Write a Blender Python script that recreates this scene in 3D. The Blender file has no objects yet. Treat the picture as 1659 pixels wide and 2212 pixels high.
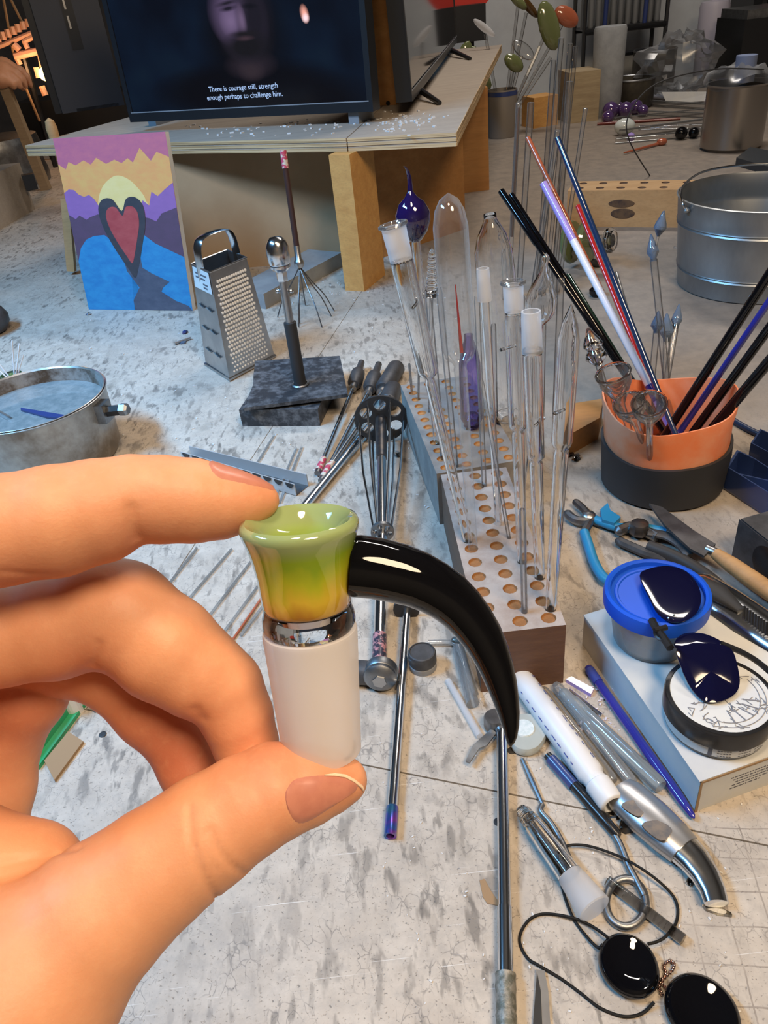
import bpy, bmesh, math, random
import numpy as np
from mathutils import Vector, Matrix
random.seed(7); rng = np.random.default_rng(7)
S = bpy.context.scene
COL = S.collection
# ------------------------------------------------------------------ camera, world, lights, exposure
F, CX, CY, CAM_H = 1661.0, 829.5, 1106.0, 0.5          # focal length in pixels of the 1659 x 2212 frame; camera half a metre above the bench
PITCH, ROLL = math.radians(34.5), math.radians(6.6)
_R = Vector((1, 0, 0)); _U = Vector((0, math.sin(PITCH), math.cos(PITCH))); FWD = Vector((0, math.cos(PITCH), -math.sin(PITCH)))
RGT = _R * math.cos(ROLL) - _U * math.sin(ROLL)
UPV = _R * math.sin(ROLL) + _U * math.cos(ROLL)
EYE = Vector((0, 0, CAM_H))
cd = bpy.data.cameras.new('camera'); cam = bpy.data.objects.new('camera', cd); COL.objects.link(cam)
cam.matrix_world = Matrix(((RGT.x, UPV.x, -FWD.x, EYE.x), (RGT.y, UPV.y, -FWD.y, EYE.y), (RGT.z, UPV.z, -FWD.z, EYE.z), (0, 0, 0, 1)))
cd.sensor_fit = 'HORIZONTAL'; cd.sensor_width = 36; cd.lens = 36 * F / 1659; cd.clip_start = 0.01
S.camera = cam
W = bpy.data.worlds.new('world'); S.world = W; W.use_nodes = True
W.node_tree.nodes['Background'].inputs[0].default_value = (0.75, 0.86, 1.0, 1)
W.node_tree.nodes['Background'].inputs[1].default_value = 0.12
def area(name, loc, to, size, energy, color, sy=None):
    l = bpy.data.lights.new(name, 'AREA'); l.energy = energy; l.color = color; l.size = size
    l.shape = 'RECTANGLE' if sy else 'DISK'
    if sy: l.size_y = sy
    o = bpy.data.objects.new(name, l); COL.objects.link(o); o.location = loc
    o.rotation_euler = (Vector(to) - Vector(loc)).to_track_quat('-Z', 'Y').to_euler()
    return o
area('warm_bench_lamp', (-0.05, 0.10, 1.75), (0.0, 0.16, 0.3), 0.26, 10.5, (1.0, 0.75, 0.49))
area('warm_bench_lamp', (0.55, -0.45, 1.68), (0.05, 0.20, 0.2), 0.60, 28, (1.0, 0.77, 0.52))
cool = area('cool_shop_lamp', (-1.15, 0.75, 1.45), (-0.38, 1.10, 0.0), 1.1, 17, (0.22, 0.56, 1.0), 0.16); cool.data.spread = math.radians(95)
area('far_bench_fill', (0.9, 2.5, 2.3), (0.7, 2.2, 0.0), 1.2, 30, (1.0, 0.92, 0.84), 0.2)  # unseen lamp added to brighten the far right of the bench
S.view_settings.view_transform = 'Standard'; S.view_settings.look = 'None'
S.view_settings.exposure = 0.08; S.view_settings.gamma = 1.0; S.view_settings.use_curve_mapping = False
S.cycles.max_bounces = 14; S.cycles.transparent_max_bounces = 40; S.cycles.transmission_bounces = 10
S.cycles.sample_clamp_indirect = 4.0; S.cycles.caustics_refractive = False; S.cycles.caustics_reflective = False

# ------------------------------------------------------------------ measuring helpers (photo pixel -> real place)
def ray(px, py): return FWD + RGT * ((px - CX) / F) - UPV * ((py - CY) / F)
def C(px, py, d): return EYE + ray(px, py) * d                       # d metres along the view axis
def G(px, py, z=0.0):                                                # on the level plane at height z
    v = ray(px, py); return EYE + v * ((z - CAM_H) / v.z)
def Y(px, py, y):                                                    # on the upright plane at distance y
    v = ray(px, py); return EYE + v * (y / v.y)
def V(*a): return Vector(a)
# ------------------------------------------------------------------ materials
def new_mat(name):
    m = bpy.data.materials.new(name); m.use_nodes = True
    nt = m.node_tree; return m, nt, nt.nodes['Principled BSDF']
def N(nt, t, **kw):
    n = nt.nodes.new(t)
    for k, v in kw.items():
        if k.startswith('i_'):
            key = k[2:]; n.inputs[int(key) if key.isdigit() else key].default_value = v
        else: setattr(n, k, v)
    return n
def L(nt, a, b): nt.links.new(a, b)
def mapped(nt, scale=(1, 1, 1), rot=(0, 0, 0), coord='Object'):
    t = N(nt, 'ShaderNodeTexCoord'); m = N(nt, 'ShaderNodeMapping')
    m.inputs['Scale'].default_value = scale; m.inputs['Rotation'].default_value = rot
    L(nt, t.outputs[coord], m.inputs[0]); return m.outputs[0]
def ramp(nt, src, stops):
    r = N(nt, 'ShaderNodeValToRGB'); e = r.color_ramp.elements
    while len(e) < len(stops): e.new(0.5)
    for k, (p, c) in enumerate(stops):
        e[k].position = p; e[k].color = (c, c, c, 1) if isinstance(c, (int, float)) else (*c, 1)
    L(nt, src, r.inputs[0]); return r.outputs[0]
def noise(nt, vec, scale, detail=4, rough=0.6):
    n = N(nt, 'ShaderNodeTexNoise'); n.inputs['Scale'].default_value = scale; n.inputs['Detail'].default_value = detail; n.inputs['Roughness'].default_value = rough
    if vec is not None: L(nt, vec, n.inputs['Vector'])
    return n.outputs['Fac']
def mix(nt, fac, a, b, mode='MIX'):
    m = N(nt, 'ShaderNodeMix', data_type='RGBA', blend_type=mode)
    for i, s in ((0, fac), (6, a), (7, b)):
        if hasattr(s, 'node'): L(nt, s, m.inputs[i])
        elif isinstance(s, (int, float)): m.inputs[i].default_value = s if i == 0 else (s, s, s, 1)
        else: m.inputs[i].default_value = (*s, 1)
    return m.outputs[2]
def bump(nt, p, h, strength=0.3, dist=0.001):
    b = N(nt, 'ShaderNodeBump'); b.inputs['Strength'].default_value = strength; b.inputs['Distance'].default_value = dist
    L(nt, h, b.inputs['Height']); L(nt, b.outputs[0], p.inputs['Normal'])
def mat(name, col, rough=0.5, metal=0.0, col2=None, ns=40, lo=0.4, hi=0.6, stretch=(1, 1, 1), bs=0.0, bscale=200, spec=0.5, coat=0.0, rot=(0, 0, 0)):
    m, nt, p = new_mat(name)
    p.inputs['Base Color'].default_value = (*col, 1); p.inputs['Roughness'].default_value = rough; p.inputs['Metallic'].default_value = metal
    p.inputs['Specular IOR Level'].default_value = spec; p.inputs['Coat Weight'].default_value = coat
    if col2:
        v = mapped(nt, stretch, rot); f = ramp(nt, noise(nt, v, ns, 5, 0.65), ((lo, 0.0), (hi, 1.0)))
        L(nt, mix(nt, f, col, col2), p.inputs['Base Color'])
    if bs: bump(nt, p, noise(nt, mapped(nt, stretch, rot), bscale, 3), bs)
    return m
def thin_glass(name, tint=(0.97, 0.975, 0.98), edge=(0.86, 0.88, 0.90), gloss=1.0, rough=0.03, veil=0.40, base=0.04):
    # thin blown wall: see-through face on, reflective at the grazing edge, with a pale veil painted for refracted light
    m, nt, p = new_mat(name); nt.nodes.remove(p); out = nt.nodes['Material Output']
    lw = N(nt, 'ShaderNodeLayerWeight', i_Blend=0.35); fr = N(nt, 'ShaderNodeFresnel', i_IOR=1.5)
    tr = N(nt, 'ShaderNodeBsdfTransparent'); L(nt, ramp(nt, lw.outputs['Facing'], ((0.0, tint), (0.45, tint), (0.95, edge))), tr.inputs[0])
    df = N(nt, 'ShaderNodeBsdfDiffuse'); tl = N(nt, 'ShaderNodeBsdfTranslucent'); c = tuple(min(1, 0.35 + 0.65 * x) for x in edge) if min(edge) > .5 else edge
    df.inputs[0].default_value = (*c, 1); tl.inputs[0].default_value = (*c, 1); a = N(nt, 'ShaderNodeMixShader'); a.inputs[0].default_value = 0.5; L(nt, df.outputs[0], a.inputs[1]); L(nt, tl.outputs[0], a.inputs[2])
    v = N(nt, 'ShaderNodeMixShader'); L(nt, ramp(nt, lw.outputs['Facing'], ((0.25, base), (0.6, max(base, veil * .5)), (0.9, veil))), v.inputs[0]); L(nt, tr.outputs[0], v.inputs[1]); L(nt, a.outputs[0], v.inputs[2])
    gl = N(nt, 'ShaderNodeBsdfGlossy'); gl.inputs['Roughness'].default_value = rough
    mu = N(nt, 'ShaderNodeMath', operation='MULTIPLY_ADD', use_clamp=True); L(nt, fr.outputs[0], mu.inputs[0]); mu.inputs[1].default_value = gloss * 0.8; mu.inputs[2].default_value = 0.07
    mx = N(nt, 'ShaderNodeMixShader'); L(nt, mu.outputs[0], mx.inputs[0]); L(nt, v.outputs[0], mx.inputs[1]); L(nt, gl.outputs[0], mx.inputs[2])
    L(nt, mx.outputs[0], out.inputs[0]); return m
def frosted(name, col=(0.86, 0.87, 0.88), alpha=0.3):
    m, nt, p = new_mat(name); out = nt.nodes['Material Output']
    p.inputs['Base Color'].default_value = (*col, 1); p.inputs['Roughness'].default_value = 0.55
    tl = N(nt, 'ShaderNodeBsdfTranslucent'); tl.inputs[0].default_value = (*col, 1)
    a = N(nt, 'ShaderNodeMixShader'); a.inputs[0].default_value = 0.5; L(nt, p.outputs[0], a.inputs[1]); L(nt, tl.outputs[0], a.inputs[2])
    t = N(nt, 'ShaderNodeBsdfTransparent'); b = N(nt, 'ShaderNodeMixShader'); b.inputs[0].default_value = alpha
    L(nt, a.outputs[0], b.inputs[1]); L(nt, t.outputs[0], b.inputs[2]); L(nt, b.outputs[0], out.inputs[0]); return m
def clear(name, col=(1, 1, 1), rough=0.0, ior=1.47):
    m, nt, p = new_mat(name); p.inputs['Base Color'].default_value = (*col, 1); p.inputs['Roughness'].default_value = rough
    p.inputs['Transmission Weight'].default_value = 1; p.inputs['IOR'].default_value = ior; return m
def glow(name, col, e):
    m, nt, p = new_mat(name); p.inputs['Emission Color'].default_value = (*col, 1); p.inputs['Emission Strength'].default_value = e
    p.inputs['Base Color'].default_value = (*[c * .3 for c in col], 1); return m
def wood(name, a, b, rot=(0, 0, 0), sc=14, rough=0.6, stretch=(1, 9, 9)):
    m, nt, p = new_mat(name); v = mapped(nt, stretch, rot); n1 = noise(nt, v, sc, 6, 0.6); n2 = noise(nt, v, sc * 5, 3, 0.5)
    c = mix(nt, ramp(nt, n1, ((0.3, 0.0), (0.7, 1.0))), a, b); c = mix(nt, ramp(nt, n2, ((0.45, 0.0), (0.75, 0.35))), c, tuple(x * .55 for x in a))
    L(nt, c, p.inputs['Base Color']); p.inputs['Roughness'].default_value = rough; bump(nt, p, n2, 0.15); return m
M = {}
# ------------------------------------------------------------------ mesh building (world coordinates, one object per call of build)
class MB:
    def __init__(s): s.v = []; s.f = []; s.m = []; s.cur = 0
    def add(s, vs, fs):
        n = len(s.v); s.v += [tuple(p) for p in vs]; s.f += [tuple(i + n for i in f) for f in fs]; s.m += [s.cur] * len(fs); return s
    def box(s, c, size, rz=0.0, R=None):
        R = R or Matrix.Rotation(rz, 3, 'Z'); c = Vector(c); h = [x / 2 for x in size]
        vs = [c + R @ Vector((x * h[0], y * h[1], z * h[2])) for z in (-1, 1) for x, y in ((-1, -1), (1, -1), (1, 1), (-1, 1))]
        return s.hexa(vs)
    def hexa(s, vs):                                                 # four bottom corners then four top ones
        return s.add(vs, [(3, 2, 1, 0), (4, 5, 6, 7)] + [(i, (i + 1) % 4, 4 + (i + 1) % 4, 4 + i) for i in range(4)])
    def slab(s, pts, h, up=(0, 0, 1)):                               # polygon thickened by h along up
        n = len(pts); up = Vector(up); vs = [Vector(p) for p in pts] + [Vector(p) + up * h for p in pts]
        return s.add(vs, [tuple(range(n - 1, -1, -1)), tuple(range(n, 2 * n))] + [(i, (i + 1) % n, n + (i + 1) % n, n + i) for i in range(n)])
    def rings(s, rs, n, cap0=True, cap1=True, closed=False):
        vs = [p for r in rs for p in r]; fs = []; k = len(rs)
        for j in range(k if closed else k - 1):
            a, b = j * n, ((j + 1) % k) * n
            fs += [(a + i, a + (i + 1) % n, b + (i + 1) % n, b + i) for i in range(n)]
        if not closed:
            if cap0: fs.append(tuple(range(n - 1, -1, -1)))
            if cap1: fs.append(tuple((k - 1) * n + i for i in range(n)))
        return s.add(vs, fs)
    def tube(s, pts, r, n=10, caps=True, closed=False, flat=1.0, up=None):
        pts = [Vector(p) for p in pts]; k = len(pts); rr = list(r) if hasattr(r, '__len__') else [r] * k; out = []; a = None
        for i, p in enumerate(pts):
            if closed: t = pts[(i + 1) % k] - pts[i - 1]
            else: t = pts[min(i + 1, k - 1)] - pts[max(i - 1, 0)]
            t.normalize()
            if a is None: a = Vector(up) if up is not None else t.orthogonal()
            a = (a - t * a.dot(t)).normalized(); b = t.cross(a)
            out.append([p + (a * math.cos(q) * flat + b * math.sin(q)) * rr[i] for q in (2 * math.pi * j / n for j in range(n))])
        return s.rings(out, n, caps, caps, closed)
    def lathe(s, prof, n=24, T=None, a0=0.0, caps=True):                        # (radius, height) pairs round the z axis of T; a tiny radius closes an end
        T = T or Matrix.Identity(4); out = []
        for r, z in prof: out.append([T @ Vector((max(r, 1e-6) * math.cos(q + a0), max(r, 1e-6) * math.sin(q + a0), z)) for q in (2 * math.pi * j / n for j in range(n))])
        return s.rings(out, n, caps and prof[0][0] > 1e-6, caps and prof[-1][0] > 1e-6)
    def ball(s, c, r, n=12, sc=(1, 1, 1), R=None):
        T = Matrix.Translation(Vector(c)) @ (R.to_4x4() if R else Matrix.Identity(4)) @ Matrix.Diagonal((*sc, 1)); k = max(5, n // 2)
        return s.lathe([(r * math.sin(math.pi * i / k), -r * math.cos(math.pi * i / k)) for i in range(k + 1)], n, T)
WL = {}
def build(name, mb, m, parent=None, smooth=True, ang=40, org=None):
    me = bpy.data.meshes.new(name)
    if parent is not None: o0 = WL[parent]
    elif org is not None: o0 = Vector(org)
    else:
        a = np.array(mb.v); o0 = Vector((a[:, 0].mean(), a[:, 1].mean(), a[:, 2].min()))
    vs = (np.array(mb.v, dtype=float) - np.array(o0)).tolist()
    me.from_pydata(vs, [], mb.f)
    for x in (m if isinstance(m, (list, tuple)) else [m]): me.materials.append(x if not isinstance(x, str) else M[x])
    if any(mb.m): me.polygons.foreach_set('material_index', mb.m)
    bm = bmesh.new(); bm.from_mesh(me); bmesh.ops.remove_doubles(bm, verts=bm.verts, dist=2e-7); bmesh.ops.recalc_face_normals(bm, faces=bm.faces)
    if smooth:
        ca = math.cos(math.radians(ang))
        for f in bm.faces: f.smooth = True
        for e in bm.edges:
            if len(e.link_faces) == 2 and e.link_faces[0].normal.dot(e.link_faces[1].normal) < ca: e.smooth = False
    bm.to_mesh(me); bm.free()
    o = bpy.data.objects.new(name, me); COL.objects.link(o)
    if parent is not None: o.parent = parent
    else: o.location = o0
    WL[o] = o0
    return o
def tag(o, label=None, cat=None, group=None, kind=None):
    for k, v in (('label', label), ('category', cat), ('group', group), ('kind', kind)):
        if v: o[k] = v
    return o
def thing(name, label, cat, loc, group=None):
    o = bpy.data.objects.new(name, None); COL.objects.link(o); o.location = loc; o.empty_display_size = 0.02; WL[o] = Vector(loc)
    return tag(o, label, cat, group)
def frame(p, q, x=None):                                             # z axis from p to q, origin p
    p, q = Vector(p), Vector(q); z = (q - p).normalized(); x = Vector(x) if x is not None else z.orthogonal(); x = (x - z * x.dot(z)).normalized(); y = z.cross(x)
    return Matrix(((x.x, y.x, z.x, p.x), (x.y, y.y, z.y, p.y), (x.z, y.z, z.z, p.z), (0, 0, 0, 1)))
def smooth_path(pts, k=6, closed=False):                             # Catmull-Rom through the points
    pts = [Vector(p) for p in pts]; n = len(pts); out = []
    for i in range(n if closed else n - 1):
        g = (lambda j: pts[j % n]) if closed else (lambda j: pts[min(max(j, 0), n - 1)])
        a, b, c, d = g(i - 1), g(i), g(i + 1), g(i + 2)
        for t in (q / k for q in range(k)):
            out.append(0.5 * ((2 * b) + (c - a) * t + (2 * a - 5 * b + 4 * c - d) * t * t + (3 * b - a - 3 * c + d) * t ** 3))
    if not closed: out.append(pts[-1])
    return out
# ------------------------------------------------------------------ room
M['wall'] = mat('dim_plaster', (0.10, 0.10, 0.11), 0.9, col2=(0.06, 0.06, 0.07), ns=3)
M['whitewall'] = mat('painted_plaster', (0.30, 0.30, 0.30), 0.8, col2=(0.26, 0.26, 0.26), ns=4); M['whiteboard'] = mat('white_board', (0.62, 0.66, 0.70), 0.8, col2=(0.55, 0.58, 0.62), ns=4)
M['floor'] = mat('concrete', (0.16, 0.15, 0.14), 0.8, col2=(0.1, 0.1, 0.1), ns=6)
FZ = -0.78
def struct(name, c, s, m): return tag(build(name, MB().box(c, s), m, smooth=False), kind='structure')
struct('floor', (0, 1.9, FZ - 0.05), (6.4, 7.0, 0.1), 'floor')
struct('ceiling', (0, 1.9, 2.65), (6.4, 7.0, 0.1), 'whitewall')
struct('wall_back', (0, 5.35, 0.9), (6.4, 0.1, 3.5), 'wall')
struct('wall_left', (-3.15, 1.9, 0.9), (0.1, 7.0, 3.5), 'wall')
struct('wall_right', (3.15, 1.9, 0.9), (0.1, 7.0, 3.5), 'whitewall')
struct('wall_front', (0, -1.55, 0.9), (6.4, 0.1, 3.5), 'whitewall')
# ------------------------------------------------------------------ the work bench: three worn sheets with open joints
def bench_mat():
    m, nt, p = new_mat('worn_painted_bench')
    v = mapped(nt); n1 = noise(nt, v, 5, 5, 0.6); n2 = noise(nt, v, 28, 5, 0.7); n3 = noise(nt, v, 90, 5, 0.7)
    c = mix(nt, ramp(nt, n1, ((0.35, 0.0), (0.68, 1.0))), (0.50, 0.435, 0.365), (0.37, 0.32, 0.27))
    c = mix(nt, ramp(nt, n2, ((0.42, 0.0), (0.7, 0.7))), c, (0.58, 0.52, 0.45))
    c = mix(nt, ramp(nt, n3, ((0.46, 0.0), (0.66, 0.45))), c, (0.33, 0.30, 0.27))
    patch = ramp(nt, noise(nt, v, 6, 3), ((0.36, 0.12), (0.58, 1.0)))
    for sx, sy, rot, lo, hi, amt, dark in ((70, 26, 20, 0.555, 0.64, 0.75, (0.15, 0.13, 0.11)), (120, 42, 30, 0.58, 0.66, 0.7, (0.12, 0.105, 0.09)), (34, 22, 12, 0.60, 0.72, 0.55, (0.20, 0.175, 0.14))):
        st = noise(nt, mapped(nt, (sx, sy, 20), (0, 0, math.radians(rot))), 1.0, 3, 0.5)
        sm = N(nt, 'ShaderNodeMath', operation='MULTIPLY'); L(nt, ramp(nt, st, ((lo, 0.0), (hi, amt))), sm.inputs[0]); L(nt, patch, sm.inputs[1]); c = mix(nt, sm.outputs[0], c, dark)
    # fine dark crackle of the worn paint
    vo = N(nt, 'ShaderNodeTexVoronoi', feature='DISTANCE_TO_EDGE'); vo.inputs['Scale'].default_value = 1.0
    wv = N(nt, 'ShaderNodeVectorMath', operation='ADD'); nz_ = N(nt, 'ShaderNodeTexNoise'); nz_.inputs['Scale'].default_value = 60; L(nt, v, nz_.inputs['Vector'])
    sc_ = N(nt, 'ShaderNodeVectorMath', operation='SCALE'); sc_.inputs['Scale'].default_value = 1.6; L(nt, nz_.outputs['Color'], sc_.inputs[0]); L(nt, mapped(nt, (150, 90, 60), (0, 0, math.radians(40))), wv.inputs[0]); L(nt, sc_.outputs[0], wv.inputs[1]); L(nt, wv.outputs[0], vo.inputs['Vector'])
    ck = N(nt, 'ShaderNodeMath', operation='MULTIPLY'); L(nt, ramp(nt, vo.outputs['Distance'], ((0.012, 0.5), (0.045, 0.0))), ck.inputs[0]); L(nt, ramp(nt, noise(nt, v, 34, 3), ((0.50, 0.0), (0.60, 1.0))), ck.inputs[1])
    c = mix(nt, ck.outputs[0], c, (0.10, 0.09, 0.085))
    fl = ramp(nt, noise(nt, mapped(nt, (380, 520, 100), (0, 0, math.radians(30))), 1.0, 4, 0.65), ((0.60, 0.0), (0.68, 0.7)))
    c = mix(nt, fl, c, (0.10, 0.095, 0.09))
    scr = ramp(nt, noise(nt, mapped(nt, (14, 900, 10), (0, 0, math.radians(38))), 1.0, 2, 0.5), ((0.72, 0.0), (0.76, 0.6)))
    c = mix(nt, scr, c, (0.82, 0.81, 0.79))
    scr2 = ramp(nt, noise(nt, mapped(nt, (11, 800, 10), (0, 0, math.radians(-52))), 1.0, 2, 0.5), ((0.72, 0.0), (0.75, 0.5)))
    c = mix(nt, scr2, c, (0.80, 0.79, 0.77))
    # pencilled grid on the near right corner
    t = N(nt, 'ShaderNodeTexCoord'); mp = N(nt, 'ShaderNodeMapping'); mp.inputs['Rotation'].default_value = (0, 0, math.radians(9)); mp.inputs['Scale'].default_value = (44, 44, 44)
    L(nt, t.outputs['Object'], mp.inputs[0])
    wob = N(nt, 'ShaderNodeVectorMath', operation='ADD'); nz = N(nt, 'ShaderNodeTexNoise'); nz.inputs['Scale'].default_value = 30; L(nt, t.outputs['Object'], nz.inputs['Vector'])
    sc = N(nt, 'ShaderNodeVectorMath', operation='SCALE'); sc.inputs['Scale'].default_value = 0.16; L(nt, nz.outputs['Color'], sc.inputs[0]); L(nt, mp.outputs[0], wob.inputs[0]); L(nt, sc.outputs[0], wob.inputs[1])
    sp = N(nt, 'ShaderNodeSeparateXYZ'); L(nt, wob.outputs[0], sp.inputs[0]); ln = None
    for ax in (0, 1):
        fr = N(nt, 'ShaderNodeMath', operation='FRACT'); L(nt, sp.outputs[ax], fr.inputs[0])
        cm = N(nt, 'ShaderNodeMath', operation='COMPARE'); L(nt, fr.outputs[0], cm.inputs[0]); cm.inputs[1].default_value = 0.5; cm.inputs[2].default_value = 0.022
        if ln is None: ln = cm.outputs[0]
        else:
            mx = N(nt, 'ShaderNodeMath', operation='MAXIMUM'); L(nt, ln, mx.inputs[0]); L(nt, cm.outputs[0], mx.inputs[1]); ln = mx.outputs[0]
    sep = N(nt, 'ShaderNodeSeparateXYZ'); L(nt, t.outputs['Object'], sep.inputs[0])
    gx = ramp(nt, sep.outputs[0], ((0.095, 0.0), (0.125, 1.0))); gy = N(nt, 'ShaderNodeMath', operation='LESS_THAN'); L(nt, sep.outputs[1], gy.inputs[0]); gy.inputs[1].default_value = 0.30
    mm = N(nt, 'ShaderNodeMath', operation='MULTIPLY'); L(nt, gx, mm.inputs[0]); L(nt, gy.outputs[0], mm.inputs[1])
    m2 = N(nt, 'ShaderNodeMath', operation='MULTIPLY'); L(nt, mm.outputs[0], m2.inputs[0]); L(nt, ln, m2.inputs[1])
    fade = N(nt, 'ShaderNodeMath', operation='MULTIPLY'); L(nt, m2.outputs[0], fade.inputs[0]); L(nt, ramp(nt, n2, ((0.35, 0.1), (0.65, 0.75))), fade.inputs[1])
    c = mix(nt, fade.outputs[0], c, (0.16, 0.13, 0.11))
    # darker, browner colour towards the back right
    tan = ramp(nt, sep.outputs[0], ((0.02, 0.0), (0.28, 0.95)))
    ty = N(nt, 'ShaderNodeMath', operation='GREATER_THAN'); L(nt, sep.outputs[1], ty.inputs[0]); ty.inputs[1].default_value = 1.0
    tm = N(nt, 'ShaderNodeMath', operation='MULTIPLY'); L(nt, tan, tm.inputs[0]); L(nt, ramp(nt, sep.outputs[1], ((0.5, 0.2), (1.0, 1.0))), tm.inputs[1])
    c = mix(nt, tm.outputs[0], c, mix(nt, ramp(nt, n2, ((0.4, 0.0), (0.62, 1.0))), (0.27, 0.225, 0.185), (0.20, 0.17, 0.145)))
    L(nt, c, p.inputs['Base Color']); p.inputs['Roughness'].default_value = 0.55
    hb = mix(nt, fl, mix(nt, n2, 0.4, 0.7), 0.0); bump(nt, p, hb, 0.45, 0.0012)
    return m
M['bench'] = bench_mat(); M['benchedge'] = wood('bench_legs_wood', (0.4, 0.28, 0.16), (0.3, 0.2, 0.12))
bench = thing('workbench', 'large worn grey painted workbench covered with glassworking tools', 'workbench', (0, 0, FZ))
sl, sr = G(793, 1654), G(1659, 1827); dv = (sr - sl).normalized(); s0 = sl - dv * 1.2; s1 = sr + dv * 1.3; gp = 0.0006; nv = V(-dv.y, dv.x, 0) * gp
f0, f1 = V(s0.x, -0.40, 0), V(s1.x, -0.40, 0)
def sheet(pts): return MB().slab([V(p.x, p.y, -0.022) for p in pts], 0.022)
a2, b2 = G(689, 769), G(751, 675); d2 = (b2 - a2).normalized(); k0 = a2 - d2 * ((a2 - sl).dot(V(-dv.y, dv.x, 0)) / d2.dot(V(-dv.y, dv.x, 0))) + V(0, 0, 0)
k1 = k0 + d2 * ((3.6 - k0.y) / d2.y); gx2 = V(gp, 0, 0)
for pts in ([f0, f1, s1 - nv, s0 - nv], [s0 + nv, k0 + nv - gx2, k1 - gx2, V(-1.5, 3.6, 0), V(-1.5, 2.75, 0), V(-2.0, 2.45, 0), V(-2.0, 0.6, 0)], [k0 + nv + gx2, s1 + nv, V(2.6, 0.3, 0), V(2.6, 3.6, 0), k1 + gx2]):
    o = build('board', sheet(pts), 'bench', bench, smooth=False)
    o.data.transform(Matrix.Translation(V(0, 0, FZ))); o.location = (0, 0, -FZ)    # keep object coordinates equal to bench coordinates
for x in (-1.2, 0, 1.4):
    for y in (0.2, 1.8, 3.3): build('leg', MB().box((x, y, (FZ - 0.022) / 2), (0.09, 0.09, -FZ - 0.022)), 'benchedge', bench, smooth=False)

# ------------------------------------------------------------------ the held glass piece
D0 = 0.150
def cv(x, y, z): return RGT * x + UPV * y - FWD * z                    # camera-side axes: right, up, towards the viewer
ax_up = cv(-0.066, 0.957, 0.283).normalized()
top_c = C(669, 1357, D0 + 0.001)                                      # centre of the frosted joint's upper end
PT = frame(top_c, top_c + ax_up, RGT)
def mmx(prof): return [(r / 1000, z / 1000) for r, z in prof]
def bowl_mat():
    m, nt, p = new_mat('fumed_green_amber_glass'); t = N(nt, 'ShaderNodeTexCoord'); 
    uv = N(nt, 'ShaderNodeAttribute', attribute_name='h'); v = mapped(nt, (110, 110, 45))
    nz = noise(nt, v, 1.3, 3, 0.5); a = N(nt, 'ShaderNodeMath', operation='MULTIPLY_ADD'); L(nt, nz, a.inputs[0]); a.inputs[1].default_value = 0.75; 
    L(nt, uv.outputs['Fac'], a.inputs[2])
    c = ramp(nt, a.outputs[0], ((0.22, (0.34, 0.28, 0.19)), (0.36, (0.46, 0.22, 0.03)), (0.56, (0.64, 0.45, 0.04)), (0.80, (0.44, 0.48, 0.02)), (1.0, (0.27, 0.40, 0.02)), ))
    c2 = ramp(nt, uv.outputs['Fac'], ((0.72, 0.0), (0.88, 1.0)))
    c = mix(nt, c2, c, (0.30, 0.38, 0.17))
    L(nt, c, p.inputs['Base Color']); p.inputs['Roughness'].default_value = 0.06; p.inputs['Coat Weight'].default_value = 1.0
    p.inputs['Subsurface Weight'].default_value = 0.25; p.inputs['Subsurface Radius'].default_value = (1, 0.9, 0.4); p.inputs['Subsurface Scale'].default_value = 0.004
    p.inputs['Transmission Weight'].default_value = 0.12
    return m
M['bowlglass'] = bowl_mat()
M['frost'] = frosted('frosted_ground_glass', (0.93, 0.91, 0.92), 0.28)
M['clear'] = clear('clear_borosilicate')
M['black'] = mat('black_glass', (0.003, 0.003, 0.004), 0.03, spec=0.45)
M['rim'] = clear('pale_green_clear_glass', (0.80, 0.92, 0.70), 0.02)
piece = thing('glass_bowl_piece', 'small green and amber glass bowl with frosted joint and curved black horn handle', 'glass bowl', PT @ V(0, 0, -0.027))
build('frosted_joint', MB().lathe(mmx([(6.6, -27.0), (7.6, -27.6), (8.1, -27.2), (9.35, -0.8), (9.2, 0.0), (8.3, 0.2), (7.6, -1.2), (6.5, -26.6), (6.6, -27.0)]), 64, PT), 'frost', piece)
build('clear_neck', MB().lathe(mmx([(6.2, 0.3), (8.6, 0.3), (9.15, 1.4), (9.0, 3.2), (8.6, 4.4), (8.5, 5.2), (5.5, 5.2), (4.5, 2.2)]), 64, PT), 'clear', piece)
bl = build('colored_bowl', MB().lathe(mmx([(3.0, 4.9), (8.3, 4.9), (8.75, 6.2), (8.9, 9), (9.15, 12), (9.8, 15.5), (10.6, 18.5), (11.2, 20.4), (11.35, 21.4), (11.0, 22.2), (10.2, 22.6), (9.4, 22.2), (8.4, 21.2), (7.0, 19.6), (5.4, 18.6), (2.6, 18.2), (1e-4, 18.1)]), 72, PT), 'bowlglass', piece)
Pi = PT.inverted(); ba = bl.data.attributes.new('h', 'FLOAT', 'POINT')
ba.data.foreach_set('value', [((Pi @ (v.co + WL[bl])).z * 1000 - 5) / 17.0 for v in bl.data.vertices])
hp = [(752, 1222, 66), (775, 1223, 68), (815, 1228, 67), (862, 1239, 65), (900, 1251, 62), (935, 1268, 59), (968, 1289, 56), (996, 1314, 52.5), (1020, 1343, 49), (1041, 1374, 45.5), (1058, 1407, 41.5), (1072, 1441, 37.5), (1083, 1475, 33.5), (1092, 1508, 29), (1099, 1540, 24), (1103, 1568, 18.5), (1104, 1590, 13.5), (1103, 1603, 9), (1102, 1610, 4)]
dh = D0 - 0.0004
hz = [-0.0012 * max(0.0, 1 - i / 7.0) ** 1.3 for i in range(len(hp))]
build('horn_handle', MB().tube([C(x, y, dh + z) for (x, y, r), z in zip(hp, hz)], [r / F * (dh + z) for (_, _, r), z in zip(hp, hz)], 40), 'black', piece)

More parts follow.
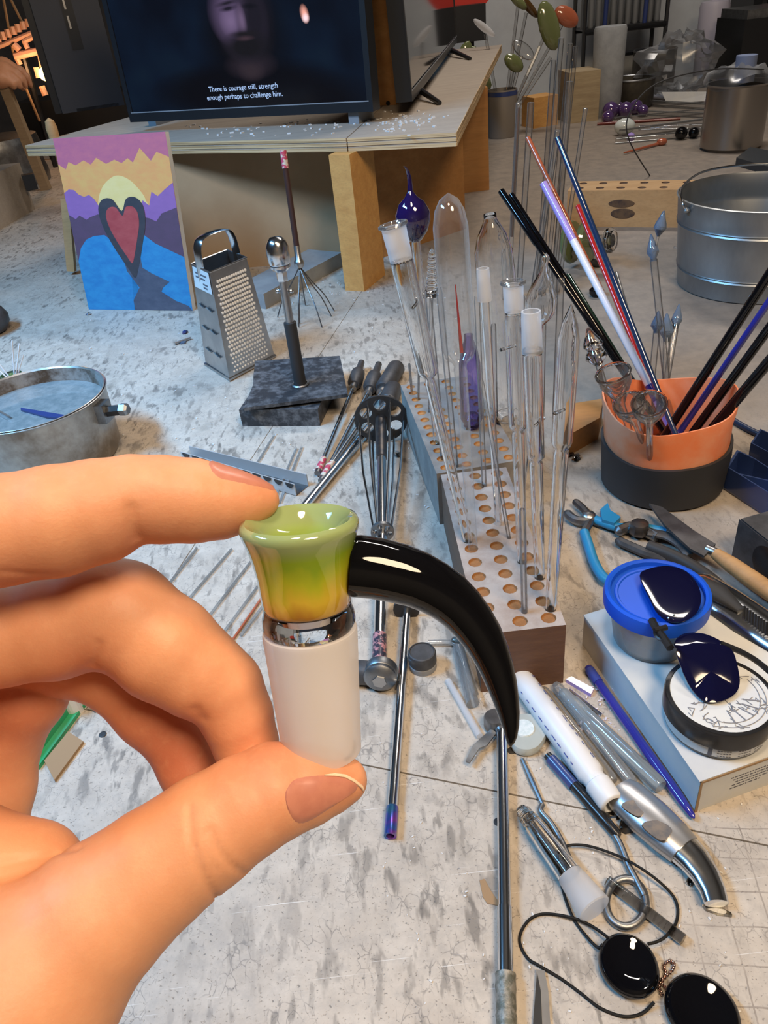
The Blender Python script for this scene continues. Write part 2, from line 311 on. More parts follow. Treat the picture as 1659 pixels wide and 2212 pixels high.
# ------------------------------------------------------------------ the hand: one surface grown around the finger bones
def hp3(px, py, d): return np.array([(px - CX) * d / F, -(py - CY) * d / F, -d])   # mm, camera-side axes
def bone(*a): return [(hp3(x, y, d), r) for x, y, d, r in a]
index = bone((-330, 1225, 133, 13.5), (-120, 1160, 139, 11.6), (0, 1146, 142, 10.2), (120, 1126, 144, 10.35), (215, 1103, 146, 9.75), (285, 1078, 147, 8.25), (350, 1079, 148, 8.3), (420, 1082, 149, 8.0), (480, 1086, 150, 6.9), (530, 1084, 150.5, 5.25), (568, 1081, 151, 3.2))
middle = bone((-330, 1370, 150, 13), (-150, 1372, 155, 11.5), (0, 1372, 158, 10.3), (120, 1352, 160, 10.8), (215, 1324, 161, 11.1), (262, 1328, 161, 11.1), (360, 1402, 162, 10.9), (430, 1453, 163, 9.4), (482, 1487, 164, 8.1), (512, 1548, 165, 7.3), (532, 1610, 166, 6.6), (545, 1665, 167, 5.2))
ring = bone((-330, 1480, 165, 12), (-120, 1420, 172, 10), (20, 1405, 174, 9.2), (150, 1414, 175, 9.3), (245, 1440, 176, 9.3), (335, 1530, 177, 9.0), (385, 1590, 178, 7.8), (412, 1655, 178, 7.2), (435, 1730, 178, 6.0))
pinky = bone((-330, 1560, 172, 11), (-120, 1510, 174, 9), (30, 1494, 176, 8.7), (62, 1500, 176, 8.4), (12, 1590, 180, 8.2), (-2, 1700, 181, 7.9), (-10, 1790, 181, 7.2))
thumb = bone((742, 1686, 156.5, 4.8), (705, 1690, 156, 6.6), (655, 1697, 155, 8.3), (590, 1711, 153.5, 9.6), (525, 1745, 152, 10.1), (447, 1796, 150.5, 11.0), (330, 1882, 148.5, 11.9), (205, 1984, 146, 13.9), (80, 2108, 144, 17.5), (-60, 2220, 141, 21))
wrist = bone((-60, 2220, 141, 21), (-260, 2330, 138, 26), (-480, 2560, 132, 30), (-760, 3000, 118, 33))
palm = bone((-330, 1300, 144, 15), (-420, 1650, 150, 22), (-330, 2000, 148, 24), (-260, 2330, 138, 26))
web = bone((-300, 1800, 158, 16), (0, 1892, 157, 11.5), (60, 1896, 157, 11.3))
def chain_sdf(P, ch, k=1.6):
    d = None
    for (a, ra), (b, rb) in zip(ch[:-1], ch[1:]):
        ab = b - a; t = np.clip(((P - a) @ ab) / (ab @ ab), 0, 1); e = np.linalg.norm(P - a - t[:, None] * ab, axis=1) - (ra + (rb - ra) * t)
        d = e if d is None else smin(d, e, k)
    return d
def smin(a, b, k):
    h = np.clip(0.5 + 0.5 * (b - a) / k, 0, 1); return b * (1 - h) + a * h - k * h * (1 - h)
CREASE = []
def hand_sdf(P):
    t = chain_sdf(P, thumb, 0.8); w = chain_sdf(P, wrist, 6); p = chain_sdf(P, palm, 6); b = chain_sdf(P, web, 2)
    d = smin(smin(w, p, 8), t, 7); d = smin(d, b, 2.2)
    f = chain_sdf(P, index, 1.4); f = smin(f, chain_sdf(P, middle, 2.2), 0.5); f = smin(f, chain_sdf(P, ring, 2.2), 0.4); f = smin(f, chain_sdf(P, pinky, 2.0), 0.4)
    k = np.where(P[:, 0] < -84, 6.0, 0.5); d = smin(d, f, k)
    for pts, dep, wid in CREASE:
        q = None
        for a, c in zip(pts[:-1], pts[1:]):
            ab = c - a; tt = np.clip(((P - a) @ ab) / (ab @ ab + 1e-9), 0, 1); e = ((P - a - tt[:, None] * ab) ** 2).sum(1); q = e if q is None else np.minimum(q, e)
        d = d + dep * np.exp(-q / (wid * wid))
    return d
def trace(O, Dr, n=70):
    t = np.zeros(len(O))
    for _ in range(n): t = t + np.clip(hand_sdf(O + Dr * t[:, None]), -0.5, 30) * 0.9
    return O + Dr * t[:, None], t
def seen(pts):                                                        # pixels -> points on the skin
    Dr = np.array([hp3(x, y, 1.0) for x, y in pts]); Dr /= np.linalg.norm(Dr, axis=1)[:, None]
    p, t = trace(np.tile(hp3(0, 0, 0.0), (len(pts), 1)) + Dr * 90, Dr); return p
def densify(pts, k=5):
    out = []
    for (a, b), (c, d) in zip(pts[:-1], pts[1:]): out += [(a + (c - a) * i / k, b + (d - b) * i / k) for i in range(k)]
    return out + [pts[-1]]
for pts, dep, wid in (([(408, 1745), (411, 1800), (425, 1860), (452, 1918), (470, 1942)], 0.75, 0.6), ([(452, 1792), (470, 1835), (500, 1870), (530, 1889)], 0.75, 0.55),
        ([(284, 1100), (287, 1135), (296, 1162)], 0.55, 1.1), ([(212, 1392), (206, 1420), (200, 1438)], 0.5, 1.0), ([(10, 1235), (60, 1240), (115, 1240)], 0.3, 0.8),
        ([(424, 1535), (434, 1552)], 0.5, 1.4), ([(440, 1800), (447, 1840), (470, 1880)], 0.2, 0.5), ([(0, 1866), (90, 1850), (170, 1832)], 0.5, 0.8)):
    CREASE.append((seen(densify(pts, 3)), dep, wid))
def surface_nets(lo, hi, h):
    ax = [np.arange(a, b, h) for a, b in zip(lo, hi)]; sh = tuple(len(a) for a in ax)
    K = 4; cs = tuple((n + K - 1) // K for n in sh); cg = np.stack(np.meshgrid(*[lo[i] + h * (K * np.arange(cs[i]) + (K - 1) / 2) for i in range(3)], indexing='ij'), -1).reshape(-1, 3)
    cd_ = hand_sdf(cg).reshape(cs); rep = lambda A: A.repeat(K, 0).repeat(K, 1).repeat(K, 2)[:sh[0], :sh[1], :sh[2]]
    D = rep(cd_).astype(np.float32); near = np.argwhere(rep(np.abs(cd_) < h * K * 1.4 + h))
    for i in range(0, len(near), 200000):
        n_ = near[i:i + 200000]; D[tuple(n_.T)] = hand_sdf(np.array(lo) + n_ * h)
    ins = D < 0; c8 = [(i, j, k) for i in (0, 1) for j in (0, 1) for k in (0, 1)]
    cut = lambda A, o: A[o[0]:sh[0] - 1 + o[0], o[1]:sh[1] - 1 + o[1], o[2]:sh[2] - 1 + o[2]]
    cnt = sum(cut(ins, o).astype(int) for o in c8); act = (cnt > 0) & (cnt < 8); idx = np.full(act.shape, -1); idx[act] = np.arange(act.sum())
    pos = np.zeros(act.shape + (3,)); w = np.zeros(act.shape)
    for o in c8:
        for a in range(3):
            if o[a]: continue
            q = list(o); q[a] = 1; A, B = cut(D, o), cut(D, q); m = (A < 0) != (B < 0); t = np.where(m, A / np.where(m, A - B, 1), 0)
            for e in range(3): pos[..., e] += np.where(m, o[e] + (t if e == a else 0), 0)
            w += m
    P = pos[act] / w[act][:, None] + np.argwhere(act); P = P * h + np.array([a[0] for a in ax])
    fs = []
    for a in range(3):
        b, c = (a + 1) % 3, (a + 2) % 3; sl0 = [slice(1, -1)] * 3; sl0[a] = slice(0, -1); sl1 = [slice(1, -1)] * 3; sl1[a] = slice(1, None)
        A, B = ins[tuple(sl0)], ins[tuple(sl1)]; e = np.argwhere(A != B); fl = A[tuple(e.T)]; off = np.ones(3, int); off[a] = 0; e = e + off
        def g(db, dc):
            q = e.copy(); q[:, b] -= db; q[:, c] -= dc; return idx[tuple(q.T)]
        quad = np.stack([g(1, 1), g(0, 1), g(0, 0), g(1, 0)], 1); quad[~fl] = quad[~fl][:, ::-1]; fs.append(quad)
    return P, np.concatenate(fs)
HP, HF = surface_nets((-150, -190, -196), (4, 24, -96), 0.75)
def grad(P, e=0.05): return np.stack([hand_sdf(P + np.eye(3)[i] * e) - hand_sdf(P - np.eye(3)[i] * e) for i in range(3)], 1) / (2 * e)
for _ in range(3):
    g = grad(HP); HP = HP - g * (hand_sdf(HP) / np.maximum((g * g).sum(1), 0.2))[:, None]
AX = np.array([list(RGT), list(UPV), list(-FWD)])
def to_world(P): return P / 1000.0 @ AX + np.array(EYE)
def skin_mat():
    m, nt, p = new_mat('skin'); v = mapped(nt, (1, 1, 1)); n1 = noise(nt, v, 70, 4, 0.6); n2 = noise(nt, v, 1400, 3, 0.6); n3 = noise(nt, v, 420, 3, 0.6)
    at = N(nt, 'ShaderNodeAttribute', attribute_name='flush')
    c = mix(nt, ramp(nt, n1, ((0.35, 0.0), (0.65, 1.0))), (0.66, 0.325, 0.185), (0.62, 0.285, 0.155)); c = mix(nt, at.outputs['Fac'], c, (0.54, 0.17, 0.095))
    c = mix(nt, ramp(nt, n3, ((0.5, 0.0), (0.8, 0.3))), c, (0.72, 0.38, 0.22))
    L(nt, c, p.inputs['Base Color']); p.inputs['Roughness'].default_value = 0.5; p.inputs['Specular IOR Level'].default_value = 0.35
    p.inputs['Subsurface Weight'].default_value = 0.22; p.inputs['Subsurface Radius'].default_value = (1, 0.35, 0.18); p.inputs['Subsurface Scale'].default_value = 0.003
    bump(nt, p, mix(nt, 0.5, n2, n3), 0.35, 0.0003); return m
M['skin'] = skin_mat(); M['nail'] = mat('fingernail', (0.50, 0.205, 0.145), 0.32, col2=(0.46, 0.18, 0.13), ns=300, spec=0.45); M['nailtip'] = mat('nail_free_edge', (0.82, 0.62, 0.45), 0.35)
hm = MB(); hm.v = [tuple(p) for p in to_world(HP)]; hm.f = [tuple(int(i) for i in f) for f in HF]; hm.m = [0] * len(hm.f)
hand = build('hand', hm, 'skin', ang=180)
tag(hand, 'large left hand in front pinching the glass bowl piece between thumb and forefinger', 'hand')
fa = hand.data.attributes.new('flush', 'FLOAT', 'POINT')
co = np.array([(v.co + WL[hand]) for v in hand.data.vertices]); co = ((co - np.array(EYE)) @ AX.T) * 1000
fl = np.zeros(len(co))
for q, rr, s in ((hp3(285, 1160, 146), 9, .5), (hp3(205, 1425, 156), 9, .5), (hp3(590, 1650, 153), 11, .55), (hp3(430, 1560, 163), 10, .5), (hp3(740, 1700, 150), 6, .4), (hp3(40, 1240, 142), 10, .5), (hp3(560, 1085, 148), 6, .3), (hp3(30, 1560, 168), 14, .6), (hp3(380, 1640, 172), 16, .9)):
    fl = np.maximum(fl, s * np.exp(-((co - q) ** 2).sum(1) / rr ** 2))
fa.data.foreach_set('value', fl.astype(np.float32))
def shell(P, nu, nw, th):                                             # a curved plate laid on the skin
    n = grad(P); n /= np.linalg.norm(n, axis=1)[:, None]; edge = np.zeros((nw, nu))
    jj, ii = np.meshgrid(np.arange(nw), np.arange(nu), indexing='ij'); edge = np.minimum.reduce([ii, nu - 1 - ii, jj, nw - 1 - jj])
    T = np.where(edge.ravel() == 0, -0.1, th)[:, None]; A = to_world(P + n * T); B = to_world(P - n * 0.5)
    mb = MB(); k = nu * nw; fs = []
    for j in range(nw - 1):
        for i in range(nu - 1):
            a = j * nu + i; fs += [(a, a + 1, a + nu + 1, a + nu), (k + a + nu, k + a + nu + 1, k + a + 1, k + a)]
    bd = [i for i in range(nu)] + [j * nu + nu - 1 for j in range(1, nw)] + [(nw - 1) * nu + i for i in range(nu - 2, -1, -1)] + [j * nu for j in range(nw - 2, 0, -1)]
    fs += [(a, b, k + b, k + a) for a, b in zip(bd, bd[1:] + bd[:1])]
    mb.add([tuple(p) for p in A] + [tuple(p) for p in B], fs); return mb
def bez(pts, t):
    pts = [np.array(p, float) for p in pts]; n = len(pts) - 1; x = t * n; i = min(int(x), n - 1); f = x - i
    g = lambda j: pts[min(max(j, 0), n)]; a, b, c, d = g(i - 1), g(i), g(i + 1), g(i + 2)
    return 0.5 * (2 * b + (c - a) * f + (2 * a - 5 * b + 4 * c - d) * f * f + (3 * b - a - 3 * c + d) * f ** 3)
up_e = [(616, 1712), (634, 1684), (668, 1674), (705, 1672), (744, 1676), (777, 1697)]
lo_e = [(616, 1722), (622, 1752), (640, 1780), (668, 1776), (712, 1748), (772, 1706)]
px = []
for j in range(11):
    for i in range(17):
        a, b = bez(up_e, i / 16), bez(lo_e, i / 16); px.append(tuple(a + (b - a) * j / 10))
build('fingernail', shell(seen(px), 17, 11, 0.28), 'nail', hand)
ne = seen([(700, 1675), (722, 1674), (744, 1677), (762, 1686), (780, 1699), (783, 1706)]); ng = grad(ne); ne = ne + ng * 0.22
build('nail_edge', MB().tube([tuple(p) for p in to_world(ne)], [.0001, .0003, .00035, .00035, .00035, .0002], 6), 'nailtip', hand)
def index_axis(x):
    d = np.interp(x, [480, 530, 568, 600], [150, 150.5, 151, 151.2]); return hp3(x, np.interp(x, [420, 480, 530, 568, 600], [1082, 1086, 1084, 1081, 1079]), d)
Ps, Dn = [], []
for j in range(11):
    for i in range(15):
        t = i / 14; x = 453 + 116 * t; half = math.radians(62) * math.sqrt(max(0.03, 1 - (1 - min(1, t * 2.6)) ** 2)) * (1 if t < 0.8 else 1 - (t - 0.8) * 1.6)
        ph = math.radians(-4) + half * (1 - j / 5); tilt = max(0.0, t - 0.72) * 3.4
        dv_ = np.array([math.sin(tilt), math.cos(ph) * math.cos(tilt), math.sin(ph) * math.cos(tilt)]); c0 = index_axis(x)
        Ps.append(c0 + dv_ * 14); Dn.append(-dv_)
q, _ = trace(np.array(Ps), np.array(Dn)); build('fingernail', shell(q, 15, 11, 0.25), 'nail', hand)
# ------------------------------------------------------------------ materials of the things
M['ply'] = wood('plywood_face', (0.40, 0.34, 0.28), (0.33, 0.28, 0.235), sc=5, rough=0.7)
M['plyedge'] = mat('plywood_edge', (0.60, 0.43, 0.24), 0.65, col2=(0.36, 0.23, 0.11), ns=1, lo=0.45, hi=0.55, stretch=(3, 3, 330))
M['pine'] = wood('pine_post', (0.64, 0.35, 0.11), (0.52, 0.26, 0.075), rot=(0, math.pi / 2, 0), sc=8)
M['brownply'] = wood('brown_plywood', (0.46, 0.23, 0.075), (0.36, 0.16, 0.045), rot=(0, math.pi / 2, 0), sc=5, stretch=(1, 7, 7))
M['cardboard'] = mat('back_panel', (0.40, 0.27, 0.155), 0.8, col2=(0.36, 0.235, 0.13), ns=6)
M['whitepaint'] = mat('white_paint', (0.66, 0.67, 0.68), 0.6)
M['tvblack'] = mat('tv_black_plastic', (0.012, 0.013, 0.016), 0.35)
M['tvgloss'] = mat('dark_glossy_screen', (0.02, 0.02, 0.022), 0.06, spec=0.7)
M['tvgrey'] = mat('grey_plastic', (0.22, 0.24, 0.27), 0.4)
M['steel'] = mat('chrome_steel', (0.74, 0.76, 0.79), 0.17, 1.0)
M['brushed'] = mat('brushed_steel', (0.50, 0.50, 0.50), 0.34, 1.0, col2=(0.40, 0.40, 0.41), ns=20)
M['dullsteel'] = mat('dull_steel', (0.30, 0.31, 0.32), 0.42, 1.0, col2=(0.22, 0.22, 0.23), ns=60)
M['darksteel'] = mat('dark_steel', (0.12, 0.12, 0.13), 0.4, 0.9, col2=(0.2, 0.17, 0.15), ns=90)
M['graphite'] = mat('graphite', (0.045, 0.045, 0.048), 0.5, 0.2, col2=(0.07, 0.07, 0.075), ns=60)
M['rubber'] = mat('black_rubber', (0.022, 0.022, 0.024), 0.6)
M['plastic'] = mat('black_plastic', (0.015, 0.015, 0.016), 0.25)
M['plate'] = mat('scuffed_black_plate', (0.035, 0.038, 0.045), 0.45, 0.3, col2=(0.20, 0.21, 0.23), ns=70, lo=0.45, hi=0.75)
M['galv'] = mat('galvanised_steel', (0.33, 0.34, 0.345), 0.38, 0.8, col2=(0.24, 0.25, 0.255), ns=9, stretch=(1, 1, 0.4))
M['pot'] = mat('stained_aluminium_pot', (0.42, 0.41, 0.39), 0.38, 0.75, col2=(0.20, 0.17, 0.14), ns=16, lo=0.42, hi=0.66)
M['potin'] = mat('crusted_pot_inside', (0.34, 0.32, 0.30), 0.5, 0.3, col2=(0.10, 0.065, 0.04), ns=34, lo=0.42, hi=0.62, bs=0.4)
M['water'] = mat('murky_water', (0.17, 0.22, 0.24), 0.05, col2=(0.24, 0.29, 0.31), ns=60, bs=0.25, bscale=120, coat=1.0)
M['walnut'] = wood('walnut_block', (0.15, 0.075, 0.042), (0.105, 0.05, 0.03), sc=40, stretch=(1, 1, 5))
M['dustwood'] = mat('dusty_block_top', (0.42, 0.36, 0.32), 0.8, col2=(0.27, 0.20, 0.165), ns=34, lo=0.35, hi=0.7, bs=0.3)
M['greywood'] = mat('dusty_grey_block', (0.27, 0.245, 0.22), 0.8, col2=(0.20, 0.18, 0.165), ns=30, bs=0.2)
M['holewood'] = mat('fresh_hole_wood', (0.42, 0.20, 0.065), 0.75, col2=(0.26, 0.11, 0.035), ns=60)
M['maple'] = wood('light_wood', (0.52, 0.31, 0.14), (0.44, 0.25, 0.105), sc=6)
M['glass'] = thin_glass('clear_tube_glass')
M['glassgrey'] = thin_glass('grey_tube_glass', (0.90, 0.90, 0.90), (0.66, 0.66, 0.67))
M['glasspurple'] = thin_glass('violet_tint_glass', (0.60, 0.52, 0.86), (0.26, 0.20, 0.50))
M['frostjoint'] = frosted('frosted_joint_glass', (0.85, 0.86, 0.89), 0.42)
M['brightglass'] = thin_glass('bright_lying_glass', (.96, .97, .97), (.93, .95, .96), 1.0, .04, .75, .22)  # same glass with a stronger painted veil so lying pieces look brighter
M['cobalt'] = mat('dark_cobalt_glass', (0.012, 0.006, 0.06), 0.04, coat=1.0)
M['bluerod'] = mat('blue_glass_rod', (0.012, 0.03, 0.085), 0.08, coat=1.0)
M['navy'] = mat('navy_plastic', (0.03, 0.05, 0.17), 0.3, coat=0.3)
M['bluebright'] = mat('blue_lid_plastic', (0.010, 0.085, 0.56), 0.42, spec=0.25)
M['bluegrip'] = mat('teal_blue_grip', (0.02, 0.22, 0.44), 0.45)
M['lens'] = mat('dark_blue_lens', (0.004, 0.004, 0.022), 0.06)
M['white'] = mat('white_plastic', (0.66, 0.66, 0.67), 0.4)
M['paper'] = mat('white_card', (0.60, 0.60, 0.58), 0.7, col2=(0.54, 0.55, 0.56), ns=20)
M['ink'] = mat('grey_ink', (0.10, 0.10, 0.12), 0.7)
M['inkblue'] = mat('blue_ink', (0.03, 0.05, 0.28), 0.6)
M['orange'] = mat('orange_silicone', (0.88, 0.24, 0.09), 0.5, col2=(0.88, 0.36, 0.20), ns=14)
M['red'] = mat('red_glass', (0.42, 0.02, 0.02), 0.12, coat=0.5); M['amber'] = mat('amber_red_glass', (0.36, 0.10, 0.05), 0.12, coat=0.5)
M['milk'] = mat('milky_white_glass', (0.72, 0.73, 0.82), 0.15, coat=0.5); M['lilac'] = mat('lilac_glass', (0.36, 0.27, 0.66), 0.15, coat=0.5)
M['indigo'] = mat('indigo_glass', (0.03, 0.03, 0.25), 0.12, coat=0.5); M['olive'] = mat('olive_glass', (0.13, 0.15, 0.06), 0.1, coat=0.7)
M['green'] = mat('green_enamel', (0.03, 0.33, 0.15), 0.4, col2=(0.05, 0.28, 0.14), ns=30); M['darkgreen'] = mat('dark_green_glass', (0.01, 0.035, 0.02), 0.06, coat=1.0)
M['skull'] = mat('pink_patterned_wrap', (0.50, 0.06, 0.12), 0.4, col2=(0.60, 0.55, 0.45), ns=150, lo=0.48, hi=0.52)
M['wrap'] = mat('multicolour_wrap', (0.03, 0.03, 0.05), 0.35, col2=(0.42, 0.20, 0.22), ns=210, lo=0.48, hi=0.54)
M['cord'] = mat('black_cord', (0.010, 0.009, 0.008), 0.6, spec=0.2)
M['tan'] = mat('tan_scrap', (0.30, 0.19, 0.10), 0.8)
def rainbow():
    m, nt, p = new_mat('rainbow_titanium'); v = mapped(nt, (1, 1, 1)); n = noise(nt, v, 60, 2)
    L(nt, ramp(nt, n, ((0.3, (0.05, 0.22, 0.30)), (0.45, (0.06, 0.10, 0.45)), (0.55, (0.25, 0.06, 0.40)), (0.7, (0.10, 0.42, 0.30)))), p.inputs['Base Color'])
    p.inputs['Metallic'].default_value = 0.7; p.inputs['Roughness'].default_value = 0.25; return m
M['rainbow'] = rainbow()
# ------------------------------------------------------------------ plywood shelf for the screens
SZ = 0.25; ST = 0.022
sh = thing('plywood_shelf', 'low plywood shelf on posts carrying the television screens at the back of the bench', 'shelf', V(-0.1, 1.9, 0))
L0, L1, L2 = G(62, 337, SZ), G(752, 327, SZ), G(986, 316, SZ)
e = (L2 - L0).normalized(); bk = V(-e.y, e.x, 0); R2 = G(1083, 112, SZ)
gp = e * 0.0012
build('shelf_board', MB().slab([L0, L1 - gp, L1 - gp + (R2 - L2) * 0.6, L0 + bk * 0.75], ST), 'ply', sh, smooth=False)
build('shelf_board', MB().slab([L1 + gp, L2, R2, L1 + gp + (R2 - L2) * 0.98], ST), 'ply', sh, smooth=False)
ed = MB()
for a, b in ((L0, L1 - gp), (L1 + gp, L2), (L2, R2)):
    d = (b - a).normalized(); nrm = V(d.y, -d.x, 0)
    for k, (z0, z1) in enumerate(((0.0, 0.006), (0.0085, 0.0135), (0.016, 0.022))): ed.slab([a + V(0, 0, z0), b + V(0, 0, z0), b + nrm * 0.0012 + V(0, 0, z0), a + nrm * 0.0012 + V(0, 0, z0)], z1 - z0)
build('ply_edge', ed, 'plyedge', sh, smooth=False)
pb = G(755, 628); ex, ey = e, bk
def upright(name, c, w, d, h, m, parent, z0=0.0):
    p = [c - ex * w / 2, c + ex * w / 2, c + ex * w / 2 + ey * d, c - ex * w / 2 + ey * d]; p = [V(q.x, q.y, z0) for q in p]; return build(name, MB().slab(p, h), m, parent, smooth=False)
upright('post', pb + ex * 0.012, 0.042, 0.10, SZ, 'pine', sh)
a, b = G(828, 556), G(1006, 494)
def panel(name, a, b, t, h, m, parent, z0=0.0):
    d = (b - a).normalized(); n = V(-d.y, d.x, 0) * t; p = [V(q.x, q.y, z0) for q in (a, b, b + n, a + n)]; return build(name, MB().slab(p, h), m, parent, smooth=False)
panel('side_panel', a, b, 0.018, SZ, 'brownply', sh)
panel('side_panel', G(940, 425), G(1057, 410), 0.018, SZ, 'brownply', sh)
c0, c1 = G(380, 590), G(820, 556)
panel('back_panel', c0 - (c1 - c0) * 0.02, c1, 0.012, SZ, 'cardboard', sh)
panel('lit_panel_patch', G(440, 566) - V(0.006, 0.012, 0), G(742, 552) - V(0.006, 0.012, 0), 0.006, 0.085, 'whitepaint', sh)  # pale sheet painted for the lit lower part of the back panel
# chips of glass swept on the shelf
mb = MB()
for i in range(150):
    x, y = rng.normal(870, 40), rng.normal(265, 14)
    if i > 70: x, y = rng.uniform(400, 980), 0; y = 305 - rng.uniform(4, 40) - (x - 400) * 0.03
    q = G(x, y, SZ + ST); s = rng.uniform(0.0012, 0.0042); mb.box(q + V(0, 0, s * 0.3), (s * 2, s, s * 0.6), rng.uniform(0, 3))
tag(build('glass_chips', mb, 'whitepaint', smooth=False), 'tiny glass chips and crumbs scattered on the plywood shelf', 'glass chips', kind='stuff')
slb = MB(); q0, q1 = G(575, 668), G(742, 575); dd = (q1 - q0).normalized(); nn = V(-dd.y, dd.x, 0)
slb.slab([q0, q1, q1 + nn * 0.09, q0 + nn * 0.09], 0.03)
M['slab'] = mat('grey_stone', (0.23, 0.23, 0.235), 0.7, col2=(0.28, 0.28, 0.28), ns=20)
tag(build('stone_slab', slb, 'slab', smooth=False), 'flat dark grey slab lying under the shelf behind the whisk tool', 'slab')
# ------------------------------------------------------------------ screens
def screen(name, label, A, B, z, h, back, scr_m, feet=True, t=0.03):
    A, B = V(A.x, A.y, z), V(B.x, B.y, z); d = (B - A).normalized(); n = V(-d.y, d.x, 0); w = (B - A).length
    tv = thing(name, label, 'television', (A + B) / 2)
    lean = n * (h * 0.03)
    def quad(x0, x1, z0, z1, off): return [A + d * x + V(0, 0, zz) + lean * (zz / h) - n * off for x, zz in ((x0, z0), (x1, z0), (x1, z1), (x0, z1))]
    build('frame', MB().slab(quad(0, w, 0, h, 0), t, n), 'tvblack', tv, smooth=False)
    bz = 0.012; bzm = MB()
    for q in (quad(0, w, 0, 0.017, 0.003), quad(0, w, h - bz, h, 0.003), quad(0, bz, 0.017, h - bz, 0.003), quad(w - bz, w, 0.017, h - bz, 0.003)): bzm.slab(q, 0.0035, n)
    build('bezel', bzm, 'tvblack', tv, smooth=False)
    build('trim_strip', MB().slab(quad(0.008, w - 0.008, 0.0175, 0.0195, 0.0036), 0.001, n), 'tvgrey', tv, smooth=False)
    build('screen', MB().slab(quad(bz, w - bz, 0.0195, h - bz, 0.0008), 0.001, n), scr_m, tv, smooth=False)
    return tv, A, d, n, w, lean, quad
def screen_mat():                                                     # the film frame: soft blobs in metres across (su) and up (sv) the panel
    m, nt, p = new_mat('film_on_screen'); su = N(nt, 'ShaderNodeAttribute', attribute_name='su').outputs['Fac']; sv = N(nt, 'ShaderNodeAttribute', attribute_name='sv').outputs['Fac']
    cb = N(nt, 'ShaderNodeCombineXYZ'); L(nt, su, cb.inputs[0]); L(nt, sv, cb.inputs[1])
    c = ramp(nt, noise(nt, cb.outputs[0], 6, 2), ((0.35, (0.0010, 0.002, 0.006)), (0.55, (0.002, 0.006, 0.016)), (0.8, (0.004, 0.012, 0.024))))
    def blob(x, y, rx, ry, rot, col, soft):
        nonlocal c
        mp = N(nt, 'ShaderNodeMapping', vector_type='TEXTURE'); mp.inputs['Location'].default_value = (x, y, 0); mp.inputs['Scale'].default_value = (rx, ry, 1); mp.inputs['Rotation'].default_value = (0, 0, math.radians(rot)); L(nt, cb.outputs[0], mp.inputs[0])
        ln = N(nt, 'ShaderNodeVectorMath', operation='LENGTH'); L(nt, mp.outputs[0], ln.inputs[0])
        f = ramp(nt, ln.outputs['Value'], ((max(0, 1 - soft) * .5, 1.0), (min(1, (1 + soft) * .5), 0.0))); sc = N(nt, 'ShaderNodeMath', operation='MULTIPLY'); sc.inputs[1].default_value = 0.5; L(nt, ln.outputs['Value'], sc.inputs[0])
        f.node.inputs[0].links and nt.links.remove(f.node.inputs[0].links[0]); L(nt, sc.outputs[0], f.node.inputs[0]); c = mix(nt, f, c, col)
    for x_, y_, rx_, ry_, t_, c_, s_ in FILM: blob(x_ * 1.25 + .012, .065 + (y_ - .065) * .815, rx_ * 1.25, ry_ * .815, t_, c_, s_)
    L(nt, c, p.inputs['Emission Color']); p.inputs['Emission Strength'].default_value = 1.0; p.inputs['Base Color'].default_value = (0.004, 0.004, 0.005, 1); p.inputs['Roughness'].default_value = 0.2
    return m
# x, y, half width, half height, turn, colour, softness
FILM = [(0, .20, .072, .11, 0, (.0016, .0016, .0028), .3), (-.012, .085, .15, .055, 0, (.0013, .0010, .0018), .3), (.03, .06, .19, .06, -4, (.0013, .0010, .0018), .3),
    (.004, .135, .036, .024, 0, (.020, .014, .020), .5), (.004, .122, .018, .016, 0, (.028, .019, .024), .6),
    (-.002, .228, .044, .078, 4, (.026, .019, .034), .2), (-.022, .244, .024, .042, 6, (.10, .068, .14), .7), (-.020, .228, .013, .020, 10, (.16, .11, .21), .8), (.024, .232, .024, .07, 0, (.010, .008, .013), .6),
    (.000, .228, .0055, .022, 3, (.13, .088, .16), .7), (.001, .174, .036, .028, 0, (.007, .006, .007), .45), (.0, .200, .020, .005, 0, (.010, .008, .009), .6), (.001, .191, .012, .004, 0, (.045, .026, .034), .7),
    (-.022, .254, .012, .0048, 4, (.012, .009, .017), .6), (.018, .254, .011, .0048, -4, (.005, .0045, .007), .6), (-.022, .265, .016, .004, 6, (.014, .011, .018), .7),
    (.112, .228, .0050, .013, 12, (.9, .40, .32), .6), (.113, .220, .0045, .007, 8, (1.0, .75, .8), .6)]
M['film'] = screen_mat()
ZT = SZ + ST
tA, tB = G(284, 266, ZT + 0.02), G(808, 243, ZT + 0.02)
tv, A, d, n, w, lean, quad = screen('television', 'wide television on the shelf showing a bearded man with subtitles', tA, tB, ZT + 0.022, 0.40, True, 'film')
for px in (330, 765):
    q = G(px, 272 if px < 500 else 268, ZT); build('foot', MB().slab([q - d * 0.011, q + d * 0.011, q + d * 0.011 + n * 0.07, q - d * 0.011 + n * 0.07], 0.024), 'tvgrey', tv, smooth=False)
def on_screen(px, py):                                               # point of the screen's plane under a pixel
    r = ray(px, py); pn = (n * 1.0 - V(0, 0, (lean.length / 0.40))).normalized(); t = (A - EYE).dot(pn) / r.dot(pn); return EYE + r * t - pn * 0.0012, pn
def emat(name, c, e=1.0, c2=None, ns=20):
    m, nt, p = new_mat(name); p.inputs['Base Color'].default_value = (0.003, 0.003, 0.003, 1); p.inputs['Emission Color'].default_value = (*c, 1); p.inputs['Emission Strength'].default_value = e
    if c2: L(nt, mix(nt, ramp(nt, noise(nt, mapped(nt), ns, 3), ((0.4, 0), (0.6, 1))), c, c2), p.inputs['Emission Color'])
    return m
M['e_text'] = emat('subtitle_text', (0.42, 0.60, 0.95), 1.0)
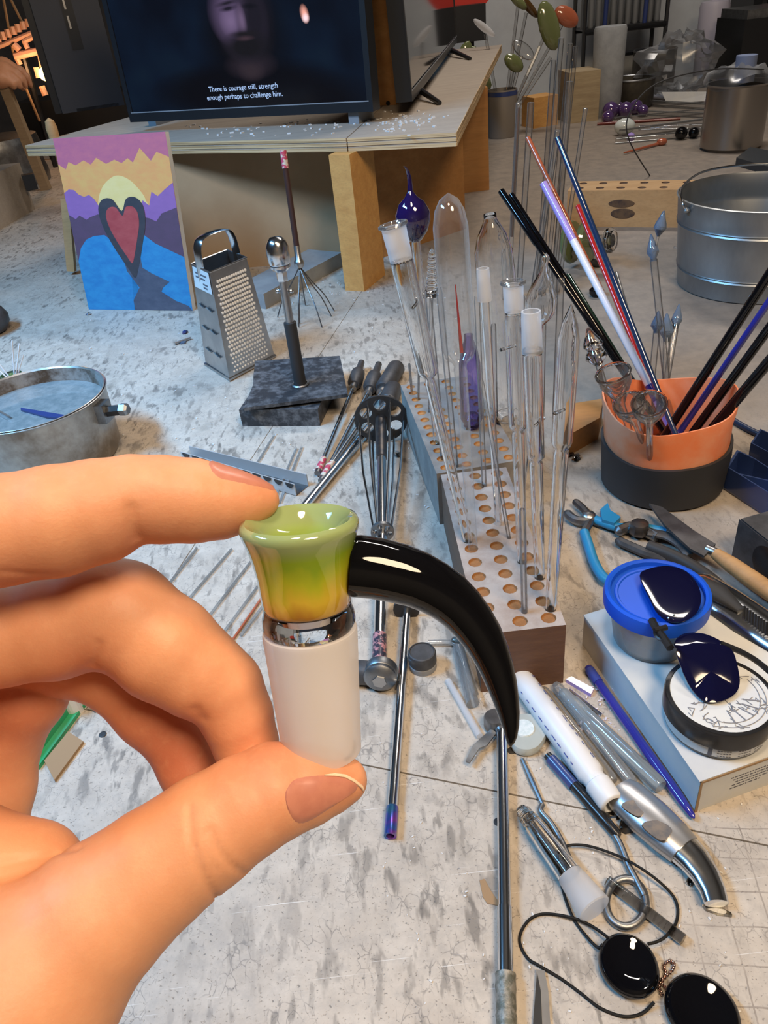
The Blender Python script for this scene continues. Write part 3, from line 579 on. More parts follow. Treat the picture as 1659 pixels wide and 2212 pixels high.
sc_ = [c for c in tv.children if c.name.startswith('screen')][0]; f0_ = on_screen(528, 150)[0]; pnn = on_screen(528, 150)[1]; uv_ = pnn.cross(d); uv_ = uv_ if uv_.z > 0 else -uv_
for nm_, ax__ in (('su', d), ('sv', uv_)): sc_.data.attributes.new(nm_, 'FLOAT', 'POINT').data.foreach_set('value', [((v.co + WL[sc_]) - f0_).dot(ax__) + (.115 if nm_ == 'sv' else 0) for v in sc_.data.vertices])
def text(s, p, xd, yd, size, m, parent, ext=0.0002, name='lettering', align='CENTER', tilt=0.0):
    cu = bpy.data.curves.new(name, 'FONT'); cu.body = s; cu.size = size; cu.extrude = ext; cu.align_x = align; cu.align_y = 'CENTER'; cu.resolution_u = 3
    t = bpy.data.objects.new('tmp', cu); COL.objects.link(t); bpy.context.view_layer.update()
    me = bpy.data.meshes.new_from_object(t.evaluated_get(bpy.context.evaluated_depsgraph_get())); bpy.data.objects.remove(t); bpy.data.curves.remove(cu)
    x = Vector(xd).normalized(); y = Vector(yd); y = (y - x * y.dot(x)).normalized(); z = x.cross(y); p = Vector(p)
    T = Matrix(((x.x, y.x, z.x, p.x), (x.y, y.y, z.y, p.y), (x.z, y.z, z.z, p.z), (0, 0, 0, 1))); me.transform(Matrix.Translation(-WL[parent]) @ T)
    me.name = name; me.materials.append(M[m]); o = bpy.data.objects.new(name, me); COL.objects.link(o); o.parent = parent; WL[o] = WL[parent]; return o
for s_, px, py in (('There is courage still, strength', 525, 189), ('enough perhaps to challenge him.', 528, 207)):
    q, pn = on_screen(px, py); text(s_, q - pn * 0.0008, d, pn.cross(d) * -1 if pn.cross(d).z < 0 else pn.cross(d), 0.0136, 'e_text', tv, 0.0001, 'subtitle')
# second television turned to the right
uA, uB = G(888, 222, ZT + 0.02), G(986, 92, ZT + 0.02)
tv2, A2, d_, n_, w_, ln_, quad_ = screen('television', 'switched-off television facing right with dusty reflective screen on the shelf', uA, uB, ZT + 0.022, 0.42, True, 'tvgloss', t=0.03)
for p_, q_, r_ in (((838, 228), (893, 210), (950, 227)), ((940, 128), (962, 120), (1016, 130))):
    a_, b_, c_ = G(*p_, ZT), G(*q_, ZT) + V(0, 0, 0.024), G(*r_, ZT); build('foot', MB().tube([a_ + V(0, 0, .004), b_, c_ + V(0, 0, .004)], [0.005, 0.009, 0.005], 8), 'tvblack', tv2)
# dark monitor on the left, back turned
q0, q1 = G(136, 246, ZT + 0.0), G(232, 232, ZT + 0.0); dd = (q1 - q0).normalized(); nn = V(-dd.y, dd.x, 0)
mo = thing('monitor', 'dark monitor seen from behind at the far left of the shelf', 'monitor', V(q0.x, q0.y, ZT))
build('back_shell', MB().slab([q0, q1 + dd * 0.05, q1 + dd * 0.05 + V(0, 0, 0.45), q0 + V(0, 0, 0.45)], 0.05, nn), mat('monitor_shell', (0.022, 0.025, 0.035), 0.5), mo, smooth=False)
build('rim', MB().slab([q0 - dd * 0.02 + nn * .02, q0 + nn * .02, q0 + nn * .02 + V(0, 0, 0.46), q0 - dd * 0.02 + nn * .02 + V(0, 0, 0.46)], 0.02, nn), 'tvblack', mo, smooth=False)
build('port_recess', MB().slab([q0 + dd * 0.075 + V(0, 0, 0.15) - nn * .001, q0 + dd * 0.105 + V(0, 0, 0.15) - nn * .001, q0 + dd * 0.105 + V(0, 0, 0.28) - nn * .001, q0 + dd * 0.075 + V(0, 0, 0.28) - nn * .001], 0.002, nn), 'tvblack', mo, smooth=False)
for z0 in (0.20, 0.245): build('slot_glint', MB().slab([q0 + dd * 0.083 + V(0, 0, z0) - nn * .003, q0 + dd * 0.088 + V(0, 0, z0) - nn * .003, q0 + dd * 0.088 + V(0, 0, z0 + 0.03) - nn * .003, q0 + dd * 0.083 + V(0, 0, z0 + 0.03) - nn * .003], 0.003, nn), 'brushed', mo, smooth=False)  # thin metal bars put in for the bright glints inside the slot
build('stand', MB().slab([q0 + dd * 0.04, q0 + dd * 0.16, q0 + dd * 0.16 + nn * .12, q0 + dd * 0.04 + nn * .12], 0.008), 'tvblack', mo, smooth=False)
# wooden board standing between the two televisions
q = G(823, 236, ZT + .0005); tag(build('wooden_board', MB().slab([q - d * 0.07 + n * .055, q + d * 0.012 + n * .055, q + d * 0.012 + n * .067, q - d * 0.07 + n * .067], 0.42), 'brownply', smooth=False), 'brown board standing on the shelf between the two televisions', 'board')
# ------------------------------------------------------------------ painting
pBL, pBR = G(193, 668), G(417, 671); pd = (pBR - pBL).normalized(); pn_ = V(-pd.y, pd.x, 0); PH = 0.318
pu = (V(0, 0, 1) + pn_ * 0.16).normalized(); pz = pd.cross(pu)                # leans back
PW = (pBR - pBL).length
pt = thing('painting', 'canvas painting of a sunset, purple hills and a red heart above blue water', 'painting', (pBL + pBR) / 2)
build('canvas', MB().slab([pBL, pBR, pBR + pu * PH, pBL + pu * PH], 0.012, pu.cross(pd) * (1 if pu.cross(pd).dot(pn_) > 0 else -1)), 'whitepaint', pt, smooth=False)
def pmat(n, a, b): return mat(n, a, 0.55, col2=b, ns=40, lo=0.35, hi=0.65, stretch=(1, 1, 2))
M['p_pink'] = pmat('paint_pink', (0.50, 0.13, 0.18), (0.43, 0.11, 0.18)); M['p_org'] = pmat('paint_orange', (0.70, 0.30, 0.10), (0.68, 0.36, 0.11)); M['p_sun'] = pmat('paint_sun', (0.72, 0.53, 0.20), (0.74, 0.56, 0.24))
M['p_vio'] = pmat('paint_violet', (0.24, 0.11, 0.30), (0.27, 0.12, 0.33)); M['p_plum'] = pmat('paint_plum', (0.085, 0.05, 0.085), (0.10, 0.055, 0.10)); M['p_blue'] = pmat('paint_blue', (0.02, 0.17, 0.40), (0.03, 0.23, 0.46))
M['p_dark'] = pmat('paint_slate', (0.055, 0.065, 0.10), (0.08, 0.09, 0.13)); M['p_red'] = pmat('paint_red', (0.34, 0.045, 0.05), (0.40, 0.07, 0.07)); M['p_black'] = pmat('paint_black', (0.035, 0.035, 0.045), (0.05, 0.045, 0.055))
# canvas coordinates u,v in 0..1 (v up)
def paint(name, pts, m, lay, sm=4):
    P = [pBL + pd * (u * PW) + pu * (v * PH) for u, v in pts]
    out = pu.cross(pd); out = out if out.dot(pn_) < 0 else -out
    if sm: P = smooth_path(P, sm, True)
    P = [p + out * (0.0002 + 0.00025 * lay) for p in P]
    return build(name, MB().slab(P, 0.0002, out), m, pt, smooth=False)
paint('pink_sky', [(0, .6), (1, .6), (1, 1), (0, 1)], 'p_pink', 0, 0)
paint('orange_sky', [(0, .55), (0, .86), (.06, .83), (.1, .87), (.16, .85), (.24, .875), (.3, .85), (.36, .885), (.44, .85), (.52, .87), (.58, .85), (.64, .875), (.68, .85), (.76, .925), (.84, .855), (.9, .90), (1, .87), (1, .5)], 'p_org', 1, 0)
paint('sun', [(.30, .55), (.30, .64), (.36, .72), (.45, .77), (.53, .785), (.62, .76), (.70, .70), (.74, .64), (.74, .55)], 'p_sun', 2)
paint('violet_hills', [(0, .45), (0, .70), (.05, .72), (.10, .715), (.13, .69), (.18, .675), (.23, .685), (.27, .66), (.31, .61), (.36, .55), (.36, .45)], 'p_vio', 3, 0)
paint('violet_hills', [(.62, .45), (.66, .585), (.71, .645), (.76, .615), (.80, .69), (.85, .665), (.92, .70), (1, .735), (1, .45)], 'p_vio', 3, 0)
paint('plum_hills', [(0, .30), (0, .575), (.06, .55), (.10, .57), (.16, .545), (.20, .56), (.28, .575), (.34, .54), (.4, .5), (.6, .5), (.66, .555), (.74, .545), (.80, .525), (.86, .57), (.93, .585), (1, .60), (1, .30)], 'p_plum', 4, 0)
paint('blue_water', [(0.0, 0), (0.0, .30), (.05, .38), (.12, .43), (.20, .45), (.30, .455), (.4, .40), (.5, .3), (.55, 0)], 'p_blue', 5, 0)
paint('blue_water', [(.45, 0), (.5, .3), (.58, .40), (.66, .455), (.76, .40), (.88, .36), (1, .32), (1, 0)], 'p_blue', 5, 0)
paint('dark_path', [(.46, 0), (.46, .06), (.54, .14), (.45, .24), (.44, .30), (.50, .34), (.55, .36), (.60, .33), (.60, .26), (.68, .225), (.83, .175), (.76, .14), (.74, .115), (.86, .06), (.97, .03), (1, 0)], 'p_dark', 6, 0)
def heart(k, cx=.505, cy=.565):
    return [(cx + k * x, cy + k * y) for x, y in ((0, .02), (-.055, .075), (-.13, .075), (-.175, .03), (-.165, -.05), (-.11, -.15), (-.03, -.255), (.01, -.30), (.05, -.25), (.11, -.14), (.16, -.04), (.165, .04), (.12, .08), (.05, .075))]
paint('heart_outline', heart(1.22), 'p_black', 7); paint('heart', heart(0.86, .505, .545), 'p_red', 8)
# wooden strip behind the painting
q0, q1 = G(152, 594), G(168, 590); o_ = Y(134, 430, q0.y + 0.02); tag(build('wooden_strip', MB().tube([q0 + V(0.006, 0, 0.009), V(o_.x + .008, o_.y, o_.z)], [0.0125, 0.0125], 4), 'maple', smooth=False), 'narrow pale wooden strip leaning behind the left edge of the painting', 'wood strip')
# ------------------------------------------------------------------ box grater
g0, g1, g2 = G(497, 824), G(594, 772), G(445, 790)
GH = 0.168
ex_ = (g1 - g0); gd = ex_.normalized(); gn = V(-gd.y, gd.x, 0); gw = ex_.length; gdep = (g2 - g0).length
gr = thing('box_grater', 'tall silver box grater with many small holes and a strap handle beside the painting', 'grater', g0 + gd * gw / 2)
b4 = [g0, g1, g1 + (g2 - g0), g2]; gc = sum(b4, V(0, 0, 0)) / 4
t4 = [gc + (p - gc) * 0.74 + V(0, 0, GH) for p in b4]
mb = MB(); mb.add(b4 + t4, [(i, (i + 1) % 4, 4 + (i + 1) % 4, 4 + i) for i in range(4)])
inn = [gc + (p - gc) * 0.97 for p in b4] + [gc + V(0, 0, GH) + (p - gc - V(0, 0, GH)) * 0.97 for p in t4]
k = len(mb.v); mb.add(inn, [(i, 4 + i, 4 + (i + 1) % 4, (i + 1) % 4) for i in range(4)]); mb.add(t4 + inn[4:], [(i, (i + 1) % 4, 4 + (i + 1) % 4, 4 + i) for i in range(4)])
build('body', mb, 'brushed', gr, smooth=False)
build('rolled_rim', MB().tube([p + V(0, 0, 0.003) for p in b4], 0.003, 8, closed=True), 'brushed', gr); build('top_rim', MB().tube(t4, 0.0016, 6, closed=True), 'brushed', gr)
def face_pt(u, v, side=0): a, b, c, e_ = b4[side], b4[(side + 1) % 4], t4[(side + 1) % 4], t4[side]; return (a * (1 - u) + b * u) * (1 - v) + (e_ * (1 - u) + c * u) * v
def face_n(side): return -((b4[(side + 1) % 4] - b4[side]).cross(t4[side] - b4[side])).normalized()
f_n = face_n(0); f_n = f_n if f_n.dot(gn) < 0 else -f_n
nub = MB()
for r_ in range(22):
    for c_ in range(13):
        u = 0.12 + 0.76 * (c_ + 0.5 * (r_ % 2)) / 12.5; v = 0.07 + 0.83 * r_ / 21
        p = face_pt(u, v); T = frame(p, p + f_n); s_ = 0.0025 if v > .2 else .0018
        nub.lathe([(s_, 0), (s_ * 0.95, 0.0008), (s_ * 0.5, 0.0012), (1e-6, 0.0013)], 6, T)
M['nub'] = mat('bright_punched_steel', (0.9, 0.9, 0.9), 0.3, 0.15); tag(build('punched_teeth', nub, 'nub', gr), kind='stuff')
s_n = face_n(3); s_n = s_n if s_n.dot(gd) < 0 else -s_n
for v in (0.20, 0.42, 0.63):
    for u in (0.30, 0.68):
        a = [face_pt(u + du, v + dv_, 3) + s_n * 0.0003 for du, dv_ in ((-.13, .02), (-.05, -.006), (.05, -.012), (.13, .006), (.05, .004), (-.04, .012))]
        build('slicing_slot', MB().slab(a, 0.0006, s_n), 'tvblack', gr, smooth=False); build('slot_lip', MB().tube([p + s_n * 0.002 for p in (a[0], a[5], a[4], a[3])], 0.0011, 6), 'brushed', gr)
lab = [face_pt(u, v, 3) + s_n * 0.0008 for u, v in ((0.08, .99), (.08, .80), (.95, .80), (.95, .99))]; build('price_label', MB().slab(lab, 0.0003, s_n), 'paper', gr, smooth=False)
for k_, (u0, u1, v) in enumerate(((.2, .8, .95), (.2, .7, .915), (.55, .8, .87), (.55, .75, .84))): build('label_print', MB().slab([face_pt(u_, v_, 3) + s_n * 0.0012 for u_, v_ in ((u0, v), (u0, v - .016), (u1, v - .016), (u1, v))], 0.0001, s_n), 'ink', gr, smooth=False)
ta, tb = (t4[0] + t4[3]) / 2, (t4[1] + t4[2]) / 2; hh = 0.042
build('handle', MB().tube(smooth_path([ta - V(0, 0, .03), ta + V(0, 0, 0.004), ta + gd * 0.004 + V(0, 0, hh * .75), ta + gd * 0.018 + V(0, 0, hh), tb - gd * 0.018 + V(0, 0, hh), tb - gd * 0.004 + V(0, 0, hh * .75), tb + V(0, 0, 0.004), tb - V(0, 0, .03)], 5), 0.009, 12, flat=0.16, up=gd), 'steel', gr)
# ------------------------------------------------------------------ chrome headed tool stand
st = thing('tool_stand', 'chrome knob on a rod rising from black steel plates', 'tool stand', V(-0.11, 1.03, 0))
a, b = G(524, 921), G(692, 920); u_ = (b - a).normalized(); v_ = V(-u_.y, u_.x, 0)
build('base_block', MB().slab([a, b, b + v_ * 0.10, a + v_ * 0.10], 0.026), 'plate', st, smooth=False)
pz_ = 0.030; pl = [G(x, y, pz_) for x, y in ((528, 888), (752, 858), (735, 775), (553, 786), (549, 815), (548, 838))]
build('base_plate', MB().slab(pl, 0.005), 'plate', st, smooth=False)
rb = G(649, 831, pz_ + 0.005); rt = Y(608, 590, rb.y + 0.004); dr = (rt - rb).normalized()
build('weld_bead', MB().tube([rb + V(0.011 * math.cos(q), 0.011 * math.sin(q), 0.001) for q in (i * math.pi / 6 for i in range(12))], 0.0022, 6, closed=True), 'dullsteel', st)
def along(t): return rb + dr * t
build('black_sleeve', MB().tube([along(0), along(0.093)], 0.0087, 20), 'rubber', st)
build('rod', MB().tube([along(0.093), along(0.155)], 0.0058, 16), 'brushed', st)
hx = along(0.150); T = frame(hx, hx + dr)
build('hex_nut', MB().lathe([(0.007, 0), (0.0075, 0.001), (0.0075, 0.012), (0.006, 0.013)], 6, T), 'steel', st)
build('neck', MB().lathe([(0.0065, 0.012), (0.008, 0.016), (0.008, 0.026)], 20, T), 'steel', st)
build('chrome_knob', MB().lathe([(1e-6, 0.014), (0.010, 0.014), (0.0135, 0.018), (0.0135, 0.021), (0.0128, 0.0215), (0.0145, 0.024), (0.0152, 0.034), (0.0148, 0.044), (0.0125, 0.051), (0.008, 0.056), (1e-6, 0.0575)], 32, T), 'steel', st)
for sx in (-1, 1): build('set_screw', MB().ball(along(0.136) + RGT * sx * 0.009, 0.0034, 10), 'steel', st)
# ------------------------------------------------------------------ claw stand with splayed wires
wt, wj = Y(612, 330, 1.42), Y(643, 548, 1.395)
wk = thing('claw_stand', 'tall brown rod standing on a splayed claw of thin wires', 'claw stand', V(-0.10, 1.38, 0))
dw = (wj - wt).normalized()
build('rod', MB().tube([wt, wt + dw * 0.155], 0.0052, 14), mat('brown_anodised_rod', (0.09, 0.05, 0.045), 0.3, 0.5), wk)
build('patterned_tip', MB().tube([wt - dw * 0.004, wt + dw * 0.024], 0.0058, 14), 'skull', wk)
build('ferrule', MB().lathe([(0.0055, 0), (0.0058, 0.002), (0.0058, 0.022), (0.0085, 0.026), (0.009, 0.032), (0.006, 0.038)], 18, frame(wt + dw * 0.150, wt + dw * 0.19)), 'brushed', wk)
for fx, fy, ix, iy in ((600, 686, 618, 655), (646, 708, 650, 640), (648, 700, 655, 650), (696, 708, 672, 640), (716, 684, 690, 652), (722, 672, 684, 640), (660, 660, 655, 620)):
    s_ = wt + dw * 0.185; f_ = G(fx, fy) + V(0, 0, .001); m_ = s_.lerp(f_, 0.72) + V(0, 0, 0.008); build('claw_wire', MB().tube(smooth_path([s_, s_.lerp(m_, 0.5) + V(0, 0, -.002), m_, f_], 4), 0.0011, 6), 'darksteel', wk)
# ------------------------------------------------------------------ drilled wooden racks for glass tubes
BZ = 0.0665
def drilled(name, label, corner, ux, uy, nx, ny, cw, cl, h, hole_r, mats, group=None, depth=0.04):
    ux, uy = Vector(ux).normalized(), Vector(uy).normalized(); w, l = nx * cw, ny * cl; c = Vector(corner)
    def P(x, y, z): return c + ux * x + uy * y + V(0, 0, z)
    b = thing(name, label, 'wood block', P(w / 2, l / 2, 0), group)
    mb = MB(); K = 12
    bt = [P(0, 0, 0), P(w, 0, 0), P(w, l, 0), P(0, l, 0)]; tp = [p + V(0, 0, h) for p in bt]; fl_ = [p - V(0, 0, 0.0030) for p in tp]; mb.add(bt + tp + fl_, [(3, 2, 1, 0), (8, 9, 10, 11)] + [(i, (i + 1) % 4, 4 + (i + 1) % 4, 4 + i) for i in range(4)])
    build('block_body', mb, mats[0], b, smooth=False)
    tm = MB(); h0 = None
    for i in range(nx):
        for j in range(ny):
            cx_, cy_ = (i + 0.5) * cw, (j + 0.5) * cl; outer, ring_, low = [], [], []
            for k in range(K):
                q = math.pi / 4 + 2 * math.pi * k / K; dx, dy = math.cos(q), math.sin(q); s_ = 1 / max(abs(dx), abs(dy))
                outer.append(P(cx_ + dx * s_ * cw / 2, cy_ + dy * s_ * cl / 2, h)); ring_.append(P(cx_ + dx * hole_r, cy_ + dy * hole_r, h)); low.append(P(cx_ + dx * hole_r, cy_ + dy * hole_r, h - 0.0002))
            # corner points so that the cells tile
            o4 = [P(cx_ + sx * cw / 2, cy_ + sy * cl / 2, h) for sx, sy in ((1, 1), (-1, 1), (-1, -1), (1, -1))]
            n0 = len(tm.v); tm.v += [tuple(p) for p in outer + ring_ + o4]
            for k in range(K):
                k2 = (k + 1) % K; tm.f.append((n0 + k, n0 + k2, n0 + K + k2, n0 + K + k)); tm.m.append(0)
            for a_, ci in enumerate(o4):
                ks = sorted(range(K), key=lambda k: (outer[k] - ci).length)[:2]
                if (outer[ks[0]] - ci).length > 1e-6: tm.f.append((n0 + ks[0], n0 + ks[1], n0 + 2 * K + a_)); tm.m.append(0)
            if i + j == 0: hp0 = P(cx_, cy_, h); h0 = build('drilled_hole', MB().lathe([(hole_r * 1.02, 0.0001), (hole_r * 0.9, -0.0021), (hole_r * 0.85, -0.0023), (1e-6, -0.0023)], K, Matrix.Translation(hp0), math.pi / 4, caps=False), mats[2], b, smooth=False)
            else: hc = h0.copy(); COL.objects.link(hc); hc.parent = b; hc.location = P(cx_, cy_, h) - hp0
    build('drilled_top', tm, mats[1], b, smooth=False, ang=30)
    return b, P
# (each hole is a shallow real recess below the dusty top plate)
rk, PF = drilled('tube_rack', 'near dark walnut block drilled with three rows of holes holding clear glass tubes', (0.0640, 0.4440, 0), (1, 0, 0), (0, 1, 0), 3, 12, 0.0232, 0.0203, BZ, 0.0062, ('walnut', 'dustwood', 'holewood'))
ra = math.radians(5); rk2, PR = drilled('tube_rack', 'far dusty grey drilled block behind the walnut one holding glass tubes', (0.0600, 0.6905, 0), (math.cos(ra), math.sin(ra), 0), (-math.sin(ra), math.cos(ra), 0), 4, 12, 0.0232, 0.0188, BZ, 0.0055, ('greywood', 'greywood', 'holewood'))
# ------------------------------------------------------------------ glass tubes standing in the racks
M['thinglass'] = thin_glass('tall_tube_glass', (.97, .975, .98), (.93, .94, .95), .35, .03, .32, .04)
def profile_tube(name, label, base, top_px, top_y, segs, extra=None, cat='glass tube', group='clear glass tubes standing in the racks', m='glass'):
    """segs: (fraction from base 0..1, radius in mm, optional) outline of a tube of revolution from base to tip"""
    t = Y(*top_px, top_y); T = frame(base, t); ln = (t - base).length
    o = thing(name, label, cat, base, group)
    prof = [(r / 1000, f * ln) for f, r in segs]
    if m == 'glass' and max(r for _, r in segs) > 4.5:
        wall = [(max(r - .0013, r * .55), z) for r, z in prof if r > 0.002]; prof = prof + [(r, z - .0008 * (k == 0)) for k, (r, z) in enumerate(reversed(wall))]; prof.append(prof[0]); m = 'clear'
    build('tube', MB().lathe(prof, 20, T, caps=False), m, o, ang=60)
    if extra: extra(o, T, ln)
    return o, T, ln
def hole(px, py): return G(px, py, BZ - 0.0015)
def fjoint(f0, f1, r0, r1, lip=True):                                # frosted female / male joint sleeve
    def fn(o, T, ln):
        h = ln; pr = [(r0 / 1000, f0 * h), (r1 / 1000, f1 * h)]
        build('frosted_joint', MB().lathe([(r0 / 1000 * .8, f0 * h), (r0 / 1000, f0 * h), (r1 / 1000, f1 * h), (r1 / 1000 * .8, f1 * h)], 24, T, caps=False), 'frostjoint', o)
        if lip: build('lip', MB().tube([T @ V(math.cos(q) * (r1 + .6) / 1000, math.sin(q) * (r1 + .6) / 1000, f1 * h + 0.0016) for q in (2 * math.pi * i / 20 for i in range(20))], 0.0016, 8, closed=True), 'glass', o)
    return fn
def knob(f, r, phi, ln_mm, rr=1.5):
    def fn(o, T, ln): build('side_arm', MB().tube([T @ V(0, 0, f * ln), T @ V(math.cos(phi) * (r + ln_mm) / 1000, math.sin(phi) * (r + ln_mm) / 1000, f * ln + 0.001)], [rr / 1000 * .8, rr / 1000], 8), 'clear', o)
    return fn
def both(*fs):
    def fn(o, T, ln):
        for f in fs: f(o, T, ln)
    return fn
b = hole(1012, 1172)
profile_tube('glass_tube', 'leaning clear tube with flared frosted joint, leftmost in the walnut rack', b, (847, 478), 0.60, [(0, 3.6), (.02, 4.6), (.545, 4.8), (.565, 4.0), (.575, 7.4), (.59, 8.6), (.885, 9.2), (.90, 8.8)], both(fjoint(.895, .985, 8.8, 9.6), knob(.77, 8, 0.3, 8)))
b = hole(1022, 1185)
profile_tube('glass_tube', 'tall round-topped clear tube with a red thread inside, beside the leaning tube', b, (968, 416), 0.60, [(0, 4.2), (.42, 5.0), (.55, 5.4), (.565, 5.0), (.575, 6.0), (.59, 11.4), (.61, 13.4), (.92, 13.4), (.96, 11.2), (.985, 7.0), (1.0, 1e-4)],
    lambda o, T, ln: build('red_thread', MB().tube([T @ V(.003, 0, ln * .60), T @ V(.001, 0, ln * .78)], [0.0016, 0.0004], 8), 'red', o), m='thinglass')
b = G(1100, 905, BZ)
profile_tube('glass_tube', 'wide bullet-shaped clear tube standing behind the frosted rods', b, (1058, 462), 0.80, [(0, 10), (.02, 20.5), (.74, 20.5), (.84, 19.5), (.91, 15), (.965, 8), (.98, 6.5), (1.0, 6.5)])
b = hole(1077, 1135)
profile_tube('glass_tube', 'slim clear tube ending in a narrow frosted male joint', b, (1043, 580), 0.60, [(0, 3.2), (.89, 3.6), (.90, 4.2)], fjoint(.895, 1.0, 5.8, 5.0, False))
b = hole(1128, 1216)
profile_tube('glass_tube', 'clear tube with lipped frosted joint and side arm in the middle of the rack', b, (1108, 604), 0.555, [(0, 4.4), (.50, 5.2), (.515, 4.4), (.525, 6.8), (.54, 7.4), (.88, 7.4), (.90, 6.4)], both(fjoint(.905, .985, 7.0, 7.6), knob(.80, 7, 3.0, 9)))
b = hole(1166, 1250)
profile_tube('glass_tube', 'clear tube capped by a broad frosted male joint', b, (1147, 672), 0.52, [(0, 4.4), (.48, 5.4), (.495, 4.6), (.505, 6.8), (.86, 7.0), (.88, 7.0)], both(fjoint(.87, 1.0, 7.6, 6.9, False), knob(.62, 7, 0.0, 6)))
b = hole(1189, 1318)
profile_tube('glass_tube', 'pointed clear tube at the near right corner of the walnut rack', b, (1234, 655), 0.49, [(0, 4.6), (.56, 5.6), (.575, 5.0), (.585, 6.4), (.60, 7.6), (.90, 7.6), (.945, 5.5), (.98, 2.2), (1.0, 1e-4)], knob(.70, 7, math.pi, 6))
b = hole(1124, 1075)
profile_tube('glass_tube', 'clear tube topped by an onion-shaped bulb with a drawn tip', b, (1180, 545), 0.66, [(0, 4), (.70, 4.6), (.735, 4.6), (.76, 10), (.79, 13.6), (.83, 14), (.87, 11), (.93, 4), (.96, 2.4), (.97, 3.6), (.985, 3.4), (1.0, 1e-4)])
b = hole(945, 960)
profile_tube('glass_tube', 'clear stem carrying a dark cobalt blue bulb with a curled tip', b, (897, 515), 0.76, [(0, 4), (.97, 4.6), (1.0, 4.0)], lambda o, T, ln: (
    build('cobalt_bulb', MB().lathe([(1e-6, -.004), (.006, -.002), (.0125, .006), (.0165, .016), (.0165, .024), (.012, .033), (.006, .038), (.0028, .043), (1e-6, .046)], 24, Matrix.Translation(V(0, 0, 0)) @ T @ Matrix.Translation(V(0, 0, ln))), 'cobalt', o),
    build('curled_tip', MB().tube(smooth_path([T @ V(0, 0, ln + .040), T @ V(.001, 0, ln + .052), T @ V(-.001, 0, ln + .062), T @ V(-.005, 0, ln + .066)], 4), [.003 - .0027 * i / 12 for i in range(13)], 8), 'cobalt', o)), 'glass ornament', None)
# twisted icicle and violet glass in the far rack
b = G(928, 890, BZ); t = Y(933, 560, .78); T = frame(b, t); ln = (t - b).length
o = thing('glass_icicle', 'small twisted clear glass icicle on a thin stem behind the round-topped tube', 'glass ornament', b)
build('stem', MB().tube([b, T @ V(0, 0, ln * .82)], .0022, 10), 'glass', o)
build('twist', MB().lathe([(0.0028 + .0035 * (1 - i / 24) + (.0013 if i % 3 == 0 else 0), ln * (.80 + .0105 * i)) for i in range(24)] + [(1e-6, ln * 1.06)], 14, T), 'clear', o)
b = G(1020, 925, BZ); t = Y(1012, 720, .79); o, T, ln = profile_tube('glass_tube', 'violet tinted glass vessel with bubbly neck behind the clear tubes', b, (1012, 722), .79, [(0, 4), (.05, 9), (.12, 13), (.70, 12), (.85, 9), (.95, 5), (1, 5)], None, 'glass vessel', None, 'glasspurple')
build('bubbled_foot', MB().lathe([(.004, -.001), (.010, .004), (.008, .008), (.011, .013), (.007, .018)], 16, T), 'glasspurple', o)
thin = [(890, 850, 884, 786, .86, 1.6), (904, 862, 905, 770, .84, 1.4), (958, 990, 925, 640, .72, 3.2), (985, 1010, 948, 622, .70, 3.0), (1046, 1052, 1030, 640, .66, 2.6), (1070, 905, 1066, 700, .80, 3.0), (1140, 940, 1128, 640, .76, 3.4), (1100, 1165, 1040, 820, .57, 1.8), (1170, 905, 1175, 660, .80, 3.0), (1133, 1325, 1128, 1100, .47, 2.6), (1200, 905, 1212, 600, .82, 4.0)]
for i, (bx, by, tx, ty, yy, r) in enumerate(thin):
    lab = ('short thin rod at the far left of the grey rack', 'short thin rod second from the left of the grey rack', 'plain clear tube behind the leaning tube', 'plain clear tube just left of the round-topped tube', 'slim plain tube between the round-topped and frosted tubes', 'plain tube in front of the bullet-shaped tube', 'plain tube behind the lipped frosted tube', 'thin slanting clear rod in the walnut rack', 'plain tube right of the onion bulb stem', 'short clear tube at the front of the walnut rack', 'plain tube at the far right of the grey rack')[i]
    profile_tube('glass_rod', lab, G(bx, by, BZ - .0015), (tx, ty), yy, [(0, r), (.97, r), (1.0, r * .8)])
# ------------------------------------------------------------------ tall glass rods in a tin behind the racks
hb = G(1150, 640)
tall = [(1165, 640, 1213, 82, 1.30, 4.2), (1178, 640, 1232, 94, 1.31, 3.6), (1190, 638, 1244, 100, 1.32, 3.6), (1160, 640, 1196, 130, 1.34, 4.4), (1196, 634, 1230, 176, 1.30, 5.2), (1150, 636, 1205, 282, 1.28, 5.0), (1205, 630, 1265, 234, 1.29, 3.6), (1120, 640, 1147, 222, 1.31, 5.4), (1098, 645, 1120, 222, 1.30, 4.0)]
tl = ('tallest clear rod of the bundle behind the racks', 'second tallest clear rod of the bundle behind the racks', 'tall clear rod right of the tallest pair', 'tall clear rod left of the tallest pair', 'clear tube with a flat open top in the tall bundle', 'clear tube ending beside the dark blue rod', 'thin clear rod at the right of the tall bundle', 'wide clear tube at the left of the tall bundle', 'brown tinted rod at the far left of the tall bundle')
for i, (bx, by, tx, ty, yy, r) in enumerate(tall):
    bb = G(bx, by); t = Y(tx, ty, yy + .05); T = frame(bb, t); ln = (t - bb).length; o = thing('glass_rod', tl[i], 'glass rod', bb, 'tall glass rods standing behind the racks')
    build('rod', MB().lathe([(r / 1000, 0), (r / 1000, ln), (r / 1400, ln + .0005)], 14, T), 'glassgrey' if i != 8 else 'glass', o)
    if i == 8: build('brown_core', MB().tube([T @ V(0, 0, ln * .35), T @ V(0, 0, ln * .98)], .0026, 8), mat('brown_glass_core', (.20, .10, .07), .2), o)
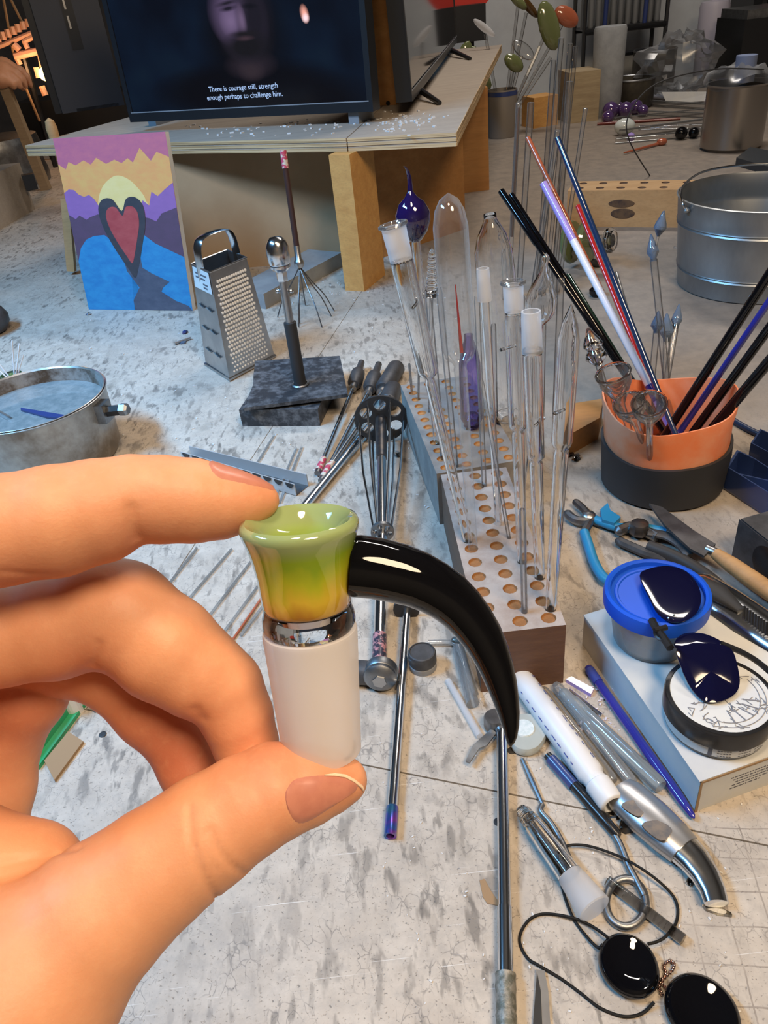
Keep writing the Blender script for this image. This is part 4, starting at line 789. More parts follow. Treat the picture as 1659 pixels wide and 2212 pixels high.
# ------------------------------------------------------------------ orange cup in its black sleeve
cc = V(0.3200, 0.728, 0); o = thing('silicone_cup', 'soft orange cup with wavy rim in a black sleeve holding coloured glass rods', 'cup', cc)
K = 48
def wav(a, z): 
    return 1.0 + z * (0.05 * math.sin(2 * a + .6) - 0.045 * math.cos(3 * a) + 0.02 * math.sin(5 * a + 1))
def cup_rings(prof, wv=True):
    rs = []
    for r, z, k in prof:
        rs.append([cc + V(math.cos(q) * r * wav(q, k), math.sin(q) * r * wav(q, k), z + (k * (.010 * math.sin(2 * q + 2.4) + .003 * math.sin(3 * q)))) for q in (2 * math.pi * i / K for i in range(K))])
    return rs
sleeve = MB(); sleeve.rings(cup_rings([(.062, 0, 0), (.0665, .003, 0), (.0690, .045, 0), (.0695, .056, .35), (.0665, .0565, .35), (.066, .045, 0), (.060, .004, 0)]), K, True, False); build('black_sleeve', sleeve, 'rubber', o, ang=50)
lin = MB(); lin.rings(cup_rings([(.064, .040, 0), (.0660, .052, .3), (.0668, .080, .8), (.0695, .097, 1.0), (.0693, .1035, 1.0), (.0677, .1035, 1.0), (.0650, .080, .8), (.062, .04, 0), (.056, .006, 0)]), K, False, True); build('orange_liner', lin, 'orange', o, ang=60)
def cup_rod(label, p, q, r, m, name='glass_rod', cat='glass rod', yb=0.0, yt=0.0, inset=None, group='glass rods in the orange cup'):
    a, b = Vector(p), Vector(q); o = thing(name, label, cat, a, group); build('rod', MB().tube([a, b], r, 12), m, o)
    if inset: 
        for t0, t1, rr, mm in inset: build('coloured_section', MB().tube([a.lerp(b, t0), a.lerp(b, t1)], r * rr, 12), mm, o)
    return o
def inside(dx, dy, z=.008): return cc + V(dx, dy, z)
def layer(k): y = -.046 + .0092 * k; return inside(min(.032, math.sqrt(max(0, .052 ** 2 - y * y))), y), .955 + .0115 * k
def left_rod(label, k, top, r, m, inset=None): b_, ty = layer(k); cup_rod(label, b_, Y(*top, ty), r, m, inset=inset)
left_rod('dark blue-black rod rising left from the orange cup, highest of the dark ones', 0, (1204, 298), .0034, 'bluerod')
left_rod('milky white rod with lilac upper end and indigo band leaning left from the cup', 1, (1174, 396), .0046, 'milk', [(.80, 1.0, 1.02, 'lilac'), (.27, .32, 1.04, 'indigo'), (.05, .27, 1.02, 'lilac')])
left_rod('clear white thick rod with blue tip behind the milky one', 3, (1262, 560), .0044, 'frostjoint')
left_rod('glossy black rod with squared end leaning far left out of the orange cup', 4, (1082, 412), .0036, 'black', [(.80, .999, 1.2, 'black')])
left_rod('second black rod leaning left just beside the first', 5, (1104, 420), .0036, 'black')
left_rod('red amber rod leaning left, tallest of the coloured ones', 6, (1140, 298), .0032, 'amber')
left_rod('smoky violet rod lying behind the two black rods', 7, (1195, 565), .0044, mat('smoky_violet', (.10, .085, .16), .15, coat=.5))
left_rod('short red rod standing behind the dark blue rod', 8, (1248, 445), .0032, 'red')
left_rod('dark green rod with a rounded end below the smoky violet rod', 9, (1226, 596), .0044, 'darkgreen')
left_rod('straw coloured clear rod right of the dark blue rod', 10, (1330, 590), .0036, 'glass')
for i, (px, py, yy, m, r, lb) in enumerate(((1662, 610, .70, 'black', .0048, 'black rod leaning right, uppermost at the frame edge'), (1664, 655, .72, 'indigo', .0036, 'indigo rod leaning right between the black rods'), (1664, 705, .68, 'black', .0046, 'black rod leaning right, second from below'), (1664, 770, .66, 'black', .0054, 'black rod leaning right, lowest at the frame edge'))):
    cup_rod(lb + ' in the orange cup', inside(-.012 + .01 * i, -.006 * i + .02), Y(px, py, yy).lerp(inside(0, 0), -.25), r, m)
# ornaments with blue blown tips
def ornament(label, p, q, bulbs, r=.0034):
    a, b = Vector(p), Vector(q); T = frame(a, b); ln = (b - a).length; o = thing('glass_ornament', label, 'glass ornament', a, None); build('stem', MB().tube([a, b], r, 12), 'glass', o)
    for k, (f, h, rr, m) in enumerate(bulbs):
        z = f * ln; build('blown_tip', MB().lathe([(r * .8, z), (rr * .5, z + h * .12), (rr, z + h * .32), (rr * .85, z + h * .5), (rr * .45, z + h * .75), (rr * .2, z + h * .95), (1e-6, z + h)], 16, T), m, o)
M['bluesmoke'] = clear('smoky_blue_glass', (.30, .42, .62), .02); M['bluesmoke'].node_tree.nodes['Principled BSDF'].inputs['Transmission Weight'].default_value = .75
ornament('clear glass stick with two blue flame tips standing tallest at the right of the cup', inside(.03, .04), Y(1412, 560, .86), [(.99, .030, .0068, 'bluesmoke')], .0044)
p0, p1 = Y(1410, 560, .862), Y(1424, 500, .862); ornament('upper blue flame glass drop balanced above the tallest stick', p0 + (p1 - p0) * .12, p1, [(.80, .028, .0070, 'bluesmoke')], .0016)
ornament('clear rod with knobbly blue end right of the tall blue stick', inside(.02, .045), Y(1440, 720, .85), [(.93, .034, .0085, 'bluesmoke')], .0042)
ornament('clear rod with a blue shaped end leaning right nearest the bucket', inside(.01, .05), Y(1462, 690, .86), [(.93, .030, .0065, 'bluesmoke')], .0040)
ornament('short clear rod with dark blue coil end in the orange cup', inside(-.004, .045), Y(1420, 700, .84), [(.93, .026, .0075, 'bluesmoke')], .0040)
# blown clear slides hanging over the cup's left side
def blown(label, p, q, r):
    a, b = Vector(p), Vector(q); T = frame(a, b); ln = (b - a).length; o = thing('glass_slide', label, 'glass slide', a, 'clear blown slides in the orange cup')
    build('stem', MB().lathe([(.0032, 0), (.0035, ln * .72), (r * .5, ln * .80), (r, ln * .92), (r * 1.02, ln), (r * .9, ln * 1.0), (r * .85, ln * .93), (.003, ln * .82)], 24, T), 'glass', o)
    build('rim', MB().tube([T @ V(r * math.cos(t), r * math.sin(t), ln) for t in (2 * math.pi * i / 24 for i in range(24))], .0016, 8, closed=True), 'clear', o)
blown('clear blown bowl slide with open mouth, leftmost over the cup rim', inside(-.035, -.03, .03), C(1324, 806, .760), .0165)
blown('clear blown bowl slide tucked between the two others', inside(-.022, -.034, .03), C(1358, 870, .752), .0145)
blown('clear blown bowl slide leaning right over the orange liner', inside(-.03, -.04, .035), C(1402, 872, .732), .0155)
ornament('clear knobbly glass ornament above the open slides', inside(-.045, -.012, .03), C(1285, 760, .83), [(.88, .030, .012, 'clear'), (.98, .030, .011, 'clear')], .0036)
tag(build('wood_offcut', MB().slab([G(x, y) for x, y in ((1228, 985), (1292, 948), (1300, 905), (1240, 915))], .030), 'brownply', smooth=False), 'brown wooden offcut lying between the drilled racks and the orange cup', 'wood block')
# ------------------------------------------------------------------ galvanised bucket
bc = V(0.694, 1.318, 0); o = thing('galvanised_bucket', 'grey galvanised metal bucket with wire bail at the right edge', 'bucket', bc)
h = .152; T = Matrix.Translation(bc)
pr = [(.118, 0), (.122, .002), (.1245, .030), (.1265, .0325), (.1252, .035), (.1275, .0375), (.1262, .040), (.1325, .105), (.1345, .1075), (.1332, .110), (.1352, .1125), (.134, .115), (.137, h - .004), (.1395, h), (.137, h + .001), (.1355, h - .003), (.1325, .115), (.1335, .111), (.131, .106), (.122, .03), (.117, .006), (1e-6, .005)]
build('body', MB().lathe(pr, 56, T), 'galv', o, ang=50)
build('wire_bail', MB().tube(smooth_path([bc + V(-.139, -.02, h - .012), bc + V(-.144, -.01, h + .002), bc + V(-.12, .05, h + .010), bc + V(-.05, .125, h + .013), bc + V(.05, .135, h + .012), bc + V(.12, .07, h + .008), bc + V(.142, 0, h - .012)], 6), .002, 8), 'steel', o)
build('bail_ear', MB().ball(bc + V(-.1385, -.02, h - .012), .006, 12, (1, 1, .8)), 'galv', o)
build('bail_ear', MB().ball(bc + V(.1385, 0, h - .012), .006, 12, (1, 1, .8)), 'galv', o)
sh_ = MB()
for i in range(40):
    a_, r_ = rng.uniform(0, 6.28), .11 * math.sqrt(rng.uniform(0, 1)); p = bc + V(r_ * math.cos(a_), r_ * math.sin(a_), .045); q = p + V(rng.normal(0, .02), rng.normal(0, .02), rng.uniform(0, .008)); sh_.tube([p, q], rng.uniform(.002, .005), 6)
tag(build('glass_scraps', sh_, 'glass'), 'heap of clear glass scraps lying inside the galvanised bucket', 'glass scraps', kind='stuff')
tag(build('bucket_water', MB().lathe([(.1205, .040), (1e-6, .0405)], 40, Matrix.Translation(bc), caps=False), 'water'), 'shallow murky water inside the galvanised bucket', 'water', kind='stuff')
# ------------------------------------------------------------------ pot with water at the left
pc = V(-.449, .955, 0); o = thing('metal_pot', 'stained round metal pot of cloudy water with a bolt handle at the left edge', 'pot', pc)
ph, prd = .091, .097; T = Matrix.Translation(pc)
build('body', MB().lathe([(.082, 0), (.091, .002), (.0945, .010), (.096, .05), (prd, ph - .002), (prd + .003, ph), (prd, ph + .002), (prd - .002, ph)], 64, T, caps=False), 'pot', o)
build('inside_wall', MB().lathe([(prd - .002, ph), (.094, .05), (.088, .008), (1e-6, .006)], 64, T, caps=False), 'potin', o)
build('rim', MB().tube([pc + V(math.cos(q) * (prd + .001), math.sin(q) * (prd + .001), ph) for q in (2 * math.pi * i / 64 for i in range(64))], .0016, 6, closed=True), 'steel', o)
ha = math.radians(-14); hd = V(math.cos(ha), math.sin(ha), 0); hp_ = pc + hd * (prd - .004) + V(0, 0, .071)
build('bolt_plate', MB().box(hp_ + hd * .008, (.014, .022, .026), ha), 'dullsteel', o, smooth=False)
build('bolt', MB().tube([hp_ + hd * .012, hp_ + hd * .036 + V(0, 0, .003)], .0075, 6), 'plastic', o, smooth=False)
build('bolt_end', MB().lathe([(.0085, 0), (.0085, .008), (.006, .011), (1e-6, .011)], 6, frame(hp_ + hd * .034 + V(0, 0, .003), hp_ + hd * .05 + V(0, 0, .003))), 'dullsteel', o, smooth=False)
tag(build('pot_water', MB().lathe([(.0943, .072), (1e-6, .0725)], 48, T, caps=False), 'water'), 'cloudy grey water filling the stained metal pot', 'water', kind='stuff')
zw = .073; tag(build('blue_glass_strip', MB().slab([G(46, 884, zw), G(160, 903, zw), G(160, 909, zw), G(100, 903, zw), G(46, 888, zw)], .0025), 'navy', smooth=False), 'dark blue glass strip lying in the pot water', 'glass strip')
tag(build('clear_glass_strip', MB().tube([G(-10, 888, zw), G(20, 905, zw)], .004, 6), 'glass'), 'clear glass piece floating at the left of the pot water', 'glass strip')
# black rubber bulb and a small jar of reed sticks
q = G(20, 715); o = thing('rubber_bulb', 'matt black rubber bulb tool standing at the left edge', 'bulb', q + V(-.03, 0, 0)); T = Matrix.Translation(q + V(-.045, .0, 0))
build('bulb', MB().lathe([(.022, 0), (.040, .004), (.050, .018), (.051, .03), (.044, .044), (.028, .056), (.017, .064)], 32, T), 'graphite', o)
build('neck', MB().lathe([(.017, .064), (.020, .072), (.021, .09), (.017, .10), (1e-6, .102)], 24, T), 'graphite', o)
q = G(38, 845); o = thing('reed_jar', 'small green glass jar with thin white sticks behind the metal pot', 'jar', q); T = Matrix.Translation(q)
build('jar', MB().lathe([(.018, 0), (.021, .004), (.021, .024), (.017, .03), (.015, .03), (.018, .022), (.018, .004), (1e-6, .003)], 28, T), thin_glass('green_jar_glass', (.55, .75, .45), (.2, .35, .12)), o)
build('violet_filling', MB().lathe([(.016, .012), (.0165, .022), (1e-6, .023)], 20, T, caps=False), 'lilac', o)
for tx, ty in ((26, 736), (42, 742), (50, 768), (-8, 778), (-14, 790)): build('white_stick', MB().tube([q + V(0, 0, .012), Y(tx, ty, q.y + .01)], .0013, 6), 'white', o)
# ------------------------------------------------------------------ tools lying on the bench
def pix(pts, z=0.0): return [G(x, y, z) for x, y in pts]
def flat_ring(name, outer, holes, th, T, m, parent):                  # plate with real round holes
    cu = bpy.data.curves.new(name, 'CURVE'); cu.dimensions = '2D'; cu.fill_mode = 'BOTH'; cu.extrude = th / 2
    for pts in [outer] + holes:
        sp = cu.splines.new('POLY'); sp.points.add(len(pts) - 1); sp.use_cyclic_u = True
        for i, (x, y) in enumerate(pts): sp.points[i].co = (x, y, 0, 1)
    t = bpy.data.objects.new('tmp', cu); COL.objects.link(t); bpy.context.view_layer.update()
    me = bpy.data.meshes.new_from_object(t.evaluated_get(bpy.context.evaluated_depsgraph_get())); bpy.data.objects.remove(t); bpy.data.curves.remove(cu)
    me.transform(T); me.transform(Matrix.Translation(-WL[parent])); me.name = name; me.materials.clear(); me.materials.append(M[m]); o = bpy.data.objects.new(name, me); COL.objects.link(o); o.parent = parent; WL[o] = WL[parent]; return o
def circ(r, n=32, cx=0, cy=0): return [(cx + r * math.cos(2 * math.pi * i / n), cy + r * math.sin(2 * math.pi * i / n)) for i in range(n)]
# claw pickup tool with a six-holed disc
o = thing('claw_tool', 'long pickup tool with six-holed black disc, wire cage and patterned grip lying on bench', 'pickup tool', V(0, .7, 0))
dc = G(823, 905, .036); s0 = G(826, 1148, .022); s1 = G(820, 1372, .012); s2 = G(819, 1452, .008); axd = (s0 - dc).normalized()
T = frame(dc, dc - axd, V(1, 0, 0)); R6 = .0345
flat_ring('holed_disc', circ(R6), [circ(.0082, 16, .0215 * math.cos(a), .0215 * math.sin(a)) for a in (math.pi / 6 + i * math.pi / 3 for i in range(6))], .003, T, 'rubber', o)
build('hub_tube', MB().tube([dc - axd * .004, dc + axd * .06, dc + axd * .09], [.0075, .0070, .0065], 16), 'darksteel', o)
build('shaft', MB().tube([dc + axd * .07, s0, s1], .0056, 16), 'steel', o)
for a in (math.pi / 6 + .5 + i * math.pi / 3 for i in range(6)):
    p = dc + (T.to_3x3() @ V(math.cos(a) * .029, math.sin(a) * .029, 0)); q = s0 + (T.to_3x3() @ V(math.cos(a) * .009, math.sin(a) * .009, 0)); build('cage_wire', MB().tube([p - axd * .012, p, p.lerp(q, .5) + (T.to_3x3() @ V(math.cos(a) * .003, math.sin(a) * .003, 0)), q], .0014, 8), 'steel', o)
T2 = frame(s0, s0 - axd); flat_ring('holed_collar', circ(.0125, 24), [circ(.0028, 10, .0082 * math.cos(a), .0082 * math.sin(a)) for a in (i * math.pi / 3 for i in range(6))], .004, T2, 'dullsteel', o)
build('patterned_grip', MB().tube([s1, s2], .0064, 16), 'wrap', o)
# plunger rod with rainbow tip
o = thing('plunger_rod', 'slim chrome rod with rainbow tip lying between the caps', 'metal rod', V(0, .4, 0))
a, b = G(879, 1318, .009), G(843, 1806, .005); b2 = a.lerp(b, .90)
build('shaft', MB().tube([a, b2], .0038, 16), 'steel', o); build('rainbow_tip', MB().lathe([(.004, 0), (.0046, .001), (.0046, (b - b2).length), (.0030, (b - b2).length), (.0028, (b - b2).length - .004)], 16, frame(b2, b)), 'rainbow', o); build('black_stop', MB().lathe([(.004, 0), (.0125, 0), (.0125, .004), (.004, .005)], 24, frame(a + V(0, 0.004, 0), b)), 'rubber', o)
# long chrome claw with corroded grip
o = thing('dab_rod', 'long chrome rod with corroded grip and thumb lever at bottom centre', 'metal rod', V(.06, .25, 0))
a, b, c, e_ = G(1084, 1580, .008), G(1090, 1960, .006), G(1092, 2105, .006), G(1096, 2330, .0065)
build('shaft', MB().tube([a, b], .0042, 16), 'steel', o); build('sleeve', MB().tube([b, c], .0047, 16), 'steel', o)
n_ = 22; build('corroded_grip', MB().tube([c.lerp(e_, i / (n_ - 1)) for i in range(n_)], [.0060 + .0004 * (i == 0) + .0003 * rng.normal() for i in range(n_)], 14), mat('corroded_metal', (.16, .16, .13), .6, .6, col2=(.33, .31, .27), ns=180, lo=.42, hi=.58, bs=.6), o)
q = G(1068, 1558, .008); build('collar', MB().lathe([(.007, -.006), (.0085, -.005), (.0085, .004), (.0075, .006), (1e-6, .006)], 24, Matrix.Translation(q)), 'dullsteel', o)
build('lever', MB().slab(pix([(1062, 1576), (1072, 1586), (1052, 1612), (1036, 1618), (1014, 1650), (1006, 1646), (1022, 1612)], .006), .0015), 'dullsteel', o, smooth=False)
build('collar_arm', MB().tube([q, a], .004, 10), 'dullsteel', o)
# graphite tipped rods
def gtool(label, head0, head1, rh, tail, rr, zt=.006, wrap=True, step=True):
    h0, h1, t_ = G(*head0, .012), G(*head1, .012), G(*tail, zt); o = thing('graphite_tool', label, 'graphite tool', h1, 'graphite tipped rods beside the claw tool'); ln = (h1 - h0).length; T = frame(h0, h1)
    pr = [(rh * .45, 0), (rh * .5, ln * .38), (rh * .95, ln * .48), (rh, ln * .6), (rh, ln * .9), (rh * .7, ln)] if step else [(rh * .8, 0), (rh, ln * .08), (rh, ln * .95), (rh * .8, ln)]
    build('graphite_head', MB().lathe(pr, 20, T), 'graphite', o); build('ferrule', MB().tube([h1 - (h1 - h0) * .05, h1.lerp(t_, .05)], rh * .52, 14), 'brushed', o)
    build('rod', MB().tube([h1.lerp(t_, .03), t_], rr, 12), 'steel', o)
    if wrap: build('patterned_end', MB().tube([h1.lerp(t_, .90), h1.lerp(t_, 1.02)], rr * 1.5, 12), 'skull', o); build('end_plug', MB().tube([h1.lerp(t_, 1.02), h1.lerp(t_, 1.05)], rr * 1.35, 12), 'dullsteel', o)
gtool('left graphite reamer with stepped head beside the black plate', (781, 783), (765, 832), .011, (690, 1012), .0030)
gtool('second graphite reamer with stepped head right of the left one', (818, 787), (799, 842), .0115, (700, 1028), .0032)
gtool('thick plain graphite cylinder head on a rod behind the claw disc', (858, 792), (828, 842), .0135, (704, 1020), .0030, step=False)
gtool('short stubby graphite head on a long rod running under the finger', (850, 838), (838, 872), .0135, (655, 1098), .0052, .006, False, False)
# graphite puck, metal knob and rubber cap
q = G(914, 1440); o = thing('graphite_puck', 'black graphite puck on a clear glass foot beside the slim rod', 'puck', q); T = Matrix.Translation(q)
build('glass_foot', MB().lathe([(.0118, 0), (.0122, .001), (.0122, .006), (.0115, .0065)], 32, T), 'frostjoint', o); build('puck', MB().lathe([(.011, .0066), (.0124, .0075), (.0124, .017), (.0116, .0186), (.0105, .019), (.0102, .0182), (1e-6, .0184)], 36, T), 'graphite', o)
q = G(822, 1500); o = thing('metal_weight', 'grey metal weight with hexagonal face lying under the patterned grip', 'weight', q); T = frame(q + V(.002, .008, .0148), q + V(.0, -.004, .016)) 
build('knob', MB().lathe([(.010, -.009), (.0142, -.008), (.0142, -.001), (.0136, .0), (.0142, .001), (.0142, .004), (.011, .007), (1e-6, .008)], 36, T), 'dullsteel', o); build('hex_face', MB().lathe([(.0062, .006), (.0062, .0092), (1e-6, .0092)], 6, T), 'brushed', o, smooth=False)
q = G(778, 1475); tag(build('rubber_stopper', MB().lathe([(.007, -.014), (.0105, -.012), (.011, .008), (.009, .012), (1e-6, .013)], 24, frame(q + V(0, .002, .011), q + V(-.01, .004, .0115))), 'graphite'), 'black rubber stopper half hidden behind the frosted joint', 'stopper')
# thin glass pieces around there
def stick(name, label, p, q, r, m='brightglass', group=None, z=.003, cat='glass rod', n=10):
    a, b = G(*p, z), G(*q, z); return tag(build(name, MB().tube([a, b], r, n), m), label, cat, group)
stick('glass_rod', 'short iridescent glass rod pointing at the thumb lever', (968, 1470), (1036, 1590), .0028, 'frostjoint')
q = G(975, 1390, .004); o = thing('glass_hook', 'bent clear glass tube piece right of the graphite puck', 'glass piece', q)
build('tube', MB().tube(smooth_path(pix([(925, 1388), (970, 1388), (990, 1400), (1010, 1450), (1028, 1500)], .004), 5), .0024, 10), 'brightglass', o); build('bubbled_end', MB().ball(G(985, 1386, .004), .005, 12), 'clear', o)
stick('glass_rod', 'broken clear glass tube beside the bent piece', (990, 1400), (1022, 1520), .0055, 'brightglass', None, .006)
for i, (p, q) in enumerate((((592, 940), (548, 1012)), ((640, 968), (592, 1080)), ((652, 965), (604, 1086)), ((425, 1184), (356, 1272)), ((500, 1186), (402, 1300)), ((548, 1205), (440, 1345)), ((560, 1262), (478, 1372)), ((566, 1290), (498, 1388)), ((575, 1300), (520, 1372)))):
    lb = ('thin glass stringer lying left of the rods, uppermost', 'thin glass stringer pair member beside the serrated channel, left one', 'thin glass stringer pair member beside the serrated channel, right one', 'thin glass stringer showing under the forefinger, leftmost', 'thin glass stringer under the forefinger, second from left', 'thin glass stringer crossing toward the bowl, third from left', 'thin glass stringer close beside the bowl, fourth', 'pinkish thin stringer nearest the bowl', 'short thin stringer tip against the bowl neck')[i]
    stick('glass_stringer', lb, p, q, .0016 if i != 7 else .0013, 'brightglass' if i != 7 else 'amber', 'glass stringers on the bench', .0018, 'glass stringer', 6)
M['sheet'] = mat('light_sheet_metal', (.50, .51, .52), .4, .35)
# serrated channel
a, b = G(396, 1000), G(640, 1072); d = (b - a).normalized(); nn = V(-d.y, d.x, 0); o = thing('serrated_channel', 'folded sheet metal channel with a row of round notches under the forefinger', 'metal channel', a.lerp(b, .5)); ln = (b - a).length; hc = .017
build('side_wall', MB().slab([a, b, b + V(0, 0, hc), a + V(0, 0, hc)], .0012, nn), 'sheet', o, smooth=False); build('side_wall', MB().slab([a + nn * .016, b + nn * .024, b + nn * .024 + V(0, 0, hc), a + nn * .016 + V(0, 0, hc)], .0012, nn), 'sheet', o, smooth=False)
build('channel_floor', MB().slab([a, b, b + nn * .024, a + nn * .016], .001), 'darksteel', o, smooth=False)
for i in range(11): p = a.lerp(b, (i + .6) / 11) + V(0, 0, hc) - nn * .0004; build('notch', MB().slab([p + d * (.0062 * math.cos(t)) + V(0, 0, -.0062 * math.sin(t)) for t in (math.pi * k / 8 for k in range(9))], .0008, -nn), 'tvblack', o, smooth=False)
# green clamp and cardboard strip showing under the hand
o = thing('green_clamp', 'green metal clamp with bolts partly hidden below the curled fingers', 'clamp', G(140, 1560))
a, b = G(70, 1660), G(205, 1478); d = (b - a).normalized(); nn = V(d.y, -d.x, 0)
build('body', MB().slab([a - nn * .03, b - nn * .03, b + nn * .0, a + nn * .0], .014), 'green', o, smooth=False); build('flange', MB().slab([a, b - d * .02, b - d * .02 + nn * .007, a + nn * .007], .004), 'green', o, smooth=False)
for px, py in ((150, 1508), (205, 1500)): q = G(px, py, .016); build('bolt', MB().lathe([(.0075, -.016), (.0075, .004), (.0045, .004), (.0045, .001), (1e-6, .001)], 6 if px > 200 else 20, Matrix.Translation(q)), 'white' if px < 200 else 'dullsteel', o, smooth=False)
tag(build('cardboard_strip', MB().slab(pix([(98, 1648), (150, 1585), (182, 1606), (120, 1690)]), .003), 'tan', smooth=False), 'tan cardboard strip on the bench below the green clamp', 'cardboard')
tag(build('tan_scrap', MB().slab(pix([(1036, 1903), (1046, 1899), (1060, 1925), (1078, 1950), (1076, 1957), (1052, 1952), (1043, 1938)]), .0006), 'tan', smooth=False), 'torn tan scrap of tape left of the long chrome rod', 'scrap')
for i, (px, py, lb) in enumerate(((222, 1587, 'dark screw head in the bench below the curled fingers'), (1076, 1776, 'dark screw head in the bench left of the chrome rod'), (1105, 1622, 'dark screw head by the glass puddle'))):
    tag(build('screw_head', MB().lathe([(.0032, -.0004), (.0032, .0006), (.002, .0009), (1e-6, .0006)], 16, Matrix.Translation(G(px, py))), 'rubber'), lb, 'screw')  # dark discs stand in for small open holes in the bench top
# ------------------------------------------------------------------ white box with deli cup, jar and sunglasses
c0, c1, cr = G(1513, 1690, .034), G(1262, 1330, .034), G(1659, 1637, .034); ex1 = (cr - c0).normalized(); ey1 = (c1 - c0); BW = .115
o = thing('white_box', 'flat white cardboard box under the blue lidded cup and black jar', 'box', V(c0.x + .05, c0.y + .08, 0)); Zd = V(0, 0, -.034)
build('body', MB().hexa([c0 + Zd, c0 + ex1 * BW + Zd, c1 + ex1 * BW + Zd, c1 + Zd, c0, c0 + ex1 * BW, c1 + ex1 * BW, c1]), 'paper', o, smooth=False)
lid = MB(); lid.slab([c0 - ex1 * .0008, c0 + ex1 * BW, c1 + ex1 * BW, c1 - ex1 * .0008], .0012); build('lid_flap', lid, 'paper', o, smooth=False)
nf = V(ex1.y, -ex1.x, 0); build('torn_edge', MB().slab([c0 + Zd, c0 + Zd + ex1 * .0025, c0 + ex1 * .0018, c0], .0006, nf), 'tan', o, smooth=False); build('torn_edge', MB().slab([c0 + V(0, 0, -.0018), c0 + ex1 * BW + V(0, 0, -.0018), c0 + ex1 * BW, c0], .0005, nf), 'tan', o, smooth=False)
for k, (u0, u1, zz) in enumerate(((.026, .075, -.0095), (.028, .070, -.0125), (.030, .066, -.0155), (.028, .062, -.0185), (.027, .052, -.0215))):
    mbp = MB(); x_ = u0
    while x_ < u1: w_ = rng.uniform(.001, .004); mbp.slab([c0 + ex1 * x_ + V(0, 0, zz), c0 + ex1 * (x_ + w_) + V(0, 0, zz), c0 + ex1 * (x_ + w_) + V(0, 0, zz + .0011), c0 + ex1 * x_ + V(0, 0, zz + .0011)], .0001, nf); x_ += w_ + .0009
    tag(build('printed_line', mbp, 'ink', o, smooth=False), kind='stuff')
TZ = .0354
lc = G(1420, 1277, .086); o = thing('deli_cup', 'translucent plastic cup with bright blue lid standing on white box', 'cup', V(lc.x, lc.y, TZ)); T = Matrix.Translation(V(lc.x, lc.y, 0)); LR = .0405
build('cup_wall', MB().lathe([(LR * .70, TZ + .0002), (LR * .74, TZ + .002), (LR * .90, .078), (LR * .92, .080), (LR * .90, .080), (LR * .72, TZ + .003), (1e-6, TZ + .0015)], 40, T, caps=False), thin_glass('translucent_plastic', (.80, .82, .84), (.62, .66, .70), .5, .25, .55), o)
build('blue_lid', MB().lathe([(LR * .97, .0735), (LR, .074), (LR * 1.01, .082), (LR * .99, .0865), (LR * .93, .0875), (LR * .88, .0865), (LR * .86, .083), (LR * .80, .0822), (LR * .78, .0832), (LR * .74, .0832), (LR * .72, .0822), (1e-6, .0822)], 56, T, caps=False), 'bluebright', o)
tag(build('cup_contents', MB().lathe([(LR * .68, TZ + .003), (LR * .76, TZ + .016), (LR * .5, TZ + .021), (1e-6, TZ + .019)], 28, T, caps=False), mat('grey_contents', (.42, .40, .42), .7, col2=(.30, .28, .31), ns=120), o), kind='stuff')
jc = G(1556, 1500, .064); o = thing('jar', 'low clear jar with black lid ring and white illustrated label on white box', 'jar', V(jc.x, jc.y, TZ)); T = Matrix.Translation(V(jc.x, jc.y, 0)); JR = .0375
build('jar_body', MB().lathe([(JR * .86, TZ + .0002), (JR * .93, TZ + .002), (JR * .93, .052), (JR * .90, .052), (JR * .90, TZ + .003), (1e-6, TZ + .003)], 48, T, caps=False), thin_glass('jar_plastic', (.82, .83, .84), (.7, .72, .74), .6, .1, .4), o)
build('jar_label', MB().lathe([(JR * .938, TZ + .004), (JR * .938, .050)], 48, T, caps=False), 'paper', o)
build('black_lid', MB().lathe([(JR * .97, .049), (JR, .0495), (JR * 1.0, .0625), (JR * .975, .0645), (JR * .91, .0650), (JR * .90, .0640), (1e-6, .0640)], 56, T, caps=False), 'plastic', o)
build('lid_label', MB().lathe([(JR * .895, .0642), (1e-6, .0643)], 48, T, caps=False), 'paper', o)
dr_ = MB(); random.seed(5)
def jl(pts, w=.0003): dr_.tube([V(jc.x + x * JR * .88, jc.y + y * JR * .88, .0645) for x, y in pts], w, 4)
for k in range(26):
    a_, r_ = random.uniform(-2.9, .6), random.uniform(.25, .9); p = [(r_ * math.cos(a_), r_ * math.sin(a_))]
    for _ in range(5):
        a_ += random.uniform(-.14, .16); r_ = min(.95, max(.15, r_ + random.uniform(-.14, .14))); p.append((r_ * math.cos(a_), r_ * math.sin(a_)))
    jl(p)
for r_ in (.78, .90): jl([(r_ * math.cos(t), r_ * math.sin(t)) for t in (-1.9 + .1 * k for k in range(24))])
for t in (-1.6, -1.3, -1.0, -.7, -.4): jl([(.45 * math.cos(t - .1), .45 * math.sin(t - .1)), (.78 * math.cos(t), .78 * math.sin(t))], .0005)
tag(build('line_drawing', dr_, mat('grey_pen_line', (.22, .22, .24), .8), o), kind='stuff')
for a_ in (-1.95, -1.55, -1.2):
    mbp = MB()
    for r_ in range(4):
        for s_ in range(5):
            t0 = a_ + s_ * .055; zz = TZ + .0125 - r_ * .0026; mbp.add([V(jc.x + JR * .9405 * math.cos(t), jc.y + JR * .9405 * math.sin(t), z) for z in (zz, zz + .0008) for t in (t0, t0 + .04)], [(0, 1, 3, 2)])
    tag(build('label_print', mbp, 'ink', o, smooth=False), kind='stuff')
build('label_mark', MB().add([V(jc.x + JR * .9405 * math.cos(t), jc.y + JR * .9405 * math.sin(t), z) for z in (TZ + .004, TZ + .0135) for t in (-2.12, -2.04)], [(0, 1, 3, 2)]), 'ink', o, smooth=False)
